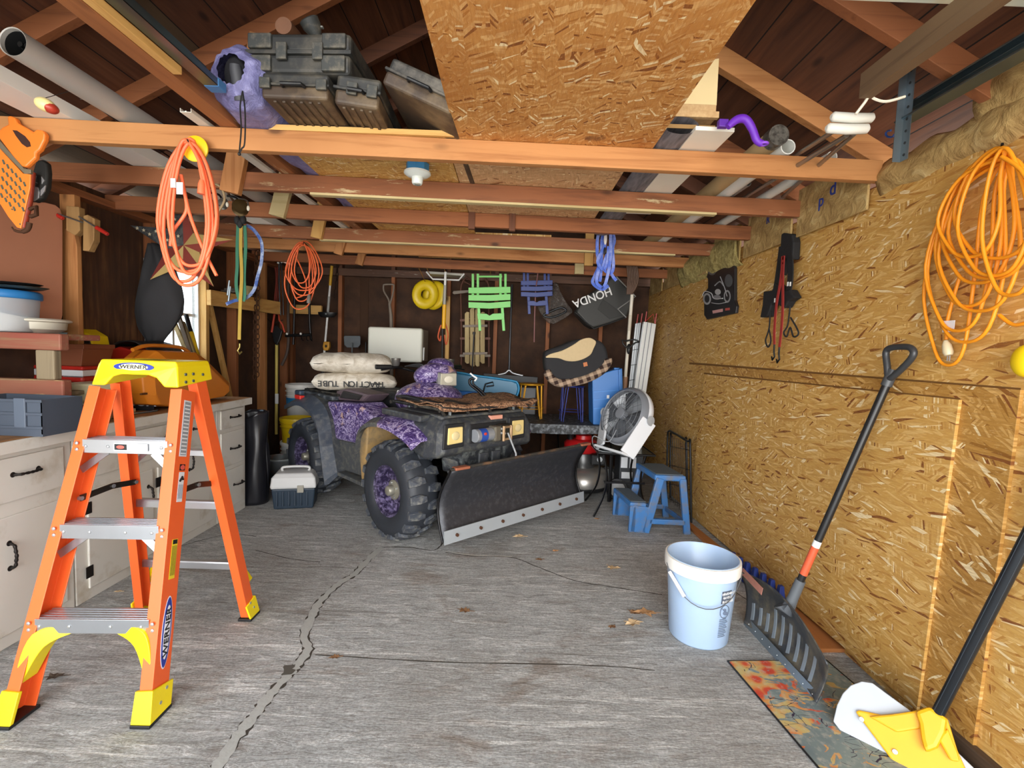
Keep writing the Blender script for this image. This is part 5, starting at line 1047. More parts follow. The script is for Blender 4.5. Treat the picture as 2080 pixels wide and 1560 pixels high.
# leaning battens and poles at the window
def pole(nm, label, cat, pts, Y, r, m, grp=None, parts=()):
    pw_ = [P(x, y, Y=Y[i] if isinstance(Y, (list, tuple)) else Y) for i, (x, y) in enumerate(pts)]; T0 = thing(nm, label, cat, min(pw_, key=lambda p: p.z), grp)
    B().tube(pw_, r, 10).build('shaft', m, T0, sm=True)
    for pn, i0, i1, rr_, mm in parts:
        d = pw_[-1] - pw_[0]; B().tube([pw_[0] + d * i0, pw_[0] + d * i1], rr_, 12).build(pn, mm, T0, sm=True)
    return T0
q0, q1 = P(424, 612, Y=4.1), P(472, 830, Y=4.35); tag(B().beam(q0, q1, .04, .03, up=(0, -1, 0)).build('leaning_batten', WDY['z'], bev=.002), 'pine batten leaning behind the orange chainsaw case', 'batten')
for k, (a_, b_, m, lb) in enumerate((((352, 650), (388, 735), wood('#b9a06a', '#8d7744', 'z'), 'tan batten leaning in front of the window'), ((362, 640), (394, 735), mat('#5f4a30', .6), 'brown batten second from the window frame'), ((371, 655), (400, 735), mat('#8d7c56', .6), 'thin olive batten beside the yellow-handled pole'))):
    tag(B().beam(P(*a_, Y=3.62), P(*b_, Y=3.5), .03, .018, up=(0, -1, 0)).build('leaning_batten', m, bev=.001), lb, 'batten')
pole('pole_pruner', 'black pole with a yellow sleeve leaning by the window', 'pole', [(378, 640), (404, 735)], [3.66, 3.55], .016, BLK, parts=(('yellow_sleeve', .38, 1.0, .0185, mat('#c9a51a', .4)),))
# ================================================================== REAR OF THE GARAGE
def vp(x, y, Y): return P(x, y, Y=Y)
def TT(name, label, cat, at, group=None): return thing(name, label, cat, at, group)
def poly(nm, pts, Y, th, m, par=None, bev=.003): return B().pp(pts, Y, th).build(nm, m, par, bev=bev)
# rusty chain, two falls
def chain(name, label, runs, r, Y, m):
    T0 = thing(name, label, 'chain', P(*runs[0][0], Y=Y)); k = 0
    for run in runs:
        pts = [P(x, y, Y=Y) for x, y in run]
        for a_, b_ in zip(pts, pts[1:]):
            n = max(1, int((b_ - a_).length / (r * 3.0)))
            for i in range(n):
                c = a_.lerp(b_, (i + .5) / n); d = (b_ - a_).normalized(); k += 1
                s = V((1, 0, 0)) if k % 2 else V((0, 1, 0)); s = (s - s.dot(d) * d).normalized()
                B().tube([c + d * math.cos(q) * r * 1.9 + s * math.sin(q) * r for q in (2 * PI * j / 10 for j in range(10))], r * .33, 5, closed=True).build('chain_link', m, T0, sm=True)
    return T0
chain('rusty_chain', 'long rusty chain hanging double behind the blue strap', [[(521, 510), (519, 560), (518, 640), (517, 770)], [(527, 508), (525, 560), (524, 640), (523, 765)]], .014, 4.5, RUST)
chain('short_chain', 'short dark chain hanging on the rear stud beside the pole saw', [[(687, 533), (685, 545), (684, 570), (679, 605)]], .014, 5.6, mat('#3a2a22', .7, .4))
T0 = pole('pole_lopper', 'orange rope-operated pole lopper with a yellow fibreglass pole', 'lopper', [(562, 700), (561, 882)], 5.1, .016, mat('#cdb75a', .45, name='yellow_fibreglass'))
B().prism([P(x, y, Y=5.08) for x, y in ((550, 668), (560, 660), (573, 672), (568, 690), (562, 702), (556, 695))], (0, .03, 0)).build('cutting_head', BLK, T0, bev=.006)
B().tube(cr([P(x, y, Y=5.08) for x, y in ((541, 645), (550, 653), (560, 655), (575, 650))]), .005, 6).build('hook_blade', mat('#3a3430', .4, .6), T0, sm=True)
B().tube([P(x, y, Y=5.07) for x, y in ((558, 635), (555, 655), (552, 675))], .012, 8).build('orange_arm', mat('#c4452a', .5), T0, sm=True)
B().tube([P(x, y, Y=5.07) for x, y in ((566, 632), (567, 650), (574, 660), (578, 675))], .009, 8).build('orange_arm', mat('#c4452a', .5), T0, sm=True)
B().tube([P(562, 800, Y=5.07), P(562, 820, Y=5.07)], .0185, 10).build('label', WHT, T0)
T0 = thing('bolt_cutter', 'long dark handled cutter hanging in the rear left corner', 'cutter', P(568, 500, Y=4.9))
for pts, r_ in (([(572, 515), (567, 540), (568, 600), (570, 640)], .009), ([(575, 512), (571, 530), (573, 560), (576, 640)], .007)): B().tube(cr([P(x, y, Y=4.9) for x, y in pts]), r_, 8).build('arm', mat('#3b3c40', .3, .6), T0, sm=True)
for x, y in ((563, 528), (565, 534), (572, 532)): B().sph(P(x, y, Y=4.88), .011, 8, 6).build('white_cap', WHT, T0, sm=True)
T0 = thing('red_rope_bundle', 'red chain and rope bundle hanging on the corner stud', 'rope', P(561, 550, Y=4.95))
for k in range(4): B().tube(cr([P(559 + k * 2 + 2 * math.sin(j + k), 543 + j * 16, Y=4.95) for j in range(7)]), .006, 6).build('strand', mat('#7e2f24', .7), T0, sm=True)
# black roof/bike rack
T0 = thing('bike_rack', 'black tubular two-arm rack hanging upside down under the cord', 'rack', P(615, 700, Y=5.0))
for pts in ([(599, 560), (598, 620), (597, 668), (596, 700)], [(628, 610), (629, 650), (630, 668), (632, 690)]): B().tube(cr([P(x, y, Y=5.0) for x, y in pts]), .013, 10).build('arm', BLKM, T0, sm=True)
B().tube([P(x, y, Y=4.99) for x, y in ((580, 682), (632, 680))], .016, 10).build('cross_bar', BLKM, T0, sm=True)
for x in (583, 611): B().sph(P(x, 678, Y=4.96), .012, 10, 8).build('white_cap', WHT, T0, sm=True)
B().tube(cr([P(x, y, Y=5.0) for x, y in ((599, 560), (606, 525), (618, 519), (630, 530), (632, 560))]), .009, 8).build('top_hoop', BLKM, T0, sm=True)
c = P(618, 521, Y=5.0); B().tube([c, V((c.x, jy(5, c.x) + .03, ZJ + .002))], .005, 6).build('hanging_hook', BLKM, T0, sm=True)
for x in (612, 622, 630): B().tube([P(x, 680, Y=4.99), P(x + 1, 690, Y=4.95), P(x + 4, 692, Y=4.93)], .005, 6).build('hook', BLKM, T0, sm=True)
T0 = thing('garden_hose', 'dark brown hose piece hanging down the corner stud', 'hose', P(575, 720, Y=5.1)); B().tube(cr([P(x, y, Y=5.1) for x, y in ((586, 560), (585, 630), (586, 690), (582, 720), (572, 742))]), .016, 8).build('hose', mat('#4a3c34', .7), T0, sm=True)
# pole saw with guard
T0 = pole('string_trimmer', 'white shafted string trimmer upside down with black guard, rear wall', 'trimmer', [(674, 540), (655, 760)], 5.45, .012, WHT, parts=(('yellow_top', 0, .18, .016, mat('#d8a82a', .5)), ('grey_sleeve', .28, .42, .015, mat('#9a9a98', .4)), ('black_handle', .82, 1.0, .02, BLK)))
c = P(665, 640, Y=5.4); B().lathe([(.001, -.02), (.07, -.025), (.10, .0), (.105, .03), (.10, .03), (.06, .0), (.001, .0)], c, 24, sy=.5).build('guard', BLK, T0, sm=True)
B().sph(c + V((0, -.04, .01)), (.018, .018, .018), 10, 8).build('spool_boss', GAL, T0, sm=True)
q = [P(x, y, Y=5.42) for x, y in ((657, 694), (668, 694), (669, 704), (666, 712), (657, 712), (655, 704))]; B().prism(q, (0, .05, 0)).build('yellow_motor', mat('#c98f1c', .45), T0, bev=.008)
c = P(662, 703, Y=5.41); B().sph(c, (.012, .006, .016), 10, 8).build('switch', BLK, T0, sm=True)
# small square-mouth shovel, D-handle spade
T0 = thing('coal_shovel', 'small grey flat shovel standing blade up by the cooler', 'shovel', P(715, 760, Y=5.4))
B().pp([(698, 684), (700, 682), (731, 682), (732, 685), (732, 700), (727, 706), (705, 706), (699, 700)], 5.4, .012).build('blade', mat('#5a5f63', .5, .5, .3, 20, name='dull_steel'), T0, bev=.003)
B().tube([P(715, 696, Y=5.38), P(715, 740, Y=5.38)], .008, 8).build('socket', mat('#5a5f63', .5, .5), T0); B().tube([P(715, 728, Y=5.38), V((P(715, 770, Y=5.38).x, 5.38, .001))], .014, 10).build('wood_handle', wood('#a98a54', '#7d6238', 'z', name='ash_handle'), T0, sm=True)
pole('garden_cultivator', 'thin dark tool with orange grip left of the cooler', 'tool', [(743, 695), (743, 947)], 5.45, .009, BLKM, parts=(('orange_grip', .16, .4, .015, mat('#c97a2c', .5)),))
T0 = thing('d_handle_spade', 'weathered wooden D-handled spade standing behind the cooler', 'spade', P(792, 670, Y=5.5)); HW = mat('#8a7d70', .6, 0, .3, 14, name='grey_ash')
B().tube([P(791, 616, Y=5.5), P(794, 640, Y=5.5), P(796, 700, Y=5.5), V((P(797, 700, Y=5.5).x, 5.5, .001))], [.014, .02, .022, .022], 10).build('shaft', HW, T0, sm=True)
B().tube(cr([P(x, y, Y=5.5) for x, y in ((792, 622), (789, 608), (780, 592), (779, 581), (782, 578), (798, 578), (800, 583), (798, 596), (794, 612), (792, 622))]), .010, 8).build('d_grip', HW, T0, sm=True)
# white cooler on edge
T0 = thing('cooler', 'white cool box standing on its side against rear wall', 'cool box', P(800, 735, Y=5.1))
a_, b_ = P(746, 733, Y=5.05), P(858, 667, Y=5.05); CWH = mat('#dfe0d4', .45, 0, .03, 4, name='cream_white')
B().bb((a_.x, 5.05, a_.z), (b_.x, 5.13, b_.z)).build('lid', CWH, T0, bev=.025, seg=4)
B().bb((a_.x + .012, 5.13, a_.z + .01), (b_.x - .0, 5.42, b_.z - .01)).build('body', mat('#8b837c', .5), T0, bev=.01)
B().tube([P(861, 706, Y=5.12), P(860, 732, Y=5.12)], .008, 8).build('handle', WHT, T0, sm=True)
# fluorescent shop light seen below joist
T0 = thing('shop_light', 'white metal shop light hanging behind the yellow floats', 'light fixture', P(905, 565, Y=5.2))
B().tube([P(x, y, Y=5.15) for x, y in ((866, 552), (879, 567), (932, 569), (943, 556))], .009, 8).build('rail', WHT, T0, sm=True); B().prism([P(x, y, Y=5.15) for x, y in ((868, 551), (942, 556), (938, 560), (872, 556))], (0, .2, 0)).build('reflector', mat('#b3b0a6', .5), T0)
# two yellow floats / discs
def torus(c, Rr, r, M3, m, par, nm, sy=1): 
    b = B(); b.ring([[V(c) + M3 @ V(((Rr + r * math.cos(p)) * math.cos(q), (Rr + r * math.cos(p)) * math.sin(q) * sy, r * .6 * math.sin(p))) for p in (2 * PI * j / 12 for j in range(12))] for q in (2 * PI * k / 32 for k in range(32))], closed=True); return b.build(nm, m, par, sm=True)
for (x, y, ax, lb, Y) in ((864, 598, .5, 'yellow plastic ring disc hanging in front of its twin', 5.3), (882, 600, -.35, 'yellow plastic ring disc behind the front one', 5.4)):
    c = P(x, y, Y=Y); T0 = thing('ring_disc', lb, 'disc', c - V((0, 0, .15)), 'yellow ring discs'); M3 = Matrix.Rotation(PI / 2, 3, 'X') @ Matrix.Rotation(ax, 3, 'Y')
    M3 = Matrix.Rotation(ax * .7, 3, 'Z') @ Matrix.Rotation(PI / 2, 3, 'X') @ Matrix.Rotation(-.3, 3, 'Z')
    torus(c, .095, .05, M3, mat('#e3c419', .4, 0, .1, 6), T0, 'ring', 1.12)
    B().tube([c + V((0, 0, .13)), V((c.x, jy(5, c.x) + .03, ZJ + .003))], .0035, 6).build('hanging_cord', mat('#b07a3a', .6), T0)
T0 = pole('boat_hook', 'yellow and white telescopic pole hanging before the rear wall', 'pole', [(905, 552), (899, 640), (898, 755)], [5.0, 5.05, 5.1], .010, BLK, parts=(('white_tip', .0, .13, .013, WHT), ('grey_grip', .13, .32, .016, mat('#a7a49c', .5)), ('yellow_grip', .32, .56, .021, mat('#efb21a', .45))))
B().tube([P(900, 540, Y=5.0), P(906, 556, Y=5.0)], .0035, 6).build('hanging_cord', mat('#b07a3a', .6), T0)
B().tube(cr([P(x, y, Y=5.1) for x, y in ((896, 660), (892, 672), (890, 685), (894, 692), (896, 682))]), .009, 8).build('orange_hook', mat('#d0582a', .5), T0, sm=True)
B().tube(cr([P(x, y, Y=5.1) for x, y in ((904, 655), (910, 680), (906, 700), (903, 680))]), .007, 8).build('orange_cord', mat('#d0582a', .5), T0, sm=True)
B().bb(P(894, 730, Y=5.08), P(900, 745, Y=5.06)).build('sticker', mat('#d8b52a', .5), T0)
X0 = P(906, 640, Y=5.6).x; tag(B().bb((X0, 5.59, .9), (X0 + .045, 5.63, P(910, 602, Y=5.6).z)).build('pine_batten', WDY['z'], bev=.003), 'pine batten standing against rear wall behind the yellow pole', 'batten')
# wooden sled and toboggan
T0 = thing('runner_sled', 'old wooden runner sled hanging on the rear wall', 'sled', P(965, 740, Y=5.5)); RN = mat('#6a4334', .6, .2, .3, 14, name='rusty_red_metal')
for xs in ((936, 937, 940, 948), (993, 993, 990, 982)):
    B().tube(cr([P(x, y, Y=5.5) for x, y in ((xs[1], 745), (xs[1], 650), (xs[0], 590), (xs[2], 572), (xs[3], 562))]), .011, 8).build('runner', RN, T0, sm=True)
for pts in ([(948, 562), (962, 575)], [(982, 562), (992, 578)], [(943, 572), (955, 578)]): B().tube([P(x, y, Y=5.5) for x, y in pts], .009, 8).build('brace', RN, T0, sm=True)
for k in range(3): x = 948 + k * 12; B().pp([(x, 648), (x + 10, 645), (x + 10, 735), (x, 735)], 5.47, .012).build('deck_slat', wood('#a18457', '#7a6040', 'z', name='varnished_slat'), T0, bev=.002)
for y in (650, 687, 722): B().pp([(934, y - 2), (996, y - 2), (996, y + 3), (934, y + 3)], 5.455, .012).build('cross_bar', RN if y != 722 else HW, T0, bev=.002)
B().pp([(919, 595), (921, 591), (952, 589), (952, 594), (922, 598)], 5.44, .015).build('steering_bar', HW, T0, bev=.003)
T0 = thing('toboggan', 'varnished oval wooden toboggan hanging below the green stool', 'sled', P(965, 745, Y=5.4))
for k, (y0, y1) in enumerate(((633, 738), (625, 744), (625, 744), (633, 738))):
    x = 944 + k * 10.5; cc = (x + 5 - 965) / 22; B().pp([(x, y0 + 4), (x + 4, y0), (x + 9, y0 + 1), (x + 9, y1), (x + 4, y1 + 1), (x, y1 - 3)], 5.4, .012).build('board', wood('#b5a072', '#8f7a50', 'z', knots=False, name='toboggan_board'), T0, bev=.004)
for y in (660, 716): B().pp([(940, y), (990, y - 1), (990, y + 4), (940, y + 5)], 5.385, .014).build('batten', HW, T0, bev=.002)
# folding step stools, green and blue
def stool(label, S_, Y, m, cord):
    SY = Y
    T0 = thing('folding_stool', label, 'stool', S_((.5, 1.0), 1), 'folding stools hanging from the rear joist')
    def bar(a, b_, w, off=0, th=.012, nm='leg'): 
        pa, pb = S_(a, 1) + V((0, off, 0)), S_(b_, 1) + V((0, off, 0)); return B().beam(pa, pb, w, th, up=(0, 1, 0)).build(nm, m, T0, bev=.003)
    for x in (.1, .22): bar((x, .0), (x, .42), .026)
    for x in (.76, .88): bar((x, .0), (x, .42), .026)
    bar((.2, .05), (.8, .05), .02, nm='top_bar')
    for k in range(3):
        y0, y1 = .24 + k * .125, .24 + k * .125 + .11; y2 = 0.02
        q = [S_((-.0, y0 + .01), 1), S_((.5, y0 + .012 * k), 1), S_((1, y0 - .005), 1), S_((1, y1 - .01), 1), S_((.5, y1 + .008 * k), 1), S_((0, y1), 1)]
        B().prism([p + V((0, -.03, 0)) for p in q], (0, .022, 0)).build('seat_slat', m, T0, bev=.003)
    for x, xx in ((.24, .27), (.80, .84)): bar((x, .58), (xx, 1.0), .03)
    q = [S_(p, 1) + V((0, -.012, 0)) for p in ((.2, .70), (.42, .70), (.5, .735), (.58, .70), (.85, .69), (.85, .80), (.5, .815), (.22, .80))]; B().prism(q, (0, .02, 0)).build('step_panel', m, T0, bev=.003)
    c = P(*cord[1], Y=SY); B().tube([c, V((c.x, jy(5, c.x) + .03, ZJ + .003))], .0035, 6).build('hanging_cord', mat('#b07a3a', .6), T0)
    return T0
def S1(p, _): x, y = p; return P(952 + x * (1037 - 952), 556 + y * (672 - 556), Y=5.15)
def S2(p, _): x, y = p; return P(1058 + x * (1122 - 1058), 549 + y * (638 - 549), Y=5.15)
stool('lime green folding step stool hanging folded from the rear joist', S1, 5.1, mat('#86dd78', .45, 0, .06, 8, name='lime_plastic'), ((997, 538), (997, 558)))
stool('dark blue folding step stool hanging folded from the rear joist', S2, 5.1, mat('#2b3f86', .45, 0, .12, 8, name='royal_plastic'), ((1092, 545), (1091, 565)))
tag(B().tube([V((P(1089, 590, Y=5.2).x, jy(5, .25) + .036, ZJ + .002)), P(1088, 590, Y=5.2), P(1086, 640, Y=5.2), P(1085, 695, Y=5.2)], .006, 6).build('pull_rope', mat('#9a6a6a', .6), sm=True), 'thin pinkish rope hanging down behind the blue stool', 'rope')
for nm_, (x, y, Y) in (('runner_sled', (965, 575, 5.45)), ('toboggan', (965, 627, 5.4))):
    c = P(x, y, Y=Y); B().tube([c, V((c.x, YB - .0008, c.z + .01))], .006, 6).build('wall_peg', IRON, bpy.data.objects[nm_])
# wide floor squeegee
T0 = thing('floor_squeegee', 'wide black floor squeegee standing against the rear wall', 'squeegee', P(1035, 775, Y=5.3))
B().tube([P(1040, 578, Y=5.35), P(1034, 756, Y=5.3)], .012, 10).build('pole', mat('#3c3e42', .35, .5), T0, sm=True)
B().beam(P(982, 765, Y=5.3), P(1092, 773, Y=5.3), .04, .08).build('rubber_head', BLK, T0, bev=.004)
B().tube(cr([P(x, y, Y=5.27) for x, y in ((1012, 761), (1026, 758), (1034, 752), (1042, 758), (1062, 763))]), .011, 8).build('bracket', mat('#c9cccf', .3, .6), T0, sm=True)
pole('black_poker', 'black rod with a small knob standing before the toboggan', 'rod', [(963, 674), (958, 780)], 5.0, .008, BLKM, parts=(('knob', 0, .05, .016, BLK),))
# clear plastic bag
T0 = thing('plastic_bag', 'clear plastic bag of parts hanging right of the blue stool', 'bag', P(1130, 655, Y=5.3))
t = NT('clear_film'); n = t.noise(t.tc, 30, 6, .7, 1.0); t.bump(n, 1, .03); FILM = t.fin(t.ramp(n, [(.35, '#4a403a'), (.5, '#7d746e'), (.62, '#a09a96'), (.74, '#e8e6e4')]), .12, 0, Alpha=.45)
B().pp([(1126, 572), (1133, 574), (1138, 590), (1150, 612), (1163, 630), (1164, 634), (1150, 645), (1126, 658), (1115, 657), (1104, 645), (1092, 625), (1100, 610), (1118, 600)], 5.3, .07).build('film', FILM, T0, bev=.02, seg=3)
B().tube(cr([P(x, y, Y=5.28) for x, y in ((1104, 640), (1118, 645), (1135, 640), (1150, 632), (1140, 625), (1120, 632))], 4, True), .012, 8, closed=True).build('metal_parts', mat('#3a3c3e', .3, .7), T0, sm=True)
# grass catcher
T0 = thing('grass_catcher', 'black mower grass bag with upside-down white lettering', 'mower bag', P(1225, 665, Y=5.0)); GB = mat('#2b2b29', .55, 0, .15, 10, .2, name='black_vinyl')
Yg = 4.9
B().pp([(1245, 558), (1258, 562), (1292, 602), (1285, 620), (1275, 645), (1240, 658), (1206, 668), (1192, 660), (1168, 634), (1185, 606), (1222, 578)], Yg, .22).build('bag_body', GB, T0, bev=.03, seg=4)
B().prism([P(x, y, Y=Yg - .004) for x, y in ((1225, 608), (1268, 640), (1238, 648), (1214, 628))], (0, .006, 0)).build('side_pocket', mat('#242422', .6), T0, bev=.002)
B().tube([P(x, y, Y=Yg - .01) for x, y in ((1252, 562), (1291, 602), (1255, 628), (1272, 645))], .007, 8).build('piping', mat('#8f8f8c', .4), T0, sm=True)
B().tube([P(x, y, Y=Yg - .005) for x, y in ((1168, 634), (1206, 668), (1272, 645))], .006, 8).build('bottom_seam', mat('#17171a', .5), T0, sm=True)
oh = P(1203, 604, Y=Yg - .006); an = R(180 + 22); text('HONDA', 'lettering', mat('#e9e9e9', .5), T0, .105, frame(oh, (math.cos(an), 0, math.sin(an)), (-math.sin(an), 0, math.cos(an)), (0, -1, 0)), scale=(1.05, 1.1), ext=.002)
# blue strap bundle
Yb_ = jy(3, .75) - .03; T0 = thing('blue_strap_bundle', 'bright blue webbing bundle hanging from joist before grass bag', 'strap', P(1228, 585, Y=Yb_)); BW2 = mat('#5273d8', .6, 0, .2, 16, dirt='#a3aee0', dsc=9, damt=.4, name='bright_blue_webbing')
for k, pts in enumerate(([(1234, 456), (1216, 475), (1213, 510), (1216, 540), (1208, 560), (1204, 575), (1222, 588), (1236, 580)], [(1236, 458), (1224, 480), (1222, 520), (1220, 560), (1218, 572)], [(1234, 455), (1246, 480), (1243, 515), (1238, 545), (1244, 560), (1252, 570)],
                         [(1238, 460), (1248, 490), (1232, 520), (1226, 545), (1240, 555), (1246, 540), (1243, 500)], [(1230, 470), (1228, 500), (1214, 530), (1226, 548), (1234, 530), (1236, 500)], [(1240, 470), (1240, 520), (1234, 560), (1226, 582), (1212, 574), (1216, 545)])):
    B().strap(cr([P(x, y, Y=Yb_ - .012 * k) for x, y in pts], 6), .024, (1, .1, .1), .003).build('webbing', BW2, T0)
B().sph(P(1230, 485, Y=Yb_ - .07), (.013, .01, .045), 12, 10).build('white_label', mat('#ece6df', .5), T0, sm=True)
B().tube([P(1234, 438, Y=Yb_ - .02), P(1233, 458, Y=Yb_ - .02)], .004, 6).build('hanging_cord', mat('#d69a3a', .6), T0)
B().sph(P(1228, 510, Y=Yb_ - .075), (.008, .01, .03), 10, 8).build('buckle', BLK, T0, sm=True)
# brown reed/broom bundle and trimmer
T0 = thing('bungee_bundle', 'bundle of brown straps hanging over the white trimmer shaft', 'strap', P(1282, 600, Y=4.5))
for k in range(7): B().tube(cr([P(1272 + k * 3 + a_, y, Y=4.5) for a_, y in ((6, 490), (2 - k * .6, 515), (1, 530), (4 + k * .3, 560), (3, 580), (2 - k * 1.6, 598))]), .009, 6).build('strand', mat('#5d4230', .6, 0, .3, 20, name='brown_strap'), T0, sm=True)
T0 = pole('hedge_trimmer', 'white shaft trimmer leaning beside the aluminium planks', 'trimmer', [(1284, 598), (1268, 795)], [4.5, 4.7], .016, mat('#ddd7c8', .4), parts=(('lower_joint', .84, .97, .024, mat('#b08a70', .5, .2)), ('decal', .2, .36, .0168, mat('#c7bfae', .5))))
c = P(1278, 696, Y=4.55); B().tube(cr([c + V(p) for p in ((-.07, -.02, .02), (-.06, -.03, -.02), (-.01, -.03, -.05), (.05, -.03, -.0), (.09, -.02, .01), (.04, -.01, .03), (-.03, -.01, .015))], 5, True), .008, 8, closed=True).build('loop_handle', BLK, T0, sm=True)
B().sph(c + V((0, 0, -.06)), (.02, .02, .05), 10, 8).build('trigger', BLK, T0, sm=True)
# aluminium planks / ladder
for k, (pts, lb, Y) in enumerate((([(1291, 657), (1303, 655), (1288, 790), (1272, 800), (1270, 790)], 'narrow silver aluminium extrusion leaning behind the white one', 5.3), ([(1308, 653), (1333, 658), (1309, 822), (1284, 815)], 'wide white aluminium ladder section leaning in right rear corner', 5.2))):
    T0 = thing('ladder_section', lb, 'ladder', P(pts[-1][0], pts[-1][1], Y=Y)); q = [P(x, y, Y=Y) for x, y in pts]; d = (P(pts[2][0], pts[2][1], Y=Y) - P(pts[1][0], pts[1][1], Y=Y)); lo = [q[0], q[1], q[1] + d * 1.9, q[0] + d * 1.9]
    lo = [V((p.x, p.y, max(p.z, .01))) for p in lo]
    B().prism(lo, (0, .05, 0)).build('rail', ALU if k == 0 else mat('#e2e3e0', .35, .3, .05), T0, bev=.004)
    for s in (.3, .62): B().beam(q[0].lerp(q[1], s) + V((0, -.004, 0)), lo[3].lerp(lo[2], s) + V((0, -.004, 0)), .008, .006, up=(0, 1, 0)).build('groove', mat('#8e9296', .4, .5), T0)
    for s in ((.1, .9) if k else (.2, .9)):
        a_ = q[0].lerp(q[1], s); B().tube([a_, a_ + V((.01, 0, .10 if k == 0 else .11))], .006, 6).build('red_hook', mat('#b8302a', .4), T0)
    if k: B().tube([q[0].lerp(q[1], .1) + V((0, 0, .0)), q[0].lerp(q[1], .7) + V((0, 0, .1)), q[0].lerp(q[1], .9)], .005, 6).build('red_hook', mat('#b8302a', .4), T0)
    else:
        for s in (.35, .55, .75): a_ = q[0].lerp(lo[3], s * .6); b__ = q[1].lerp(lo[2], s * .6); B().beam(a_ + V((0, -.004, 0)), b__ + V((0, -.004, 0)), .006, .016, up=(0, 1, 0)).build('black_band', BLK, T0)
# table behind the quad
ZT = .70; TBM = mat('#2b2d30', .55, 0, .3, 26, .5, dirt='#80868c', dsc=30, damt=.3, name='textured_black_plastic')
T0 = thing('black_table', 'textured black plastic table behind the quad, full of stools', 'table', (.45, 4.7, 0))
xl_, xr__ = -.25, 1.0
B().bb((xl_, 4.25, ZT - .03), (xr__, 5.0, ZT)).build('table_top', TBM, T0, bev=.008)
b = B(); b.ring([[V((xl_ + (xr__ - xl_) * u, 4.245 - .0, ZT - .035 - .05 * math.sin(PI * u) ** .5 + .0)), V((xl_ + (xr__ - xl_) * u, 4.262, ZT - .035 - .05 * math.sin(PI * u) ** .5)), V((xl_ + (xr__ - xl_) * u, 4.262, ZT + .004)), V((xl_ + (xr__ - xl_) * u, 4.245, ZT + .004))] for u in (k / 20 for k in range(21))]); b.build('front_apron', TBM, T0, bev=.003)
for x in (xl_ + .06, xr__ - .06):
    for y in (4.3, 4.94): B().cyl((x, y, 0), (x, y, ZT - .03), .018, n=10).build('leg', BLKM, T0)
# metal stools
def mstool(label, x0, x1, yt, yb, Y, m, grp='metal stools on the black table', seat=True):
    cx = (P(x0, yt, Y=Y).x + P(x1, yt, Y=Y).x) / 2; zt_ = P(x0, yt, Y=Y).z; w = P(x1, yt, Y=Y).x - cx; T0 = thing('metal_stool', label, 'stool', (cx, Y, ZT), grp)
    B().lathe([(.001, zt_ - .012), (w * .95, zt_ - .014), (w, zt_ - .008), (w, zt_ - .002), (w * .94, zt_ + .002), (.001, zt_)], (cx, Y, 0), 30).build('seat', m, T0, sm=True)
    for k in range(4):
        a_ = PI / 4 + k * PI / 2; t_ = V((cx + w * .85 * math.cos(a_), Y + w * .85 * math.sin(a_), zt_ - .01)); f_ = V((cx + w * 1.12 * math.cos(a_), Y + w * 1.0 * math.sin(a_), ZT + .006)); s_ = V((-math.sin(a_), math.cos(a_), 0)) * .022
        B().tube([t_ + s_ * 1.4, f_ + s_ * .5, f_ - s_ * .5, t_ - s_ * 1.4], .005, 8).build('leg', m, T0, sm=True)
    zz = ZT + (zt_ - ZT) * .3; B().tube([V((cx + w * 1.03 * math.cos(q), Y + w * .95 * math.sin(q), zz)) for q in (2 * PI * j / 24 for j in range(24))], .004, 6, closed=True).build('foot_ring', m, T0, sm=True)
    return zt_, cx
mstool('yellow-gold metal stool with hairpin legs on the black table', 1053, 1106, 778, 850, 4.62, mat('#d59a22', .35, .4, .05, name='gold_paint'))
zb_, cxb = mstool('dark blue metal stool under the dog bed', 1138, 1188, 782, 856, 4.5, mat('#2a3478', .35, .4, .05, name='navy_metal'))
# dog bed
T0 = thing('dog_bed', 'black bolster dog bed with cream fleece resting on blue stool', 'pet bed', P(1165, 785, Y=4.4)); DB = mat('#262629', .85, 0, .15, 30, .2, name='black_canvas'); FLC = mat('#cdb68e', .95, 0, .15, 40, .5, name='cream_fleece')
Yd = 4.42; tilt = R(21)
t = NT('plaid'); s_ = t.sep(t.tc); 
def band(v, f): return t.math('GREATER_THAN', t.math('FRACT', t.math('MULTIPLY', v, f)), .5)
pa_ = t.math('ADD', s_[0], t.math('MULTIPLY', s_[2], .4)); pb_ = t.math('SUBTRACT', s_[2], t.math('MULTIPLY', s_[0], .38))
c = t.mix(t.math('MULTIPLY', t.math('ADD', band(pa_, 13), band(pb_, 15)), .5), '#b39a82', '#33201b'); PLD = t.fin(c, .9)
ol = [(1106, 722), (1112, 712), (1140, 702), (1170, 690), (1200, 688), (1222, 694), (1234, 712), (1236, 738), (1226, 752), (1200, 764), (1165, 774), (1135, 772), (1116, 764), (1107, 748)]
B().prism([p for p in cr([P(x, y, Y=Yd - .10) for x, y in ol], 3, True)], (0, .30, 0)).build('bolster', DB, T0, bev=.035, seg=5)
fl_ = [(1108, 726), (1118, 719), (1142, 712), (1165, 700), (1180, 690), (1196, 686), (1207, 690), (1211, 696), (1206, 708), (1200, 720), (1186, 729), (1168, 734), (1150, 733), (1136, 728), (1122, 727)]
B().prism([p for p in cr([P(x, y, Y=Yd - .125) for x, y in fl_], 3, True)], (0, .05, 0)).build('fleece', FLC, T0, bev=.02, seg=4)
q = [P(x, y, Y=Yd - .09) for x, y in ((1110, 752), (1118, 767), (1135, 778), (1165, 776), (1195, 768), (1220, 754), (1234, 738), (1234, 728))]; B().tube(cr(q, 5), [.022] + [.038] * 34 + [.022], 14).build('plaid_cushion', PLD, T0, sm=True)
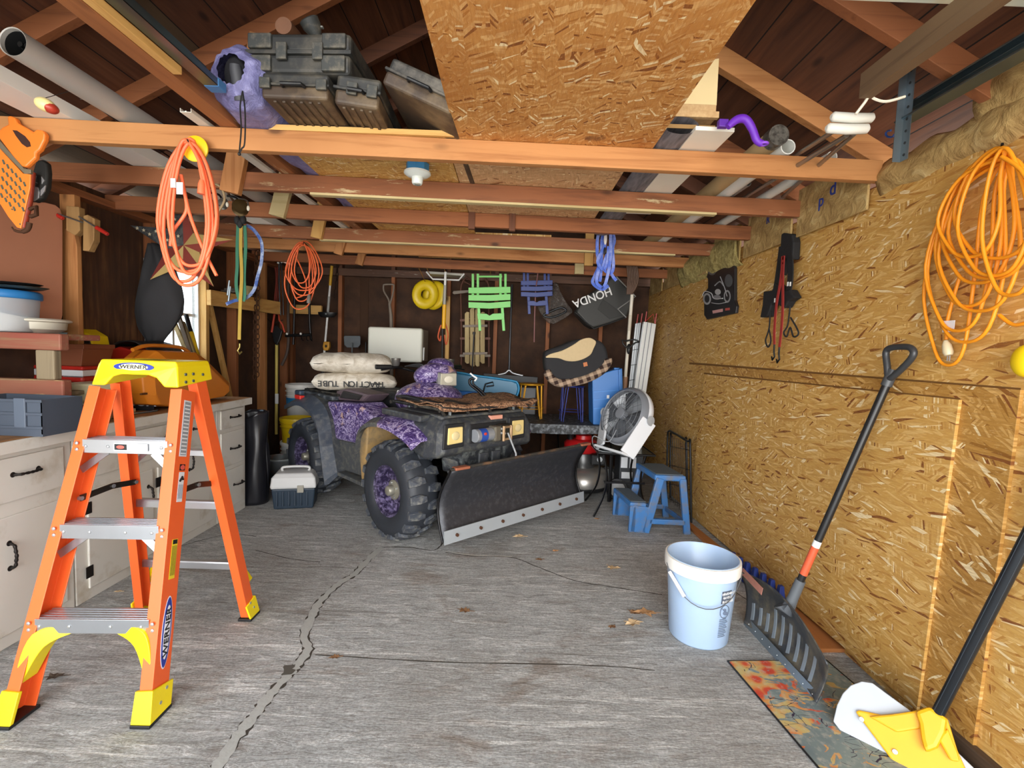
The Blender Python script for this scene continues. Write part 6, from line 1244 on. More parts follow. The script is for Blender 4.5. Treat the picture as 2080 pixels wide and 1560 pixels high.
q = P(1189, 740, Y=Yd - .112); B().box(q, (.036, .004, .036), Matrix.Rotation(-tilt * .7, 3, 'Y')).build('tan_label', mat('#c0713c', .6), T0)
q = P(1072, 800, Y=4.95); tag(B().bb((q.x - .08, 4.88, ZT + .001), (q.x + .08, 4.96, q.z + .07)).build('slotted_basket', mat('#6f7276', .5), bev=.004), 'small grey slotted basket behind the yellow metal stool', 'basket')
# blue tote
T0 = thing('blue_tote', 'blue plastic tote stood on end on the black table', 'tote', P(1230, 858, Y=4.3)); TB_ = mat('#2c70b8', .4, 0, .12, 8, name='blue_tote_plastic')
q = [P(x, y, Y=4.33) for x, y in ((1203, 765), (1245, 752), (1264, 748), (1268, 850), (1205, 860))]; q[-1].z = ZT + .001; q[-2].z = ZT + .001
B().prism(q, (0, .25, 0)).build('tote_body', TB_, T0, bev=.006)
for y in (795, 811, 829): B().beam(P(1206, y + 1, Y=4.325), P(1264, y - 3, Y=4.325), .008, .008).build('rib', mat('#3f86cf', .4), T0)
B().beam(P(1258, 750, Y=4.32), P(1262, 850, Y=4.32), .02, .02).build('rim', TB_, T0, bev=.003); B().box(P(1235, 806, Y=4.32), (.022, .01, .03)).build('white_sticker', WHT, T0)
B().box(P(1252, 750, Y=4.38), (.05, .05, .03)).build('clip', TB_, T0, bev=.004)
# blue sled leaning behind the quad
T0 = thing('plastic_sled', 'long teal blue plastic sled lying behind the quad headlight', 'sled', P(990, 815, Y=4.35)); SLM = mat('#1f7fae', .35, 0, .08, 6, name='teal_plastic')
q = [P(x, y, Y=4.35) for x, y in ((915, 757), (975, 764), (1040, 773), (1051, 778), (1054, 790), (1050, 803), (1040, 808), (930, 800), (910, 790))]
b = B().prism(q, (0, .03, 0)); b.build('hull', mat('#2b6d8e', .4, 0, .1, 6), T0, bev=.012); 
B().tube(cr([p + V((0, -.01, 0)) for p in q], 4, True), .009, 8, closed=True).build('rolled_rim', SLM, T0, sm=True)
B().prism([P(x, y, Y=4.28) for x, y in ((905, 792), (975, 797), (1046, 804), (1040, 816), (970, 815), (915, 812))], (0, .07, 0)).build('lower_side', mat('#1568bd', .4), T0, bev=.01)
B().tube([P(x, y, Y=4.33) for x, y in ((980, 800), (986, 780), (1001, 776), (1003, 783), (988, 785))], .007, 8).build('hook_bar', BLKM, T0, sm=True)
# fan and glass table
ZG = .54; c = P(1268, 918, Y=3.95); T0 = thing('glass_side_table', 'black metal patio side table with tinted glass top', 'table', (1.0, 4.05, 0))
g0, g1 = P(1216, 905, Z=ZG), P(1332, 922, Z=ZG); gx0, gx1, gy0, gy1 = .74, 1.20, 3.86, 4.27
B().bb((gx0 + .01, gy0 + .01, ZG - .008), (gx1 - .01, gy1 - .01, ZG)).build('glass_top', mat('#4a5350', .12, 0, .05, 5, name='tinted_glass'), T0)
B().tube([V((gx0, gy0, ZG - .006)), V((gx1, gy0, ZG - .006)), V((gx1, gy1, ZG - .006)), V((gx0, gy1, ZG - .006))], .010, 8, closed=True).build('rim', BLKM, T0, sm=True)
for x, sx_ in ((gx0 + .05, -1), (gx1 - .06, 1)):
    for y, sy_ in ((gy0 + .04, -1), (gy1 - .04, 1)):
        B().tube(cr([V((x, y, ZG - .01)), V((x - sx_ * .035, y, ZG * .62)), V((x - sx_ * .01, y + sy_ * .0, ZG * .3)), V((x + sx_ * .07, y + sy_ * .05, .008))], 6), .013, 8, flat=.6).build('leg', BLKM, T0, sm=True)
B().bb((gx0 + .06, gy0 + .03, ZG * .52), (gx1 - .06, gy0 + .05, ZG * .55)).build('stretcher', BLKM, T0)
cF = V((P(1275, 850, Y=3.92).x, 3.98, P(1275, 850, Y=3.92).z + .01)); T0 = thing('desk_fan', 'grey and white round floor fan tilted up on the glass table', 'fan', (cF.x, 4.0, ZG + .001)); FW = mat('#d9dce0', .4, 0, .05, 6, name='fan_grey'); FG = mat('#7f838a', .4)
ax = V((-.80, -.45, .40)).normalized(); s1_ = ax.cross(V((0, 0, 1))).normalized(); u1_ = s1_.cross(ax); MF = Matrix((s1_, u1_, ax)).transposed(); RF = .25
B().lathe([(RF * .9, -.07), (RF * 1.0, -.045), (RF * 1.03, .0), (RF * .99, .012), (RF * .95, .0), (RF * .9, -.05)], cF, 44, MF, caps=False).build('outer_shell', FW, T0, sm=True)
B().lathe([(RF * 1.0, -.0), (RF * .98, .045), (RF * .86, .065), (RF * .84, .06), (RF * .9, .0)], cF, 44, MF, caps=False).build('front_ring', FG, T0, sm=True)
B().lathe([(RF * .9, -.07), (RF * .7, -.10), (.001, -.11)], cF, 44, MF, caps=False).build('back_cover', mat('#b4b8bd', .4), T0, sm=True)
b = B()
for k in range(24): a_ = 2 * PI * k / 24; b.tube([cF + MF @ V((math.cos(a_) * r, math.sin(a_) * r, z)) for r, z in ((.05, .075), (RF * .5, .078), (RF * .85, .062))], .0018, 4)
for r in (.08, .14, .19): b.tube([cF + MF @ V((math.cos(a_) * r, math.sin(a_) * r, .078)) for a_ in (2 * PI * j / 30 for j in range(30))], .0018, 4, closed=True)
b.build('grille', mat('#6b6f74', .4, .3), T0); B().lathe([(.001, .085), (.045, .083), (.05, .07), (.04, .02), (.001, .02)], cF, 20, MF).build('hub', FG, T0, sm=True)
for k in range(4):
    b = B(); 
    b.grid(lambda u, v: cF + MF @ V((math.cos(k * PI / 2 + (v - .5) * .9) * (.04 + .17 * u), math.sin(k * PI / 2 + (v - .5) * .9) * (.04 + .17 * u), .02 + .03 * (v - .5))), 5, 5); b.build('blade', mat('#54585e', .4), T0, sm=True, solid=.003)
# U-shaped stand
for sgn in (-1, 1):
    pv = cF + s1_ * RF * 1.05 * sgn; nm = 'stand_arm'
    ft = V((pv.x - .17, pv.y - .12, ZG + .012)) if sgn else pv
    dn = V((cF.x - .13, cF.y - .16, ZG + .03)) + s1_ * .16 * sgn
    B().beam(pv, dn, .02, .13, up=u1_).build(nm, FW, T0, bev=.006); B().lathe([(.001, 0), (.035, 0), (.04, .008), (.001, .012)], pv + s1_ * .012 * sgn, 20, Matrix((u1_, ax, s1_ * sgn)).transposed()).build('pivot_cap', mat('#a3a7ab', .4), T0, sm=True)
B().beam(V((cF.x - .13, cF.y - .16, ZG + .03)) - s1_ * .17, V((cF.x - .13, cF.y - .16, ZG + .03)) + s1_ * .17, .13, .02, up=(.3, .2, 1)).build('stand_foot', FW, T0, bev=.006)
q = [cF + V(p) for p in ((-.1, -.2, -.1), (-.16, -.24, -.2), (-.28, -.1, -.16), (-.27, -.06, -.25), (-.2, -.1, -.285), (-.05, -.12, -.285))]; q = [V((p.x, max(p.y, gy0 + .01), max(p.z, ZG + .01))) for p in q]; B().tube(cr(q), .0035, 6).build('power_cord', mat('#8b8f93', .5), T0, sm=True)
# lawn mower
T0 = thing('lawn_mower', 'lawn mower with red engine cover and silver deck behind plow', 'lawn mower', (.72, 4.56, 0)); MR = mat('#c81f22', .3, 0, .05, 5, name='mower_red'); MS = mat('#b9b6b0', .3, .7, .1, 8, name='deck_silver')
cm = V((.72, 4.56, 0))
B().lathe([(.22, .09), (.25, .10), (.255, .13), (.24, .22), (.18, .26), (.001, .27)], cm, 36, sy=1.1).build('deck', MS, T0, sm=True)
B().lathe([(.245, .07), (.26, .09), (.26, .105), (.24, .11)], cm, 36, sy=1.1).build('deck_skirt', BLK, T0, sm=True)
B().lathe([(.001, .26), (.12, .26), (.13, .34), (.1, .42), (.001, .42)], cm, 24).build('engine_block', mat('#6b6c6c', .35, .7, .5, 40), T0, sm=True)
B().lathe([(.145, .40), (.165, .42), (.165, .49), (.13, .52), (.10, .525), (.001, .525)], cm + V((-.02, 0, 0)), 30, sy=.9).build('engine_cover', MR, T0, sm=True)
B().lathe([(.07, .52), (.08, .53), (.075, .565), (.04, .575), (.001, .575)], cm + V((.0, 0, 0)), 24).build('recoil_housing', MR, T0, sm=True)
B().lathe([(.001, .52), (.028, .52), (.03, .56), (.034, .565), (.034, .58), (.001, .585)], cm + V((-.13, -.02, 0)), 16).build('fuel_cap', BLK, T0, sm=True)
B().box(cm + V((-.06, -.150, .455)), (.09, .012, .035)).build('white_label', WHT, T0, bev=.002)
B().box(cm + V((.12, -.14, .36)), (.13, .08, .10)).build('air_filter', BLK, T0, bev=.015); B().cyl(cm + V((.13, -.19, .37)), cm + V((.13, -.176, .37)), .025, n=16).build('muffler_ring', ALU, T0)
for dx, dy, r in ((.30, -.2, .10), (-.28, -.2, .10), (.30, .26, .10), (-.28, .26, .10)):
    c = cm + V((dx, dy, r)); Mw = Matrix((V((0, 1, 0)), V((0, 0, 1)), V((1, 0, 0)))).transposed(); Mw = Matrix.Rotation(R(75), 3, 'X') if dx > 0 else Mw
    B().lathe([(r * .7, -.02), (r * .95, -.022), (r, -.012), (r, .012), (r * .95, .022), (r * .7, .02)], c, 24, Mw).build('tyre', BLK, T0, sm=True); B().lathe([(.001, -.022), (.02, -.03), (.025, -.014), (r * .6, -.012), (r * .72, -.024), (r * .72, .022), (.001, .02)], c, 24, Mw).build('wheel', mat('#a5a7a8', .4, .2), T0, sm=True)
B().tube([cm + V((.2, .2, .25)), cm + V((.22, .40, .60)), cm + V((-.22, .40, .60)), cm + V((-.2, .2, .25))], .012, 8).build('push_handle', BLKM, T0, sm=True)
# battery box under the table
T0 = thing('battery_charger', 'dark box with white labels under the glass table', 'box', (1.05, 4.45, 0)); B().bb((1.04, 4.38, .02), (1.26, 4.6, .42)).build('case', mat('#35383c', .5), T0, bev=.01)
for x in (1.05, 1.13): B().bb((x, 4.374, .30), (x + .06, 4.38, .40)).build('label', mat('#dfe2e6', .5), T0)
B().bb((1.06, 4.374, .2), (1.16, 4.38, .26)).build('label', mat('#dfe2e6', .5), T0)
for x in (1.04, 1.18): B().bb((x, 4.4, 0), (x + .04, 4.5, .02)).build('foot', BLK, T0)
# step stool
o0 = P(1285, 1082, Z=0); o1 = P(1398, 1087, Z=0); o2 = P(1256, 1047, Z=0); uu = o1 - o0; vv_ = (o2 - o0); vv_ = V((-.05, .42, 0)); print('stool', o0, uu, o2 - o0)
hs = .455; hl = .235
def SP(a, b_, z): return o0 + uu * a + vv_ * b_ + V((0, 0, z))
T0 = thing('step_stool', 'blue two-step plastic stool with grey treads by right wall', 'step stool', o0 + uu * .5); SB = mat('#3f78b6', .45, 0, .15, 8, dirt='#6c6f74', dsc=10, damt=.35, name='step_blue'); TRD = mat('#5f6a72', .8, 0, .3, 50, .5, name='grey_tread')
def sbox(a0, a1, b0, b1, z0, z1, nm, m, bev=.008): return B().ring([[SP(a0, b0, z), SP(a1, b0, z), SP(a1, b1, z), SP(a0, b1, z)] for z in (z0, z1)]).build(nm, m, T0, bev=bev)
sbox(.36, .92, .03, .97, hs - .05, hs - .006, 'top_platform', SB, .012); sbox(.40, .88, .08, .92, hs - .006, hs, 'top_tread', TRD, .002)
sbox(-.06, .24, .03, .97, hl - .045, hl - .006, 'lower_step', SB, .01); sbox(-.03, .24, .08, .92, hl - .006, hl, 'lower_tread', TRD, .002)
for b_ in (.05, .93):
    def leg(a0, z0, a1, z1, w=.05): return B().beam(SP(a0, b_, z0), SP(a1, b_, z1), .035, w, up=(uu.normalized() if abs(z1 - z0) > .1 else (0, 0, 1))).build('leg', SB, T0, bev=.006)
    leg(.24, .0, .46, hs - .03, .06); leg(1.0, .0, .86, hs - .03); leg(.0, .0, -.0, hl - .03, .05); leg(.10, .0, .14, hl - .03, .12); leg(.30, .09, .96, .09, .04)
sbox(.955, .995, .06, .94, .06, .10, 'cross_bar', SB, .004)
# folded wire crate
T0 = thing('wire_crate', 'black folded wire crate leaning on the right wall', 'crate', P(1380, 1040, X=1.5)); Xw = 1.50
def W(x, y, dx=0): 
    p = P(x, y, X=Xw + dx); return V((p.x, p.y, max(p.z, .012)))
for o_, ol in ((0, [(1352, 1040), (1356, 892), (1359, 876), (1366, 878), (1397, 896), (1402, 905), (1404, 1062)]), (.05, [(1360, 1035), (1362, 890), (1368, 880), (1390, 893), (1394, 900), (1396, 1050)])):
    B().tube(cr([W(x, y, o_) for x, y in ol], 4), .009, 8).build('frame', BLKM, T0, sm=True)
for k in range(9):
    x = 1362 + k * 4.2; B().tube([W(x, 884 + (x - 1362) * .5, .02), W(x, 1046 + (x - 1362) * .4, .02)], .0025, 5).build('vertical_wire', BLKM, T0)
for k in range(4): y = 905 + k * 38; B().tube([W(1355, y, .02), W(1402, y + (10 + k * 2), .02)], .003, 5).build('cross_wire', BLKM, T0)
# rear left floor things
T0 = thing('bed_liner', 'glossy black rolled rubber sheet standing beside the cabinets', 'rubber sheet', P(515, 1038, Z=0)); cl = P(517, 1020, Z=0)
cl = V((P(517, 900, Y=3.95).x, 3.95, 0)); hl_ = P(517, 838, Y=3.85).z
def liner(u, v):
    q = u * 2 * PI; z = v * hl_; r = .105 * (1 + .12 * math.sin(v * 5 + 1)) ; k = 1 + .22 * noise.noise(V((math.cos(q) * 1.5, v * 2.5, math.sin(q) * 1.5))); top = (.06 * math.cos(q * 1 + 2.4)) * (v ** 6)
    return cl + V((math.cos(q) * r * k * 1.05, math.sin(q) * r * .9 * k, z - max(0, top)))
B().grid(liner, 44, 30).build('sheet', mat('#1f1f24', .28, 0, .2, 6, name='glossy_black_rubber'), T0, sm=True, solid=.004)
# tackle box
T0 = thing('tackle_box', 'white-lidded navy tackle box on the floor beside the tyre', 'tool box', P(585, 1030, Z=0)); tx0 = P(546, 1035, Z=0); tx1 = P(618, 1020, Z=0); print('tackle', tx0, tx1)
tc0 = P(566, 1036, Z=0); ang = R(14); Mt = Matrix.Translation((tc0.x + .08, tc0.y + .13, 0)) @ Matrix.Rotation(ang, 4, 'Z')
NV = mat('#1f3040', .45, 0, .1, 12, name='navy_box'); LW = mat('#c9c9c8', .4, 0, .06, 8, name='box_grey_white')
B(Mt).ring([[V((x * s * .165, y * s * .11, z)) for x, y in ((-1, -1), (1, -1), (1, 1), (-1, 1))] for s, z in ((.9, .002), (1, .17))]).build('base', NV, T0, bev=.01)
for k in range(6): B(Mt).bb((-.13 + k * .045, -.115, .03), (-.115 + k * .045, -.102, .15)).build('rib', NV, T0, bev=.003)
B(Mt).ring([[V((x * s * .17, y * s * .115, z)) for x, y in ((-1, -1), (1, -1), (1, 1), (-1, 1))] for s, z in ((1, .17), (1.02, .19), (.97, .26), (.80, .295))]).build('lid', LW, T0, bev=.012)
B(Mt).tube(cr([(-.10, 0, .29), (-.09, 0, .325), (.09, 0, .325), (.10, 0, .29)]), .011, 8).build('handle', LW, T0, sm=True); B(Mt).bb((.03, -.125, .14), (.08, -.112, .2)).build('latch', mat('#9c988c', .4), T0, bev=.004)
# buckets
T0 = bucket('galvanised_bucket', 'rusty galvanised bucket between rubber sheet and rear tyre', P(568, 960, Y=4.4).x, 4.42, .10, .13, .28, '#6d7372', ribs=((.27, .01),), rim='#7d8382', z0=0.0, m=mat('#6d7375', .5, .5, .3, 14, dirt='#8a5a3c', dsc=6, damt=.3, name='old_zinc'))
xB = P(603, 850, Y=4.78).x
bucket('white_bucket', 'white plastic bucket under the yellow one behind the tyre', xB, 4.78, .12, .145, .36, '#dcdcd8', ribs=((.345, .018), (.29, .005), (.25, .005)), grp='buckets stacked behind the quad')
bucket('yellow_bucket', 'bright yellow plastic bucket stacked in a white bucket', xB, 4.78, .127, .152, .30, '#e5c21c', ribs=((.285, .018), (.25, .005), (.215, .005)), rim='#e5c21c', z0=.30, grp='buckets stacked behind the quad')
B_ = B(); c = V((xB + .0, 4.78, .30)); 
xB2 = P(612, 780, Y=5.2).x
bucket('bucket_stack', 'tall stack of nested white pails with a blue band', xB2, 5.2, .12, .15, .9, '#dfe0dc', ribs=((.885, .02), (.83, .008), (.78, .008)), grp='buckets stacked behind the quad')
B().lathe([(.146, .69), (.1485, .69), (.151, .76), (.148, .76)], (xB2, 5.2, 0), 36, caps=False).build('blue_band', mat('#2b86c4', .4), bpy.data.objects['bucket_stack'], sm=True)
# ================================================================== QUAD BIKE
f_ = V((.712, -.702, 0)).normalized(); l_ = V((-f_.y, f_.x, 0)); O_ = V((-.456, 3.62, 0))
TA = Matrix(((f_.x, l_.x, 0, O_.x), (f_.y, l_.y, 0, O_.y), (0, 0, 1, 0), (0, 0, 0, 1))); TAi = TA.inverted()
Q = thing('quad_bike', 'muddy purple camouflage quad bike facing right with plow in front', 'quad bike', O_)
t = NT('purple_camo'); w = t.noise(t.tc, 6, 4, out=1); vv = t.nd('VectorMath', {0: t.tc, 1: t.nd('VectorMath', {0: w, 'Scale': .12}, operation='SCALE').outputs[0]}, operation='ADD').outputs[0]
n = t.noise(t.map(vv, (1, 1, 1.6)), 17, 7, .75, 1.6)
c = t.ramp(n, [(.36, '#1d1730'), (.42, '#4a3675'), (.46, '#2c2147'), (.495, '#7a66a6'), (.52, '#3d2c66'), (.55, '#b3a4cd'), (.575, '#d8cfe0'), (.60, '#5a4590'), (.65, '#2b2145')])
br = t.noise(t.map(vv, (1, 1, 1), loc=(3, 3, 3)), 8, 5, .6); c = t.mix(t.ramp(br, [(.60, 0.0), (.66, .8)]), c, '#c9a58e'); CAMO = t.fin(c, .35)
MUD = mat('#4a4d50', .6, 0, .3, 22, .3, dirt='#66645c', dsc=24, damt=.35, name='muddy_grey_plastic'); FAS = mat('#373a40', .5, 0, .25, 18, .25, dirt='#54554f', dsc=26, damt=.25, name='dusty_fascia'); TAN = mat('#b08f5c', .55, 0, .3, 6, dirt='#6e6350', dsc=5, damt=.5, name='dried_mud_tan')
RUB = mat('#2a2e35', .55, 0, .25, 14, .2, name='tyre_rubber'); RUBL = mat('#3f444d', .5, 0, .3, 20, dirt='#7c7b74', dsc=18, damt=.35, name='tyre_lug')
RIMM = mat('#352c4a', .35, .25, .4, 30, dirt='#9488b0', dsc=26, damt=.35, name='worn_purple_rim')
def wheel(x, y, r, w, out):
    c = TA @ V((x, y, r)); Mw = Matrix((f_, V((0, 0, 1)), l_ * out)).transposed()
    T1 = B(); h = w / 2
    b = B().lathe([(r * .50, h * .80), (r * .56, h), (r * .74, h * 1.06), (r * .88, h * .92), (r * .94, h * .6), (r * .955, 0), (r * .94, -h * .6), (r * .88, -h * .92), (r * .74, -h * 1.06), (r * .56, -h), (r * .5, -h * .8)], c, 48, Mw, caps=False)
    o = b.build('tyre', RUB, Q, sm=True)
    for k in range(18):
        for s in (-1, 1):
            a_ = 2 * PI * (k + (.5 if s < 0 else 0)) / 18
            def pt(aa, rr_, zz): return c + Mw @ V((math.cos(aa) * rr_, math.sin(aa) * rr_, zz))
            lb = B(); d = 2 * PI / 18 * .30
            lo = [(a_ - d * .2, s * h * .06), (a_ + d * 1.0, s * h * .10), (a_ + d * 1.5, s * h * .55), (a_ + d * 1.2, s * h * .98), (a_ - d * .6, s * h * .98), (a_ - d * .4, s * h * .5)]
            lb.ring([[pt(aa, r * (.93 if abs(zz) < h * .9 else .84), zz) for aa, zz in lo], [pt(a_ + (aa - a_) * .85, r * (1.0 if abs(zz) < h * .9 else .93), zz * (.98 if abs(zz) < h * .9 else 1.04)) for aa, zz in lo]])
            lb.build('tread_lug', RUBL, o, bev=.002, seg=1)
    rim = B().lathe([(r * .50, h * .82), (r * .54, h * .9), (r * .52, h * .78), (r * .47, h * .7), (r * .45, h * .2), (r * .30, h * .15), (r * .26, h * .35), (.001, h * .35)], c, 40, Mw, caps=False).build('rim', RIMM, Q, sm=True)
    B().lathe([(r * .2, h * .3), (r * .2, h * .42), (r * .1, h * .48), (r * .1, h * .8), (r * .08, h * .85), (.001, h * .85)], c, 20, Mw, caps=False).build('hub', mat('#a09c8e', .4, .5, .3, 20), rim, sm=True)
    for k in range(4): a_ = k * PI / 2 + .4; B().cyl(c + Mw @ V((math.cos(a_) * r * .15, math.sin(a_) * r * .15, h * .4)), c + Mw @ V((math.cos(a_) * r * .15, math.sin(a_) * r * .15, h * .5)), .007, n=6).build('lug_nut', ALU, rim)
wheel(0, -.43, .35, .24, -1); wheel(-1.36, -.45, .345, .27, -1); wheel(0, .43, .35, .24, 1); wheel(-1.36, .45, .345, .27, 1)
def lb(a, b_, nm, m, bev=.01, seg=2): return B(TA).bb(a, b_).build(nm, m, Q, bev=bev, seg=seg)
def side(pts, yl, th, nm, m, bev=.008, seg=2):
    pl = (TA @ V((0, yl, 0)), l_); return B().prism([P(x, y, pl=pl) for x, y in pts], l_ * th).build(nm, m, Q, bev=bev, seg=seg)
def loft(secs, nm, m, bev=.01, sub=0, seg=2, sm=False): return B(TA).ring([[V(p) for p in s] for s in secs]).build(nm, m, Q, bev=bev, seg=seg, sub=sub, sm=sm)
# frame, engine, axles
lb((-1.3, -.16, .25), (.25, .16, .42), 'frame', BLKM); lb((-.95, -.2, .38), (-.35, .2, .75), 'engine', mat('#2c2d2e', .6, .3, .4, 20, .4))
for x in (0, -1.36): B(TA).cyl((x, -.36, .34), (x, .36, .34), .03, n=12).build('axle', BLKM, Q)
for s in (-1, 1):
    B(TA).beam((.12, s * .12, .30), (.0, s * .34, .33), .05, .03).build('a_arm', BLKM, Q); B(TA).beam((.02, s * .1, .46), (.0, s * .34, .44), .03, .03).build('a_arm', BLKM, Q)
    B(TA).cyl((.06, s * .30, .40), (.05, s * .24, .74), .028, n=14).build('shock_absorber', mat('#d7d2c4', .4, .3), Q)
    pts = [V((.06 - .01 * k / 60, s * (.30 - .06 * k / 60), .42 + .28 * k / 60)) + V((.05 * math.cos(k * .63), .05 * math.sin(k * .63), 0)) for k in range(60)]; B(TA).tube(pts, .008, 6).build('coil_spring', mat('#a8a08c', .4, .4), Q, sm=True)
# front fascia with headlights
def fas(x, z0, z1, w, cz): return [(x, -w, z0), (x, w, z0), (x, w * .98, z1 - cz), (x, w * .85, z1), (x, -w * .85, z1), (x, -w * .98, z1 - cz)]
loft([fas(.12, .64, .905, .43, .08), fas(.30, .62, .905, .45, .08), fas(.42, .64, .89, .44, .08), fas(.47, .67, .86, .41, .06)], 'front_fascia', FAS, .02, seg=3)
loft([[(.28, -.28, .50), (.28, .28, .50), (.28, .30, .66), (.28, -.30, .66)], [(.44, -.22, .54), (.44, .22, .54), (.46, .28, .70), (.46, -.28, .70)]], 'lower_bumper', mat('#23262b', .5, 0, .3, 30, .4, dirt='#5b605f', dsc=20, damt=.4), .02)
for k in range(2): B(TA).bb((.445, -.10 + k * .12, .57), (.465, -.02 + k * .12, .64)).build('bumper_slot', FAS, Q, bev=.006)
loft([[(.30, -.17, .30), (.30, -.05, .30), (.30, -.04, .60), (.30, -.30, .62)], [(.36, -.17, .30), (.36, -.08, .30), (.42, -.06, .58), (.42, -.26, .6)]], 'skid_guard', MUD, .01)
for s in (-1, 1):
    ca = -.335 if s < 0 else .245; q = [(ca - .062, .735), (ca + .062, .740), (ca + .06, .845), (ca - .058, .845)]; 
    B(TA).prism([(.468, y * 1.0, z) for y, z in ((ca - .095, .705), (ca + .08, .71), (ca + .08, .868), (ca - .085, .868))], (.015, 0, 0)).build('bezel', mat('#23262a', .4), Q, bev=.008)
    hl = B(TA).prism([(.478, y, z) for y, z in q], (.014, 0, 0)).build('headlight', mat('#e0c987', .12, 0, .15, 9, name='yellowed_lens'), Q, bev=.008); 
    B(TA).sph((.49, ca, .79), (.008, .035, .03), 14, 8).build('bulb_reflector', mat('#f3e3b0', .1, .3), hl, sm=True)
# winch recess
lb((.462, -.20, .72), (.476, .135, .85), 'winch_recess', mat('#141518', .7), .004)
def lbw(a, b_, nm, m, bev=.01): return B(TW).bb(a, b_).build(nm, m, Q, bev=bev)
TW = TA @ Matrix.Translation((0, -.035, -.05))
wd = B(TW).cyl((.50, -.15, .825), (.50, .0, .825), .045, n=24).build('winch_motor', mat('#a8adb4', .35, .5), Q, bev=.004)
B(TW).ring([[V((.50 + .0465 * math.cos(q), y, .825 + .0465 * math.sin(q))) for q in (PI * (-.35 + .9 * k / 10) - .3 for k in range(11))] for y in (-.12, -.06)], caps=False).build('winch_label', mat('#2b4ea0', .4), wd); B(TW).sph((.545, -.09, .84), (.004, .014, .010), 10, 6).build('red_logo', mat('#c0392b', .4), wd)
lbw((.465, .0, .775), (.545, .06, .88), 'winch_gearbox', mat('#6f6a5e', .5, .4), .012); lbw((.47, .06, .77), (.535, .17, .885), 'winch_housing', mat('#35342f', .5, .4), .008)
for y in (.075, .145): B(TW).cyl((.55, y, .775), (.55, y, .88), .011, n=12).build('fairlead_roller', mat('#a88b6a', .4, .5), Q)
for z in (.785, .87): B(TW).cyl((.548, .07, z), (.548, .15, z), .009, n=12).build('fairlead_roller', mat('#a88b6a', .4, .5), Q)
for (y, z) in ((.085, .86), (.10, .845), (.085, .83), (.115, .825)): B(TW).sph((.54, y - .02, z), .010, 8, 6).build('bolt', ALU, Q)
B(TA).prism([(.43, y, z) for y, z in ((.0, .865), (.11, .865), (.11, .892), (.0, .892))], (.032, 0, .0)).build('warning_sticker', mat('#d99a84', .5), Q, bev=.001)
# racks, hood top
lb((-.12, -.38, .86), (.40, .38, .91), 'hood', MUD, .015)
RKM = mat('#202224', .45, .3, .2, 20, dirt='#5f5a50', dsc=14, damt=.3, name='rack_black')
for y in (-.40, -.2, 0, .2, .40): B(TA).tube([(-.16, y, 0.955), (.42, y, 0.955), (.45, y, 0.92)], .012, 8).build('front_rack_bar', RKM, Q, sm=True)
for x in (-.16, .15, .42): B(TA).cyl((x, -.42, 0.95), (x, .42, 0.95), .013, n=10).build('front_rack_bar', RKM, Q)
for x, y in ((.38, -.3), (.38, .3), (-.1, -.3), (-.1, .3)): B(TA).cyl((x, y, .89), (x, y, 0.95), .012, n=8).build('rack_post', GAL, Q)
lb((-.20, -.47, .86), (.28, -.36, .905), 'front_rack_edge', FAS, .012); lb((-.20, .36, .86), (.28, .47, .905), 'front_rack_edge', FAS, .012)
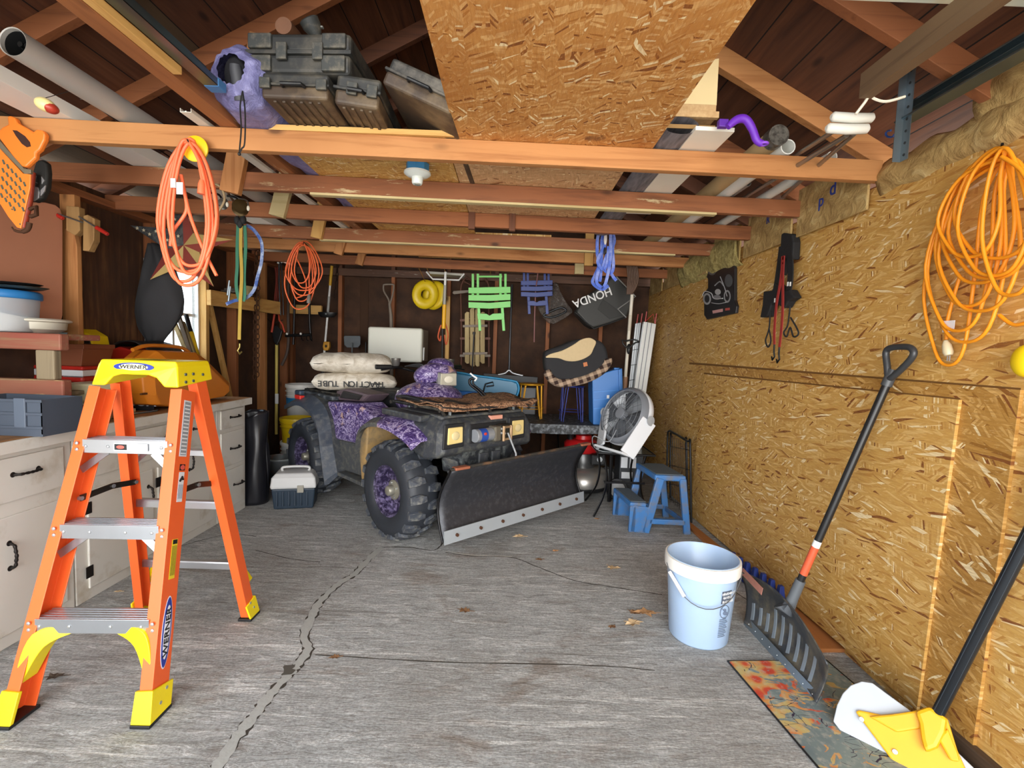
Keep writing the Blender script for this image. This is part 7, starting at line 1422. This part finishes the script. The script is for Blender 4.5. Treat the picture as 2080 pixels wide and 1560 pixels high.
# front fenders
for s in (-1, 1):
    b = B(TA); prof = [(-.42, .60), (-.38, .74), (-.27, .82), (-.10, .85), (.08, .84), (.24, .80), (.33, .76)]; cp = cr([V((x, 0, z)) for x, z in prof], 4)
    L = [[V((p.x, s * .30, p.z + .015)), V((p.x, s * .50, p.z)), V((p.x, s * .56, p.z - .035)), V((p.x, s * .56, p.z - .065)), V((p.x, s * .53, p.z - .06)), V((p.x, s * .49, p.z - .02)), V((p.x, s * .30, p.z - .005))] for p in cp]
    B(TA).ring([[r_[0], r_[1], r_[2] if i_ > 11 else r_[1], r_[3] if i_ > 11 else r_[5], r_[5], r_[6]] for i_, r_ in enumerate(L)]).build('front_fender', CAMO, Q, sm=True)
    B(TA).ring([[r_[1], r_[2], r_[3], r_[4], r_[5]] for r_ in L[:13]]).build('fender_flare', MUD, Q, sm=True)
    loft([[(-.42, s * .22, .28), (-.42, s * .50, .32), (-.44, s * .52, .62), (-.40, s * .24, .70)], [(-.38, s * .22, .28), (-.38, s * .50, .32), (-.30, s * .52, .80), (-.26, s * .24, .86)]], 'mud_guard', TAN, .012)
    lb((-.96, s * .20, .28), (-.42, s * .50, .31), 'foot_board', MUD, .008) if s > 0 else lb((-.96, -.50, .28), (-.42, -.20, .31), 'foot_board', MUD, .008)
    b = B(TA); prof = [(-.82, .30), (-.90, .50), (-.96, .70), (-1.08, .82), (-1.3, .885), (-1.5, .87), (-1.68, .82)]; cp = cr([V((x, 0, z)) for x, z in prof], 4)
    L = [[V((p.x, s * .30, p.z + .03)), V((p.x, s * .50, p.z + .01)), V((p.x - .01, s * .60, p.z - .05)), V((p.x - .01, s * .60, p.z - .085)), V((p.x, s * .57, p.z - .08)), V((p.x, s * .49, p.z - .02)), V((p.x, s * .30, p.z))] for p in cp]
    B(TA).ring([[r_[0], r_[1], r_[5], r_[6]] for r_ in L]).build('rear_fender', FAS, Q, sm=True); B(TA).ring([[r_[1], r_[2], r_[3], r_[4], r_[5]] for r_ in L]).build('fender_flare', mat('#434b57', .38, 0, .25, 12, dirt='#5f6164', dsc=18, damt=.25, name='blue_grey_flare'), Q, sm=True)
    # side panels between the fenders
    B(TA).ring([[(x, s * y, z) for x, z in ((-1.10, .86), (-.55, .90), (-.34, .82), (-.40, .66), (-.60, .58), (-.92, .56), (-1.0, .74))] for y in (.24, .47)]).build('side_panel', CAMO, Q, bev=.02, seg=3)
    B(TA).ring([[(x, s * y, z) for x, z in ((-.93, .56), (-.60, .58), (-.42, .62), (-.42, .33), (-.84, .31))] for y in (.20, .44)]).build('lower_panel', MUD, Q, bev=.015)
lt = B(TA); lt.bb((-1.52, -.575, .85), (-1.40, -.53, .885)).build('tail_light', mat('#d8322a', .3), Q, bev=.006)
# seat and tank
loft([[(-1.3, -.16, .86), (-1.3, .16, .86), (-1.3, .14, 1.0), (-1.3, -.14, 1.0)], [(-.8, -.17, .84), (-.8, .17, .84), (-.8, .13, .97), (-.8, -.13, .97)], [(-.45, -.13, .82), (-.45, .13, .82), (-.45, .10, .98), (-.45, -.10, .98)]], 'seat', mat('#232427', .6, 0, .1, 30), .04, seg=3)
B(TA).sph((-.24, -.02, .94), (.27, .27, .145), 28, 14).build('fuel_tank', CAMO, Q, sm=True)
B(TA).ring([[(x, y, z) for x, z in ((-1.06, .87), (-.62, .90), (-.50, .97), (-.9, .985), (-1.08, .95))] for y in (-.40, -.2)]).build('side_pod', mat('#6b5a60', .6, 0, .5, 30, name='faded_camo'), Q, bev=.02)
B(TA).ring([[(x, y, z) for x, z in ((-.98, .90), (-.66, .91), (-.60, .955), (-.92, .965))] for y in (-.415, -.39)]).build('pod_vent', mat('#2e2b2a', .6, 0, .4, 60), Q, bev=.01)
text('500', 'lettering', WHT, Q, .06, TA @ frame((-.36, -.22, .985), (1, 0, 0), (0, .35, .93), (0, -.93, .35)))
# handlebar, pod headlight
TA0 = TA; TA = TA0 @ Matrix.Translation((0, .05, -.085))
B(TA).cyl((-.33, 0, 1.0), (-.38, 0, 1.24), .03, n=12).build('steering_stem', BLKM, Q)
B(TA).tube(cr([(-.46, -.40, 1.27), (-.42, -.24, 1.27), (-.38, -.10, 1.24), (-.38, .10, 1.24), (-.42, .24, 1.27), (-.46, .40, 1.27)]), .012, 10).build('handlebar', BLKM, Q, sm=True)
for s in (-1, 1):
    B(TA).cyl((-.44, s * .30, 1.272), (-.465, s * .42, 1.272), .019, n=12).build('grip', BLK, Q); B(TA).tube([(-.40, s * .22, 1.27), (-.38, s * .32, 1.265), (-.40, s * .41, 1.25)], .006, 6).build('brake_lever', BLKM, Q)
    B(TA).lathe([(.02, 0), (.03, .01), (.034, .045), (.036, .05), (.036, .062), (.001, .064)], (-.42, s * .27, 1.28), 20).build('master_cylinder', mat('#6c6a66', .4, .6), Q, sm=True)
for k in range(4): B(TA).tube(cr([(-.40, -.2 + .02 * k, 1.28), (-.28, -.12 + .02 * k, 1.30 - .012 * k), (-.22, -.05, 1.2), (-.2, -.03 + .02 * k, 1.08)]), .0055, 6).build('control_cable', BLK, Q, sm=True)
B(TA).sph((-.26, .0, 1.215), (.14, .19, .10), 26, 14, Matrix.Rotation(-.25, 3, 'Y')).build('pod_cover', CAMO, Q, sm=True); B(TA).sph((-.28, .06, 1.29), (.11, .11, .065), 22, 12).build('pod_cap', CAMO, Q, sm=True)
B(TA).sph((-.25, .0, 1.14), (.14, .14, .06), 22, 12).build('pod_base', BLK, Q, sm=True)
loft([[(-.20, -.07, 1.13), (-.20, .11, 1.13), (-.20, .11, 1.26), (-.20, -.07, 1.26)], [(-.115, -.075, 1.135), (-.115, .105, 1.135), (-.125, .105, 1.245), (-.125, -.075, 1.245)]], 'pod_light_frame', mat('#8f8f8c', .3, .3), .01)
ph = B(TA).prism([(-.116, y, z) for y, z in ((-.065, 1.143), (.095, 1.143), (.092, 1.238), (-.062, 1.238))], (.008, 0, 0)).build('pod_headlight', mat('#cfcdbd', .1, .2, .1, 9), Q, bev=.006); B(TA).sph((-.108, .015, 1.19), (.006, .045, .028), 14, 8).build('bulb_reflector', mat('#fffbe8', .05, .2), ph, sm=True)
TA = TA0
# rear rack
for y in (-.42, -.28, -.14, 0, .14, .28, .42): B(TA).tube([(-1.62, y, .925), (-1.0, y, .925)], .010, 8).build('rear_rack_bar', RKM, Q, sm=True)
for x in (-1.62, -1.3, -1.0): B(TA).cyl((x, -.44, .92), (x, .44, .92), .011, n=8).build('rear_rack_bar', RKM, Q)
lb((-1.66, -.46, .87), (-1.02, .46, .91), 'rack_deck', mat('#2b3036', .5, 0, .3, 20, dirt='#70757a', dsc=9, damt=.4), .015)
lb((-1.72, -.5, .86), (-1.60, .5, .91), 'rack_end', mat('#47576a', .4), .015)
# folded camouflage blanket on the front rack
t = NT('orange_camo'); n = t.noise(t.map(t.tc, (1, 1, 1)), 26, 6, .72, 1.5); BLKT = t.fin(t.ramp(n, [(.36, '#1f1a18'), (.43, '#6b4b34'), (.47, '#2a211c'), (.51, '#b07c54'), (.54, '#d3a98a'), (.57, '#5c5a3c'), (.61, '#8a4a30'), (.67, '#2b2420')]), .8)
T0 = thing('camo_seat_cover', 'orange and brown camouflage cloth folded flat on the front rack', 'cloth', TA @ V((.15, 0, .97)))
for k in range(4):
    def cl_(u, v, k=k): 
        x = -.06 + .50 * u; y = -.42 + .90 * v; return TA @ V((x + .03 * noise.noise(V((v * 4, k, 0))) + .02 * k * (u - .5), y, .955 + .010 * k * (.4 + .6 * abs(math.sin(v * 5 + u * 2))) + .020 * noise.noise(V((u * 3, v * 5, k * .5))) + .018 * (abs(v - .5) * 2) ** 3 - .02 * (u > .95)))
    B().grid(cl_, 16, 24).build('fold', BLKT if k != 2 else mat('#2a2522', .8), T0, sm=True, solid=.004)
B(TA).tube(cr([(-.1, -.40, .99), (.05, -.42, 1.005), (.25, -.40, .995), (.42, -.36, .98)]), .014, 8).build('rolled_edge', BLK, T0, sm=True)
T0 = thing('rack_hooks', 'black bent rack hooks standing up behind the quad headlight pod', 'hook', P(965, 810, Y=3.75))
B().tube(cr([P(x, y, Y=3.75) for x, y in ((990, 815), (972, 795), (956, 782), (954, 772), (962, 768))]), .010, 8).build('hook_bar', BLKM, T0, sm=True); B().tube(cr([P(x, y, Y=3.78) for x, y in ((996, 814), (979, 795), (963, 782), (961, 774), (968, 770))]), .008, 8).build('hook_bar', BLKM, T0, sm=True)
B().tube(cr([P(x, y, Y=3.75) for x, y in ((955, 758), (962, 764), (968, 768), (964, 774))]), .007, 6).build('white_hook', WHT, T0, sm=True)
# sand tube bags
BAGM = NT('woven_bag'); n = BAGM.noise(BAGM.tc, 14, 6, .6, .5); BAGM.bump(n, .7, .02); BAGW = BAGM.fin(BAGM.ramp(n, [(.3, '#b8ac98'), (.55, '#ddd5c6'), (.8, '#eee9de')]), .7)
def sandbag(label, a, b_, r, sq, seed, grp='sand tube bags on the rear rack'):
    T0 = thing('sand_bag', label, 'sand bag', (a + b_) / 2 - V((0, 0, r * sq)), grp); d = b_ - a; dn = d.normalized(); s_ = dn.cross(V((0, 0, 1))).normalized()
    def f(u, v):
        e = (1 - abs(u * 2 - 1) ** 5) ** .4 if 0 < u < 1 else 0; q = v * 2 * PI; rr_ = r * (e * (1 + .08 * noise.noise(V((u * 4, math.cos(q) * 1.5, seed)))) + .0)
        h = sq * (1 if math.sin(q) > 0 else .9); w_ = 1.25 + (1 - e) * .9 * 0
        return a + d * u + s_ * math.cos(q) * (rr_ * 1.3 + (r * .9 * (1 - e))) + V((0, 0, math.sin(q) * rr_ * h + .012 * noise.noise(V((u * 7, q, seed)))))
    B().grid(f, 36, 28).build('bag_body', BAGW, T0, sm=True)
    return T0, s_
a, b_ = P(636, 789, Y=4.22), P(806, 796, Y=4.38); z_ = .936 + .078; a.z = z_; b_.z = z_
T0, s_ = sandbag('lower white sand bag with upside-down black lettering', a, b_, .105, .82, 3)
dn = (b_ - a).normalized(); ctr_ = a.lerp(b_, .47); up_ = V((0, 0, 1)); ns = s_ if s_.y < 0 else -s_
for i, ch in enumerate('TRACTION TUBE'):
    if ch == ' ': continue
    u = .83 - i * .060; ph_ = -.05; p = a + (b_ - a) * u + ns * (.105 * 1.3 * math.cos(ph_) * 1.03 + .006) + V((0, 0, .095 * .82 * math.sin(ph_) - .0))
    text(ch, 'lettering', BLK, T0, .072, frame(p, -dn, (ns * -.12 - up_), ns), ext=.004, scale=(1.0, 1.0))
a2, b2 = P(632, 762, Y=4.2), P(796, 768, Y=4.38); a2.z = b2.z = z_ + .168
sandbag('upper plain white sand bag lying on the lettered one', a2, b2, .115, .82, 8)
# plow
PB = mat('#36373c', .42, .3, .2, 10, dirt='#45464a', dsc=30, damt=.1, name='plow_black'); EDG = mat('#bcc3c8', .4, .5, .08, 8, name='steel_edge')
L0, L1 = V((-.395, 2.967, .115)), V((.622, 3.845, .15)); ld = (L1 - L0).normalized(); ln_ = V((ld.y, -ld.x, 0)).normalized()
HP = .47
def pl_(u, v, off=0.0):
    p = L0.lerp(L1, u); z = HP * v; dep = .10 * math.sin(PI * min(1, v * 1.02)) - .04 * v
    sh = .04 * (u - .5) * 0
    return p - ln_ * (dep + off) + V((0, 0, z - .0)) + ld * (.035 * (v - .2) * (1 if u < .5 else -1) * abs(u - .5) * 2 * .6)
PLW = B().grid(lambda u, v: pl_(u, v), 20, 16).build('plow_blade', PB, Q, sm=True, solid=.008); T0 = PLW
e0 = [pl_(u / 10, 0) + ln_ * .012 for u in range(11)]
B().add([L0 + ln_ * .014 + V((0, 0, -.015)), L1 + ln_ * .014 + V((0, 0, -.015)), L1 + ln_ * .006 + V((0, 0, .072)), L0 + ln_ * .006 + V((0, 0, .072))], [(0, 1, 2, 3)]).build('cutting_edge', EDG, T0, solid=.008)
for k in range(7): c = L0.lerp(L1, .07 + .143 * k) + ln_ * .02 + V((0, 0, .03)); B().cyl(c - ln_ * .01, c + ln_ * .006, .011, n=10).build('bolt', RUST, T0)
B().tube([pl_(u / 12, 1.0) + V((0, 0, .004)) for u in range(13)], .011, 8).build('top_rail', mat('#4c4a46', .5, .5, .3, 20, dirt='#8a6a50', dsc=10, damt=.4), T0, sm=True)
for u in (0, 1): B().tube([pl_(u, v / 8) for v in range(9)], .008, 8).build('end_rib', BLKM, T0, sm=True)
for u in (.06, .97): c = pl_(u, 1.0); B().box(c + V((0, 0, .006)), (.11, .05, .018), Matrix.Rotation(math.atan2(ld.y, ld.x), 3, 'Z')).build('marker_bracket', mat('#a8654a', .6, .2, .3, 30, name='rusty_orange'), T0, bev=.004)
for s in (-.2, .2): B(TA).beam((.26, s + .25 * 0, .26), (-.2, s * .7, .26), .05, .05).build('push_tube', BLKM, Q)
B(TA).beam((.27, -.22, .27), (.27, .42, .27), .05, .06).build('pivot_frame', BLKM, Q, bev=.004); B().beam(pl_(.5, .4) - ln_ * .01, TA @ V((.27, .1, .27)), .05, .05).build('pivot_arm', BLKM, Q)
B().tube([TA @ V((.555, .075, .78)), pl_(.42, 1.0) - ln_ * .01 + V((0, 0, .03)), pl_(.42, 1.0) - ln_ * .01], .007, 8).build('winch_rope', mat('#a6a9ad', .4, .3), Q, sm=True)
# ================================================================== STEP LADDER
LO = mat('#f0642a', .4, 0, .1, 5, .05, name='fibreglass_orange'); LY = mat('#f6dc12', .38, 0, .06, 5, name='ladder_yellow'); LAL = mat('#c0c4c9', .28, .85, .15, 14, name='brushed_aluminium')
LD = thing('step_ladder', 'orange fibreglass step ladder with yellow top cap, left foreground', 'ladder', (-1.5, 1.9, 0))
FR0, FR1 = P(289, 1476, Z=.0), P(358, 790, Y=1.87)         # front right rail, centre of its front flange
FL0, FL1 = P(6, 1478, Z=.0), P(192, 784, Y=1.86)
RR0, RR1 = P(513, 1246, Z=.0), P(408, 768, Y=2.02); RL0, RL1 = P(303, 1240, Z=0), P(256, 770, Y=2.02)
print('ladder', FR0, FR1, FL0, FL1, RR0, RR1, RL0, RL1)
Z1 = V((0, 0, 1))
def rail(a, b_, outd, fw, web, sgn, nm='front_rail', lift=.03):
    """C channel: flange faces front (towards -y for front rails), web on the outer side"""
    d = (b_ - a).normalized(); a = a + d * lift; o = V(outd) - V(outd).dot(d) * d; o.normalize(); bk = d.cross(o) * sgn; bk = bk if bk.y > 0 else -bk
    if sgn < 0: bk = -bk
    th = .004
    pr = [(-fw / 2, 0), (fw / 2, 0), (fw / 2, web), (-fw / 2, web), (-fw / 2, web - th), (fw / 2 - th, web - th), (fw / 2 - th, th), (-fw / 2, th)]
    q = B().ring([[p + o * x + bk * y for x, y in pr] for p in (a, b_)]); return q.build(nm, LO, LD, bev=.0015), o, bk, d
rFR, oR, bR_, dR = rail(FR0, FR1, (1, 0, 0), .045, .085, 1); rFL, oL, bL_, dL = rail(FL0, FL1, (-1, 0, 0), .045, .085, 1)
rRR, oRR, bRR, dRR = rail(RR0, RR1, (1, 0, 0), .04, .06, -1, 'rear_rail'); rRL, oRL, bRL, dRL = rail(RL0, RL1, (-1, 0, 0), .04, .06, -1, 'rear_rail')
# feet
def foot(a, d, o, bk, fw, web, fh=.115):
    q = lambda s, z: [a + d * z + o * x * s + bk * y for x, y in ((-fw / 2 - .008, -.010), (fw / 2 + .008, -.010), (fw / 2 + .008, web + .012), (fw / 2 - .0, web + .012), (fw / 2 - .0, .004), (-fw / 2 - .008, .004))]
    r0, r1 = q(1.12, 0), q(1.0, fh)
    r0 = [V((p.x, p.y, .012)) for p in r0]; f = B().ring([r0, r1]).build('foot', LY, LD, bev=.002)
    B().ring([[V((p.x, p.y, z)) for p in (a + o * x + bk * y for x, y in ((-fw / 2 - .012, -.014), (fw / 2 + .012, -.014), (fw / 2 + .012, web + .016), (-fw / 2 - .012, web + .016)))] for z in (0, .012)]).build('rubber_pad', BLK, f, bev=.002)
    for k in (.03, .07): c = a + d * (.03 + k) + o * (fw / 2 + .009) + bk * web * (.4 if k < .05 else .7); B().cyl(c, c + o * .003, .006, n=10).build('rivet', ALU, f)
foot(FR0, dR, oR, bR_, .045, .085); foot(FL0, dL, oL, bL_, .045, .085); foot(RR0, dRR, oRR, bRR, .04, .06, .10); foot(RL0, dRL, oRL, bRL, .04, .06, .10)
def at_y(a, b_, y):
    lo, hi = 0.0, 1.0
    for _ in range(40):
        m_ = (lo + hi) / 2
        if px(a.lerp(b_, m_))[1] > y: lo = m_
        else: hi = m_
    return a.lerp(b_, lo)
# treads
for i, (yl, yr) in enumerate(((1272, 1274), (1081, 1082), (908, 908))):
    l, r = at_y(FL0, FL1, yl), at_y(FR0, FR1, yr); w = r - l; wn2 = w.normalized(); l = l + wn2 * .015; r = r - wn2 * .012; dn_ = V((0, 1, 0)) - wn2 * wn2.y; h = .052
    l.z = r.z = (l.z + r.z) / 2
    st = B().ring([[p + dn_ * y + Z1 * z for y, z in ((0, -h / 2), (.003, -h / 2), (.003, h / 2 - .004), (.078, h / 2 - .004), (.078, -h / 2 + .01), (.082, -h / 2 + .01), (.082, h / 2), (0, h / 2))] for p in (l, r)]).build('tread', LAL, LD, bev=.001)
    for k in range(5): q = dn_ * (.012 + .015 * k) + Z1 * (h / 2); B().beam(l + q, r + q, .005, .003).build('grip_ridge', LAL, st)
    for s in (.04, .3, .66, .93): c = l.lerp(r, s); B().sph(c - dn_ * .001, (.006, .003, .006), 10, 6).build('rivet', ALU, st)
    for p in (l - wn2 * .018, r + wn2 * .014):
        for z in (-.012, .012): B().sph(p - V((0, .003, -z)), (.007, .004, .007), 10, 6).build('rail_rivet', ALU, st)
    if i > 0:      # diagonal braces
        B().beam(l + Z1 * (-h / 2) + wn2 * .07 + dn_ * .03, l - Z1 * .10 - wn2 * .03 + dn_ * .03, .028, .004, up=(0, -1, .2)).build('gusset', LAL, LD); B().beam(r + Z1 * (-h / 2) - wn2 * .07 + dn_ * .03, r - Z1 * .10 + wn2 * .0 + dn_ * .03, .028, .004, up=(0, -1, .2)).build('gusset', LAL, LD)
    if i == 0:     # yellow knee braces
        for e_, sg, rail_a in ((l, 1, FL0), (r, -1, FR0)):
            bt = at_y(FL0, FL1, 1395) if sg > 0 else at_y(FR0, FR1, 1390)
            top = e_ + Z1 * (-h / 2) + wn2 * sg * .13
            mid = (e_ + bt) / 2 + wn2 * sg * .055 + Z1 * .025
            pts = cr([bt + wn2 * sg * .012, mid, top], 6); out = [e_ + Z1 * (-h / 2) - wn2 * sg * .0 , bt]
            b = B(); n_ = len(pts); 
            fr = [p + V((0, .01, 0)) for p in pts]; wdt = [.02 + .045 * math.sin(PI * k / (n_ - 1)) for k in range(n_)]
            o_ = (e_ - mid).normalized(); 
            b.ring([[fr[k], fr[k] + V((0, .06, 0)), fr[k] + V((0, .06, 0)) + (wn2 * -sg * .5 + Z1 * .6) * (wdt[k] + .012), fr[k] + (wn2 * -sg * .5 + Z1 * .6) * (wdt[k] + .012)] for k in range(n_)]); b.build('knee_brace', LY, LD, bev=.002)
    if i == 2:
        B().bb(l.lerp(r, .37) + V((0, -.001, -.014)), l.lerp(r, .78) + V((0, -.003, .014))).build('white_label', mat('#d8dadc', .4), st)
        B().bb(l.lerp(r, .385) + V((0, -.0035, -.011)), l.lerp(r, .53) + V((0, -.003, .011))).build('label_block', BLK, st); B().sph(l.lerp(r, .457) + V((0, -.004, 0)), (.018, .001, .008), 16, 8).build('danger_oval', mat('#d8574a', .4), st)
        for k in range(4): B().bb(l.lerp(r, .55) + V((0, -.0035, .008 - k * .006)), l.lerp(r, .76 - .03 * (k % 2)) + V((0, -.003, .010 - k * .006))).build('small_print', PRT, st)
# rear rungs
for i, (yl, yr, h) in enumerate(((1142, 1144, .022), (1020, 1022, .022), (915, 915, .018))):
    l, r = at_y(RL0, RL1, yl), at_y(RR0, RR1, yr); m_ = (l.z + r.z) / 2; l.z = r.z = m_
    st = B().ring([[p + V((0, y, z)) for y, z in ((-.015, -h), (.02, -h), (.02, h * .3), (.012, h * .6), (-.012, h * .6), (-.015, h * .3))] for p in (l, r)]).build('rear_rung', LAL, LD, bev=.001)
    if i == 0:
        for e_, sg, aa, bb2 in ((l, 1, RL0, RL1), (r, -1, RR0, RR1)):
            bt = at_y(aa, bb2, 1188); top = e_ + V((sg * .10, 0, -h)); mid = (e_ + bt) / 2 + V((sg * .045, 0, .02)); pts = cr([bt, mid, top], 6)
            B().ring([[p, p + V((0, .035, 0)), p + V((-sg * .012, .035, .02)), p + V((-sg * .012, 0, .02))] for p in pts]).build('knee_brace', LY, LD, bev=.002)
    if i == 2:
        B().beam(r + V((-.06, 0, -.01)), at_y(RR0, RR1, 935) , .02, .004, up=(0, -1, 0)).build('gusset', LAL, LD); B().beam(l + V((.06, 0, -.01)), at_y(RL0, RL1, 940), .02, .004, up=(0, -1, 0)).build('gusset', LAL, LD)
# spreaders
SPM = mat('#4a4238', .35, .8, .4, 10, name='spreader_steel')
for a, b_, y0, y1 in ((FL0, FL1, 1022, 975), (FR0, FR1, 1012, 978)):
    ra, rb = (RL0, RL1) if a is FL0 else (RR0, RR1); p0 = at_y(a, b_, y0) + V((.01 if a is FL0 else -.01, .06, 0)); p1 = at_y(ra, rb, y1) + V((.02 if a is FL0 else -.02, -.03, 0)); m_ = p0.lerp(p1, .55) + V((0, 0, .012))
    s1 = B().beam(p0, m_, .006, .024).build('spreader_bar', SPM, LD, bev=.001); B().beam(m_, p1, .006, .024).build('spreader_bar', SPM, LD, bev=.001)
    for q in (p0, m_, p1): B().cyl(q - V((.006, .0, 0)), q + V((.008, 0, 0)), .008, n=12).build('rivet', ALU, s1)
# top cap
C0 = P(187, 783, Y=1.85); C1 = P(365, 786, Y=1.86); zt2 = P(300, 731, Y=1.93).z; zb2 = (C0.z + C1.z) / 2; print('cap', C0, C1, zt2)
y0 = 1.845; y1 = 2.06; xl2, xr2 = C0.x + .0, C1.x + .004
cap = B()
front = [(xl2, zb2), (xl2 + .052, zb2), (xl2 + .085, zb2 + .035), (xl2 + .115, zb2 + .045), (xr2 - .115, zb2 + .045), (xr2 - .085, zb2 + .035), (xr2 - .055, zb2), (xr2, zb2), (xr2 - .01, zt2 - .02), (xr2 - .018, zt2), (xl2 + .03, zt2), (xl2 + .02, zt2 - .02)]
cap.ring([[V((x, y0 + (.012 if z > zb2 + .05 else 0), z)) for x, z in front], [V((x, y1, z + (.0 if z > zb2 + .06 else .02))) for x, z in front]])
co = cap.build('top_cap', LY, LD, bev=.006, seg=3)
B().bb((xl2 + .13, y0 + .05, zt2 - .0005), (xr2 - .12, y1 - .05, zt2 + .001)).build('tray_slot', mat('#8a7a08', .6), co, bev=.0004)
def ell(cx, cz, rx, rz, Y, col, th=.001, nm='logo_oval'): return B().prism([V((cx + rx * math.cos(q), Y, cz + rz * math.sin(q))) for q in (2 * PI * k / 36 for k in range(36))], (0, th, 0)).build(nm, mat(col, .35), co)
cx_, cz_ = (xl2 + xr2) / 2 - .005, (zb2 + .045 + zt2) / 2 + .002; yl_ = y0 + .008
ell(cx_, cz_, .078, .017, yl_ - .004, '#26399c'); ell(cx_, cz_, .056, .013, yl_ - .0055, '#f1e9c0')
text('WERNER', 'logo_lettering', BLK, co, .026, frame((cx_, yl_ - .006, cz_), (1, 0, 0), (.15, 0, 1), (0, -1, 0)), scale=(1, .8))
for yy, zz in ((y0 + .045, .05), (y0 + .09, .05), (y0 + .045, .02), (y0 + .09, .022), (y0 + .15, .045)): c = V((xr2 - .002, yy, zb2 + zz)); B().cyl(c, c + V((.004, 0, 0)), .006, n=10).build('rivet', GAL, co)
# stickers on the front right rail web (outer side)
def web(t_, w_):   # t_ along rail 0..1, w_ across the web
    return FR0.lerp(FR1, t_) + oR * (.0225 + .0012) + bR_ * (.085 * w_)
def wq(t0, t1, w0, w1, nm, m, off=0.0): 
    o = oR * off; return B().add([web(t0, w0) + o, web(t0, w1) + o, web(t1, w1) + o, web(t1, w0) + o], [(0, 1, 2, 3)]).build(nm, m, rFR, solid=.0006)
b = B(); N_ = 36
def oval(tc_, dt, wc, dw, nm, m, off): o = oR * off; return B().prism([web(tc_ + dt * math.cos(q), wc + dw * math.sin(q)) + o for q in (2 * PI * k / N_ for k in range(N_))], oR * .0006).build(nm, m, rFR)
oval(.245, .105, .5, .30, 'logo_rim', mat('#e8e8ee', .4), .0); oval(.245, .101, .5, .26, 'logo_oval', mat('#26399c', .4), .0008); oval(.245, .078, .5, .19, 'logo_field', mat('#e9eaf2', .4), .0016)
text('WERNER', 'logo_lettering', BLK, rFR, .042, frame(web(.245, .5) + oR * .003, dR, -bR_, oR), scale=(1, .8))
wq(.40, .52, .32, .68, 'yellow_sticker', mat('#efd32a', .4)); wq(.505, .518, .36, .64, 'black_block', BLK, .001)
for k in range(5): wq(.41 + .0, .50, .36 + k * .065, .375 + k * .065, 'small_print', mat('#3a3718', .5), .001)
wq(.635, .73, .34, .70, 'white_sticker', mat('#dfe0e4', .4)); wq(.735, .755, .34, .70, 'black_block', BLK); oval(.745, .008, .52, .14, 'danger_oval', mat('#d8574a', .4), .001)
for k in range(5): wq(.645, .69, .38 + k * .065, .395 + k * .065, 'small_print', PRT, .001)
B().tube([web(.70, .4) + oR * .002, web(.715, .55) + oR * .002, web(.705, .62) + oR * .002], .004, 5).build('falling_figure', BLK, rFR)
wq(.78, .965, .22, .72, 'instruction_label', mat('#d9dadf', .4)); wq(.785, .96, .27, .67, 'label_panel', mat('#8d9096', .5), .0008)
for k in range(14): wq(.788 + k * .0122, .792 + k * .0122, .30, .64, 'small_print', mat('#e3e4e8', .5), .0016)
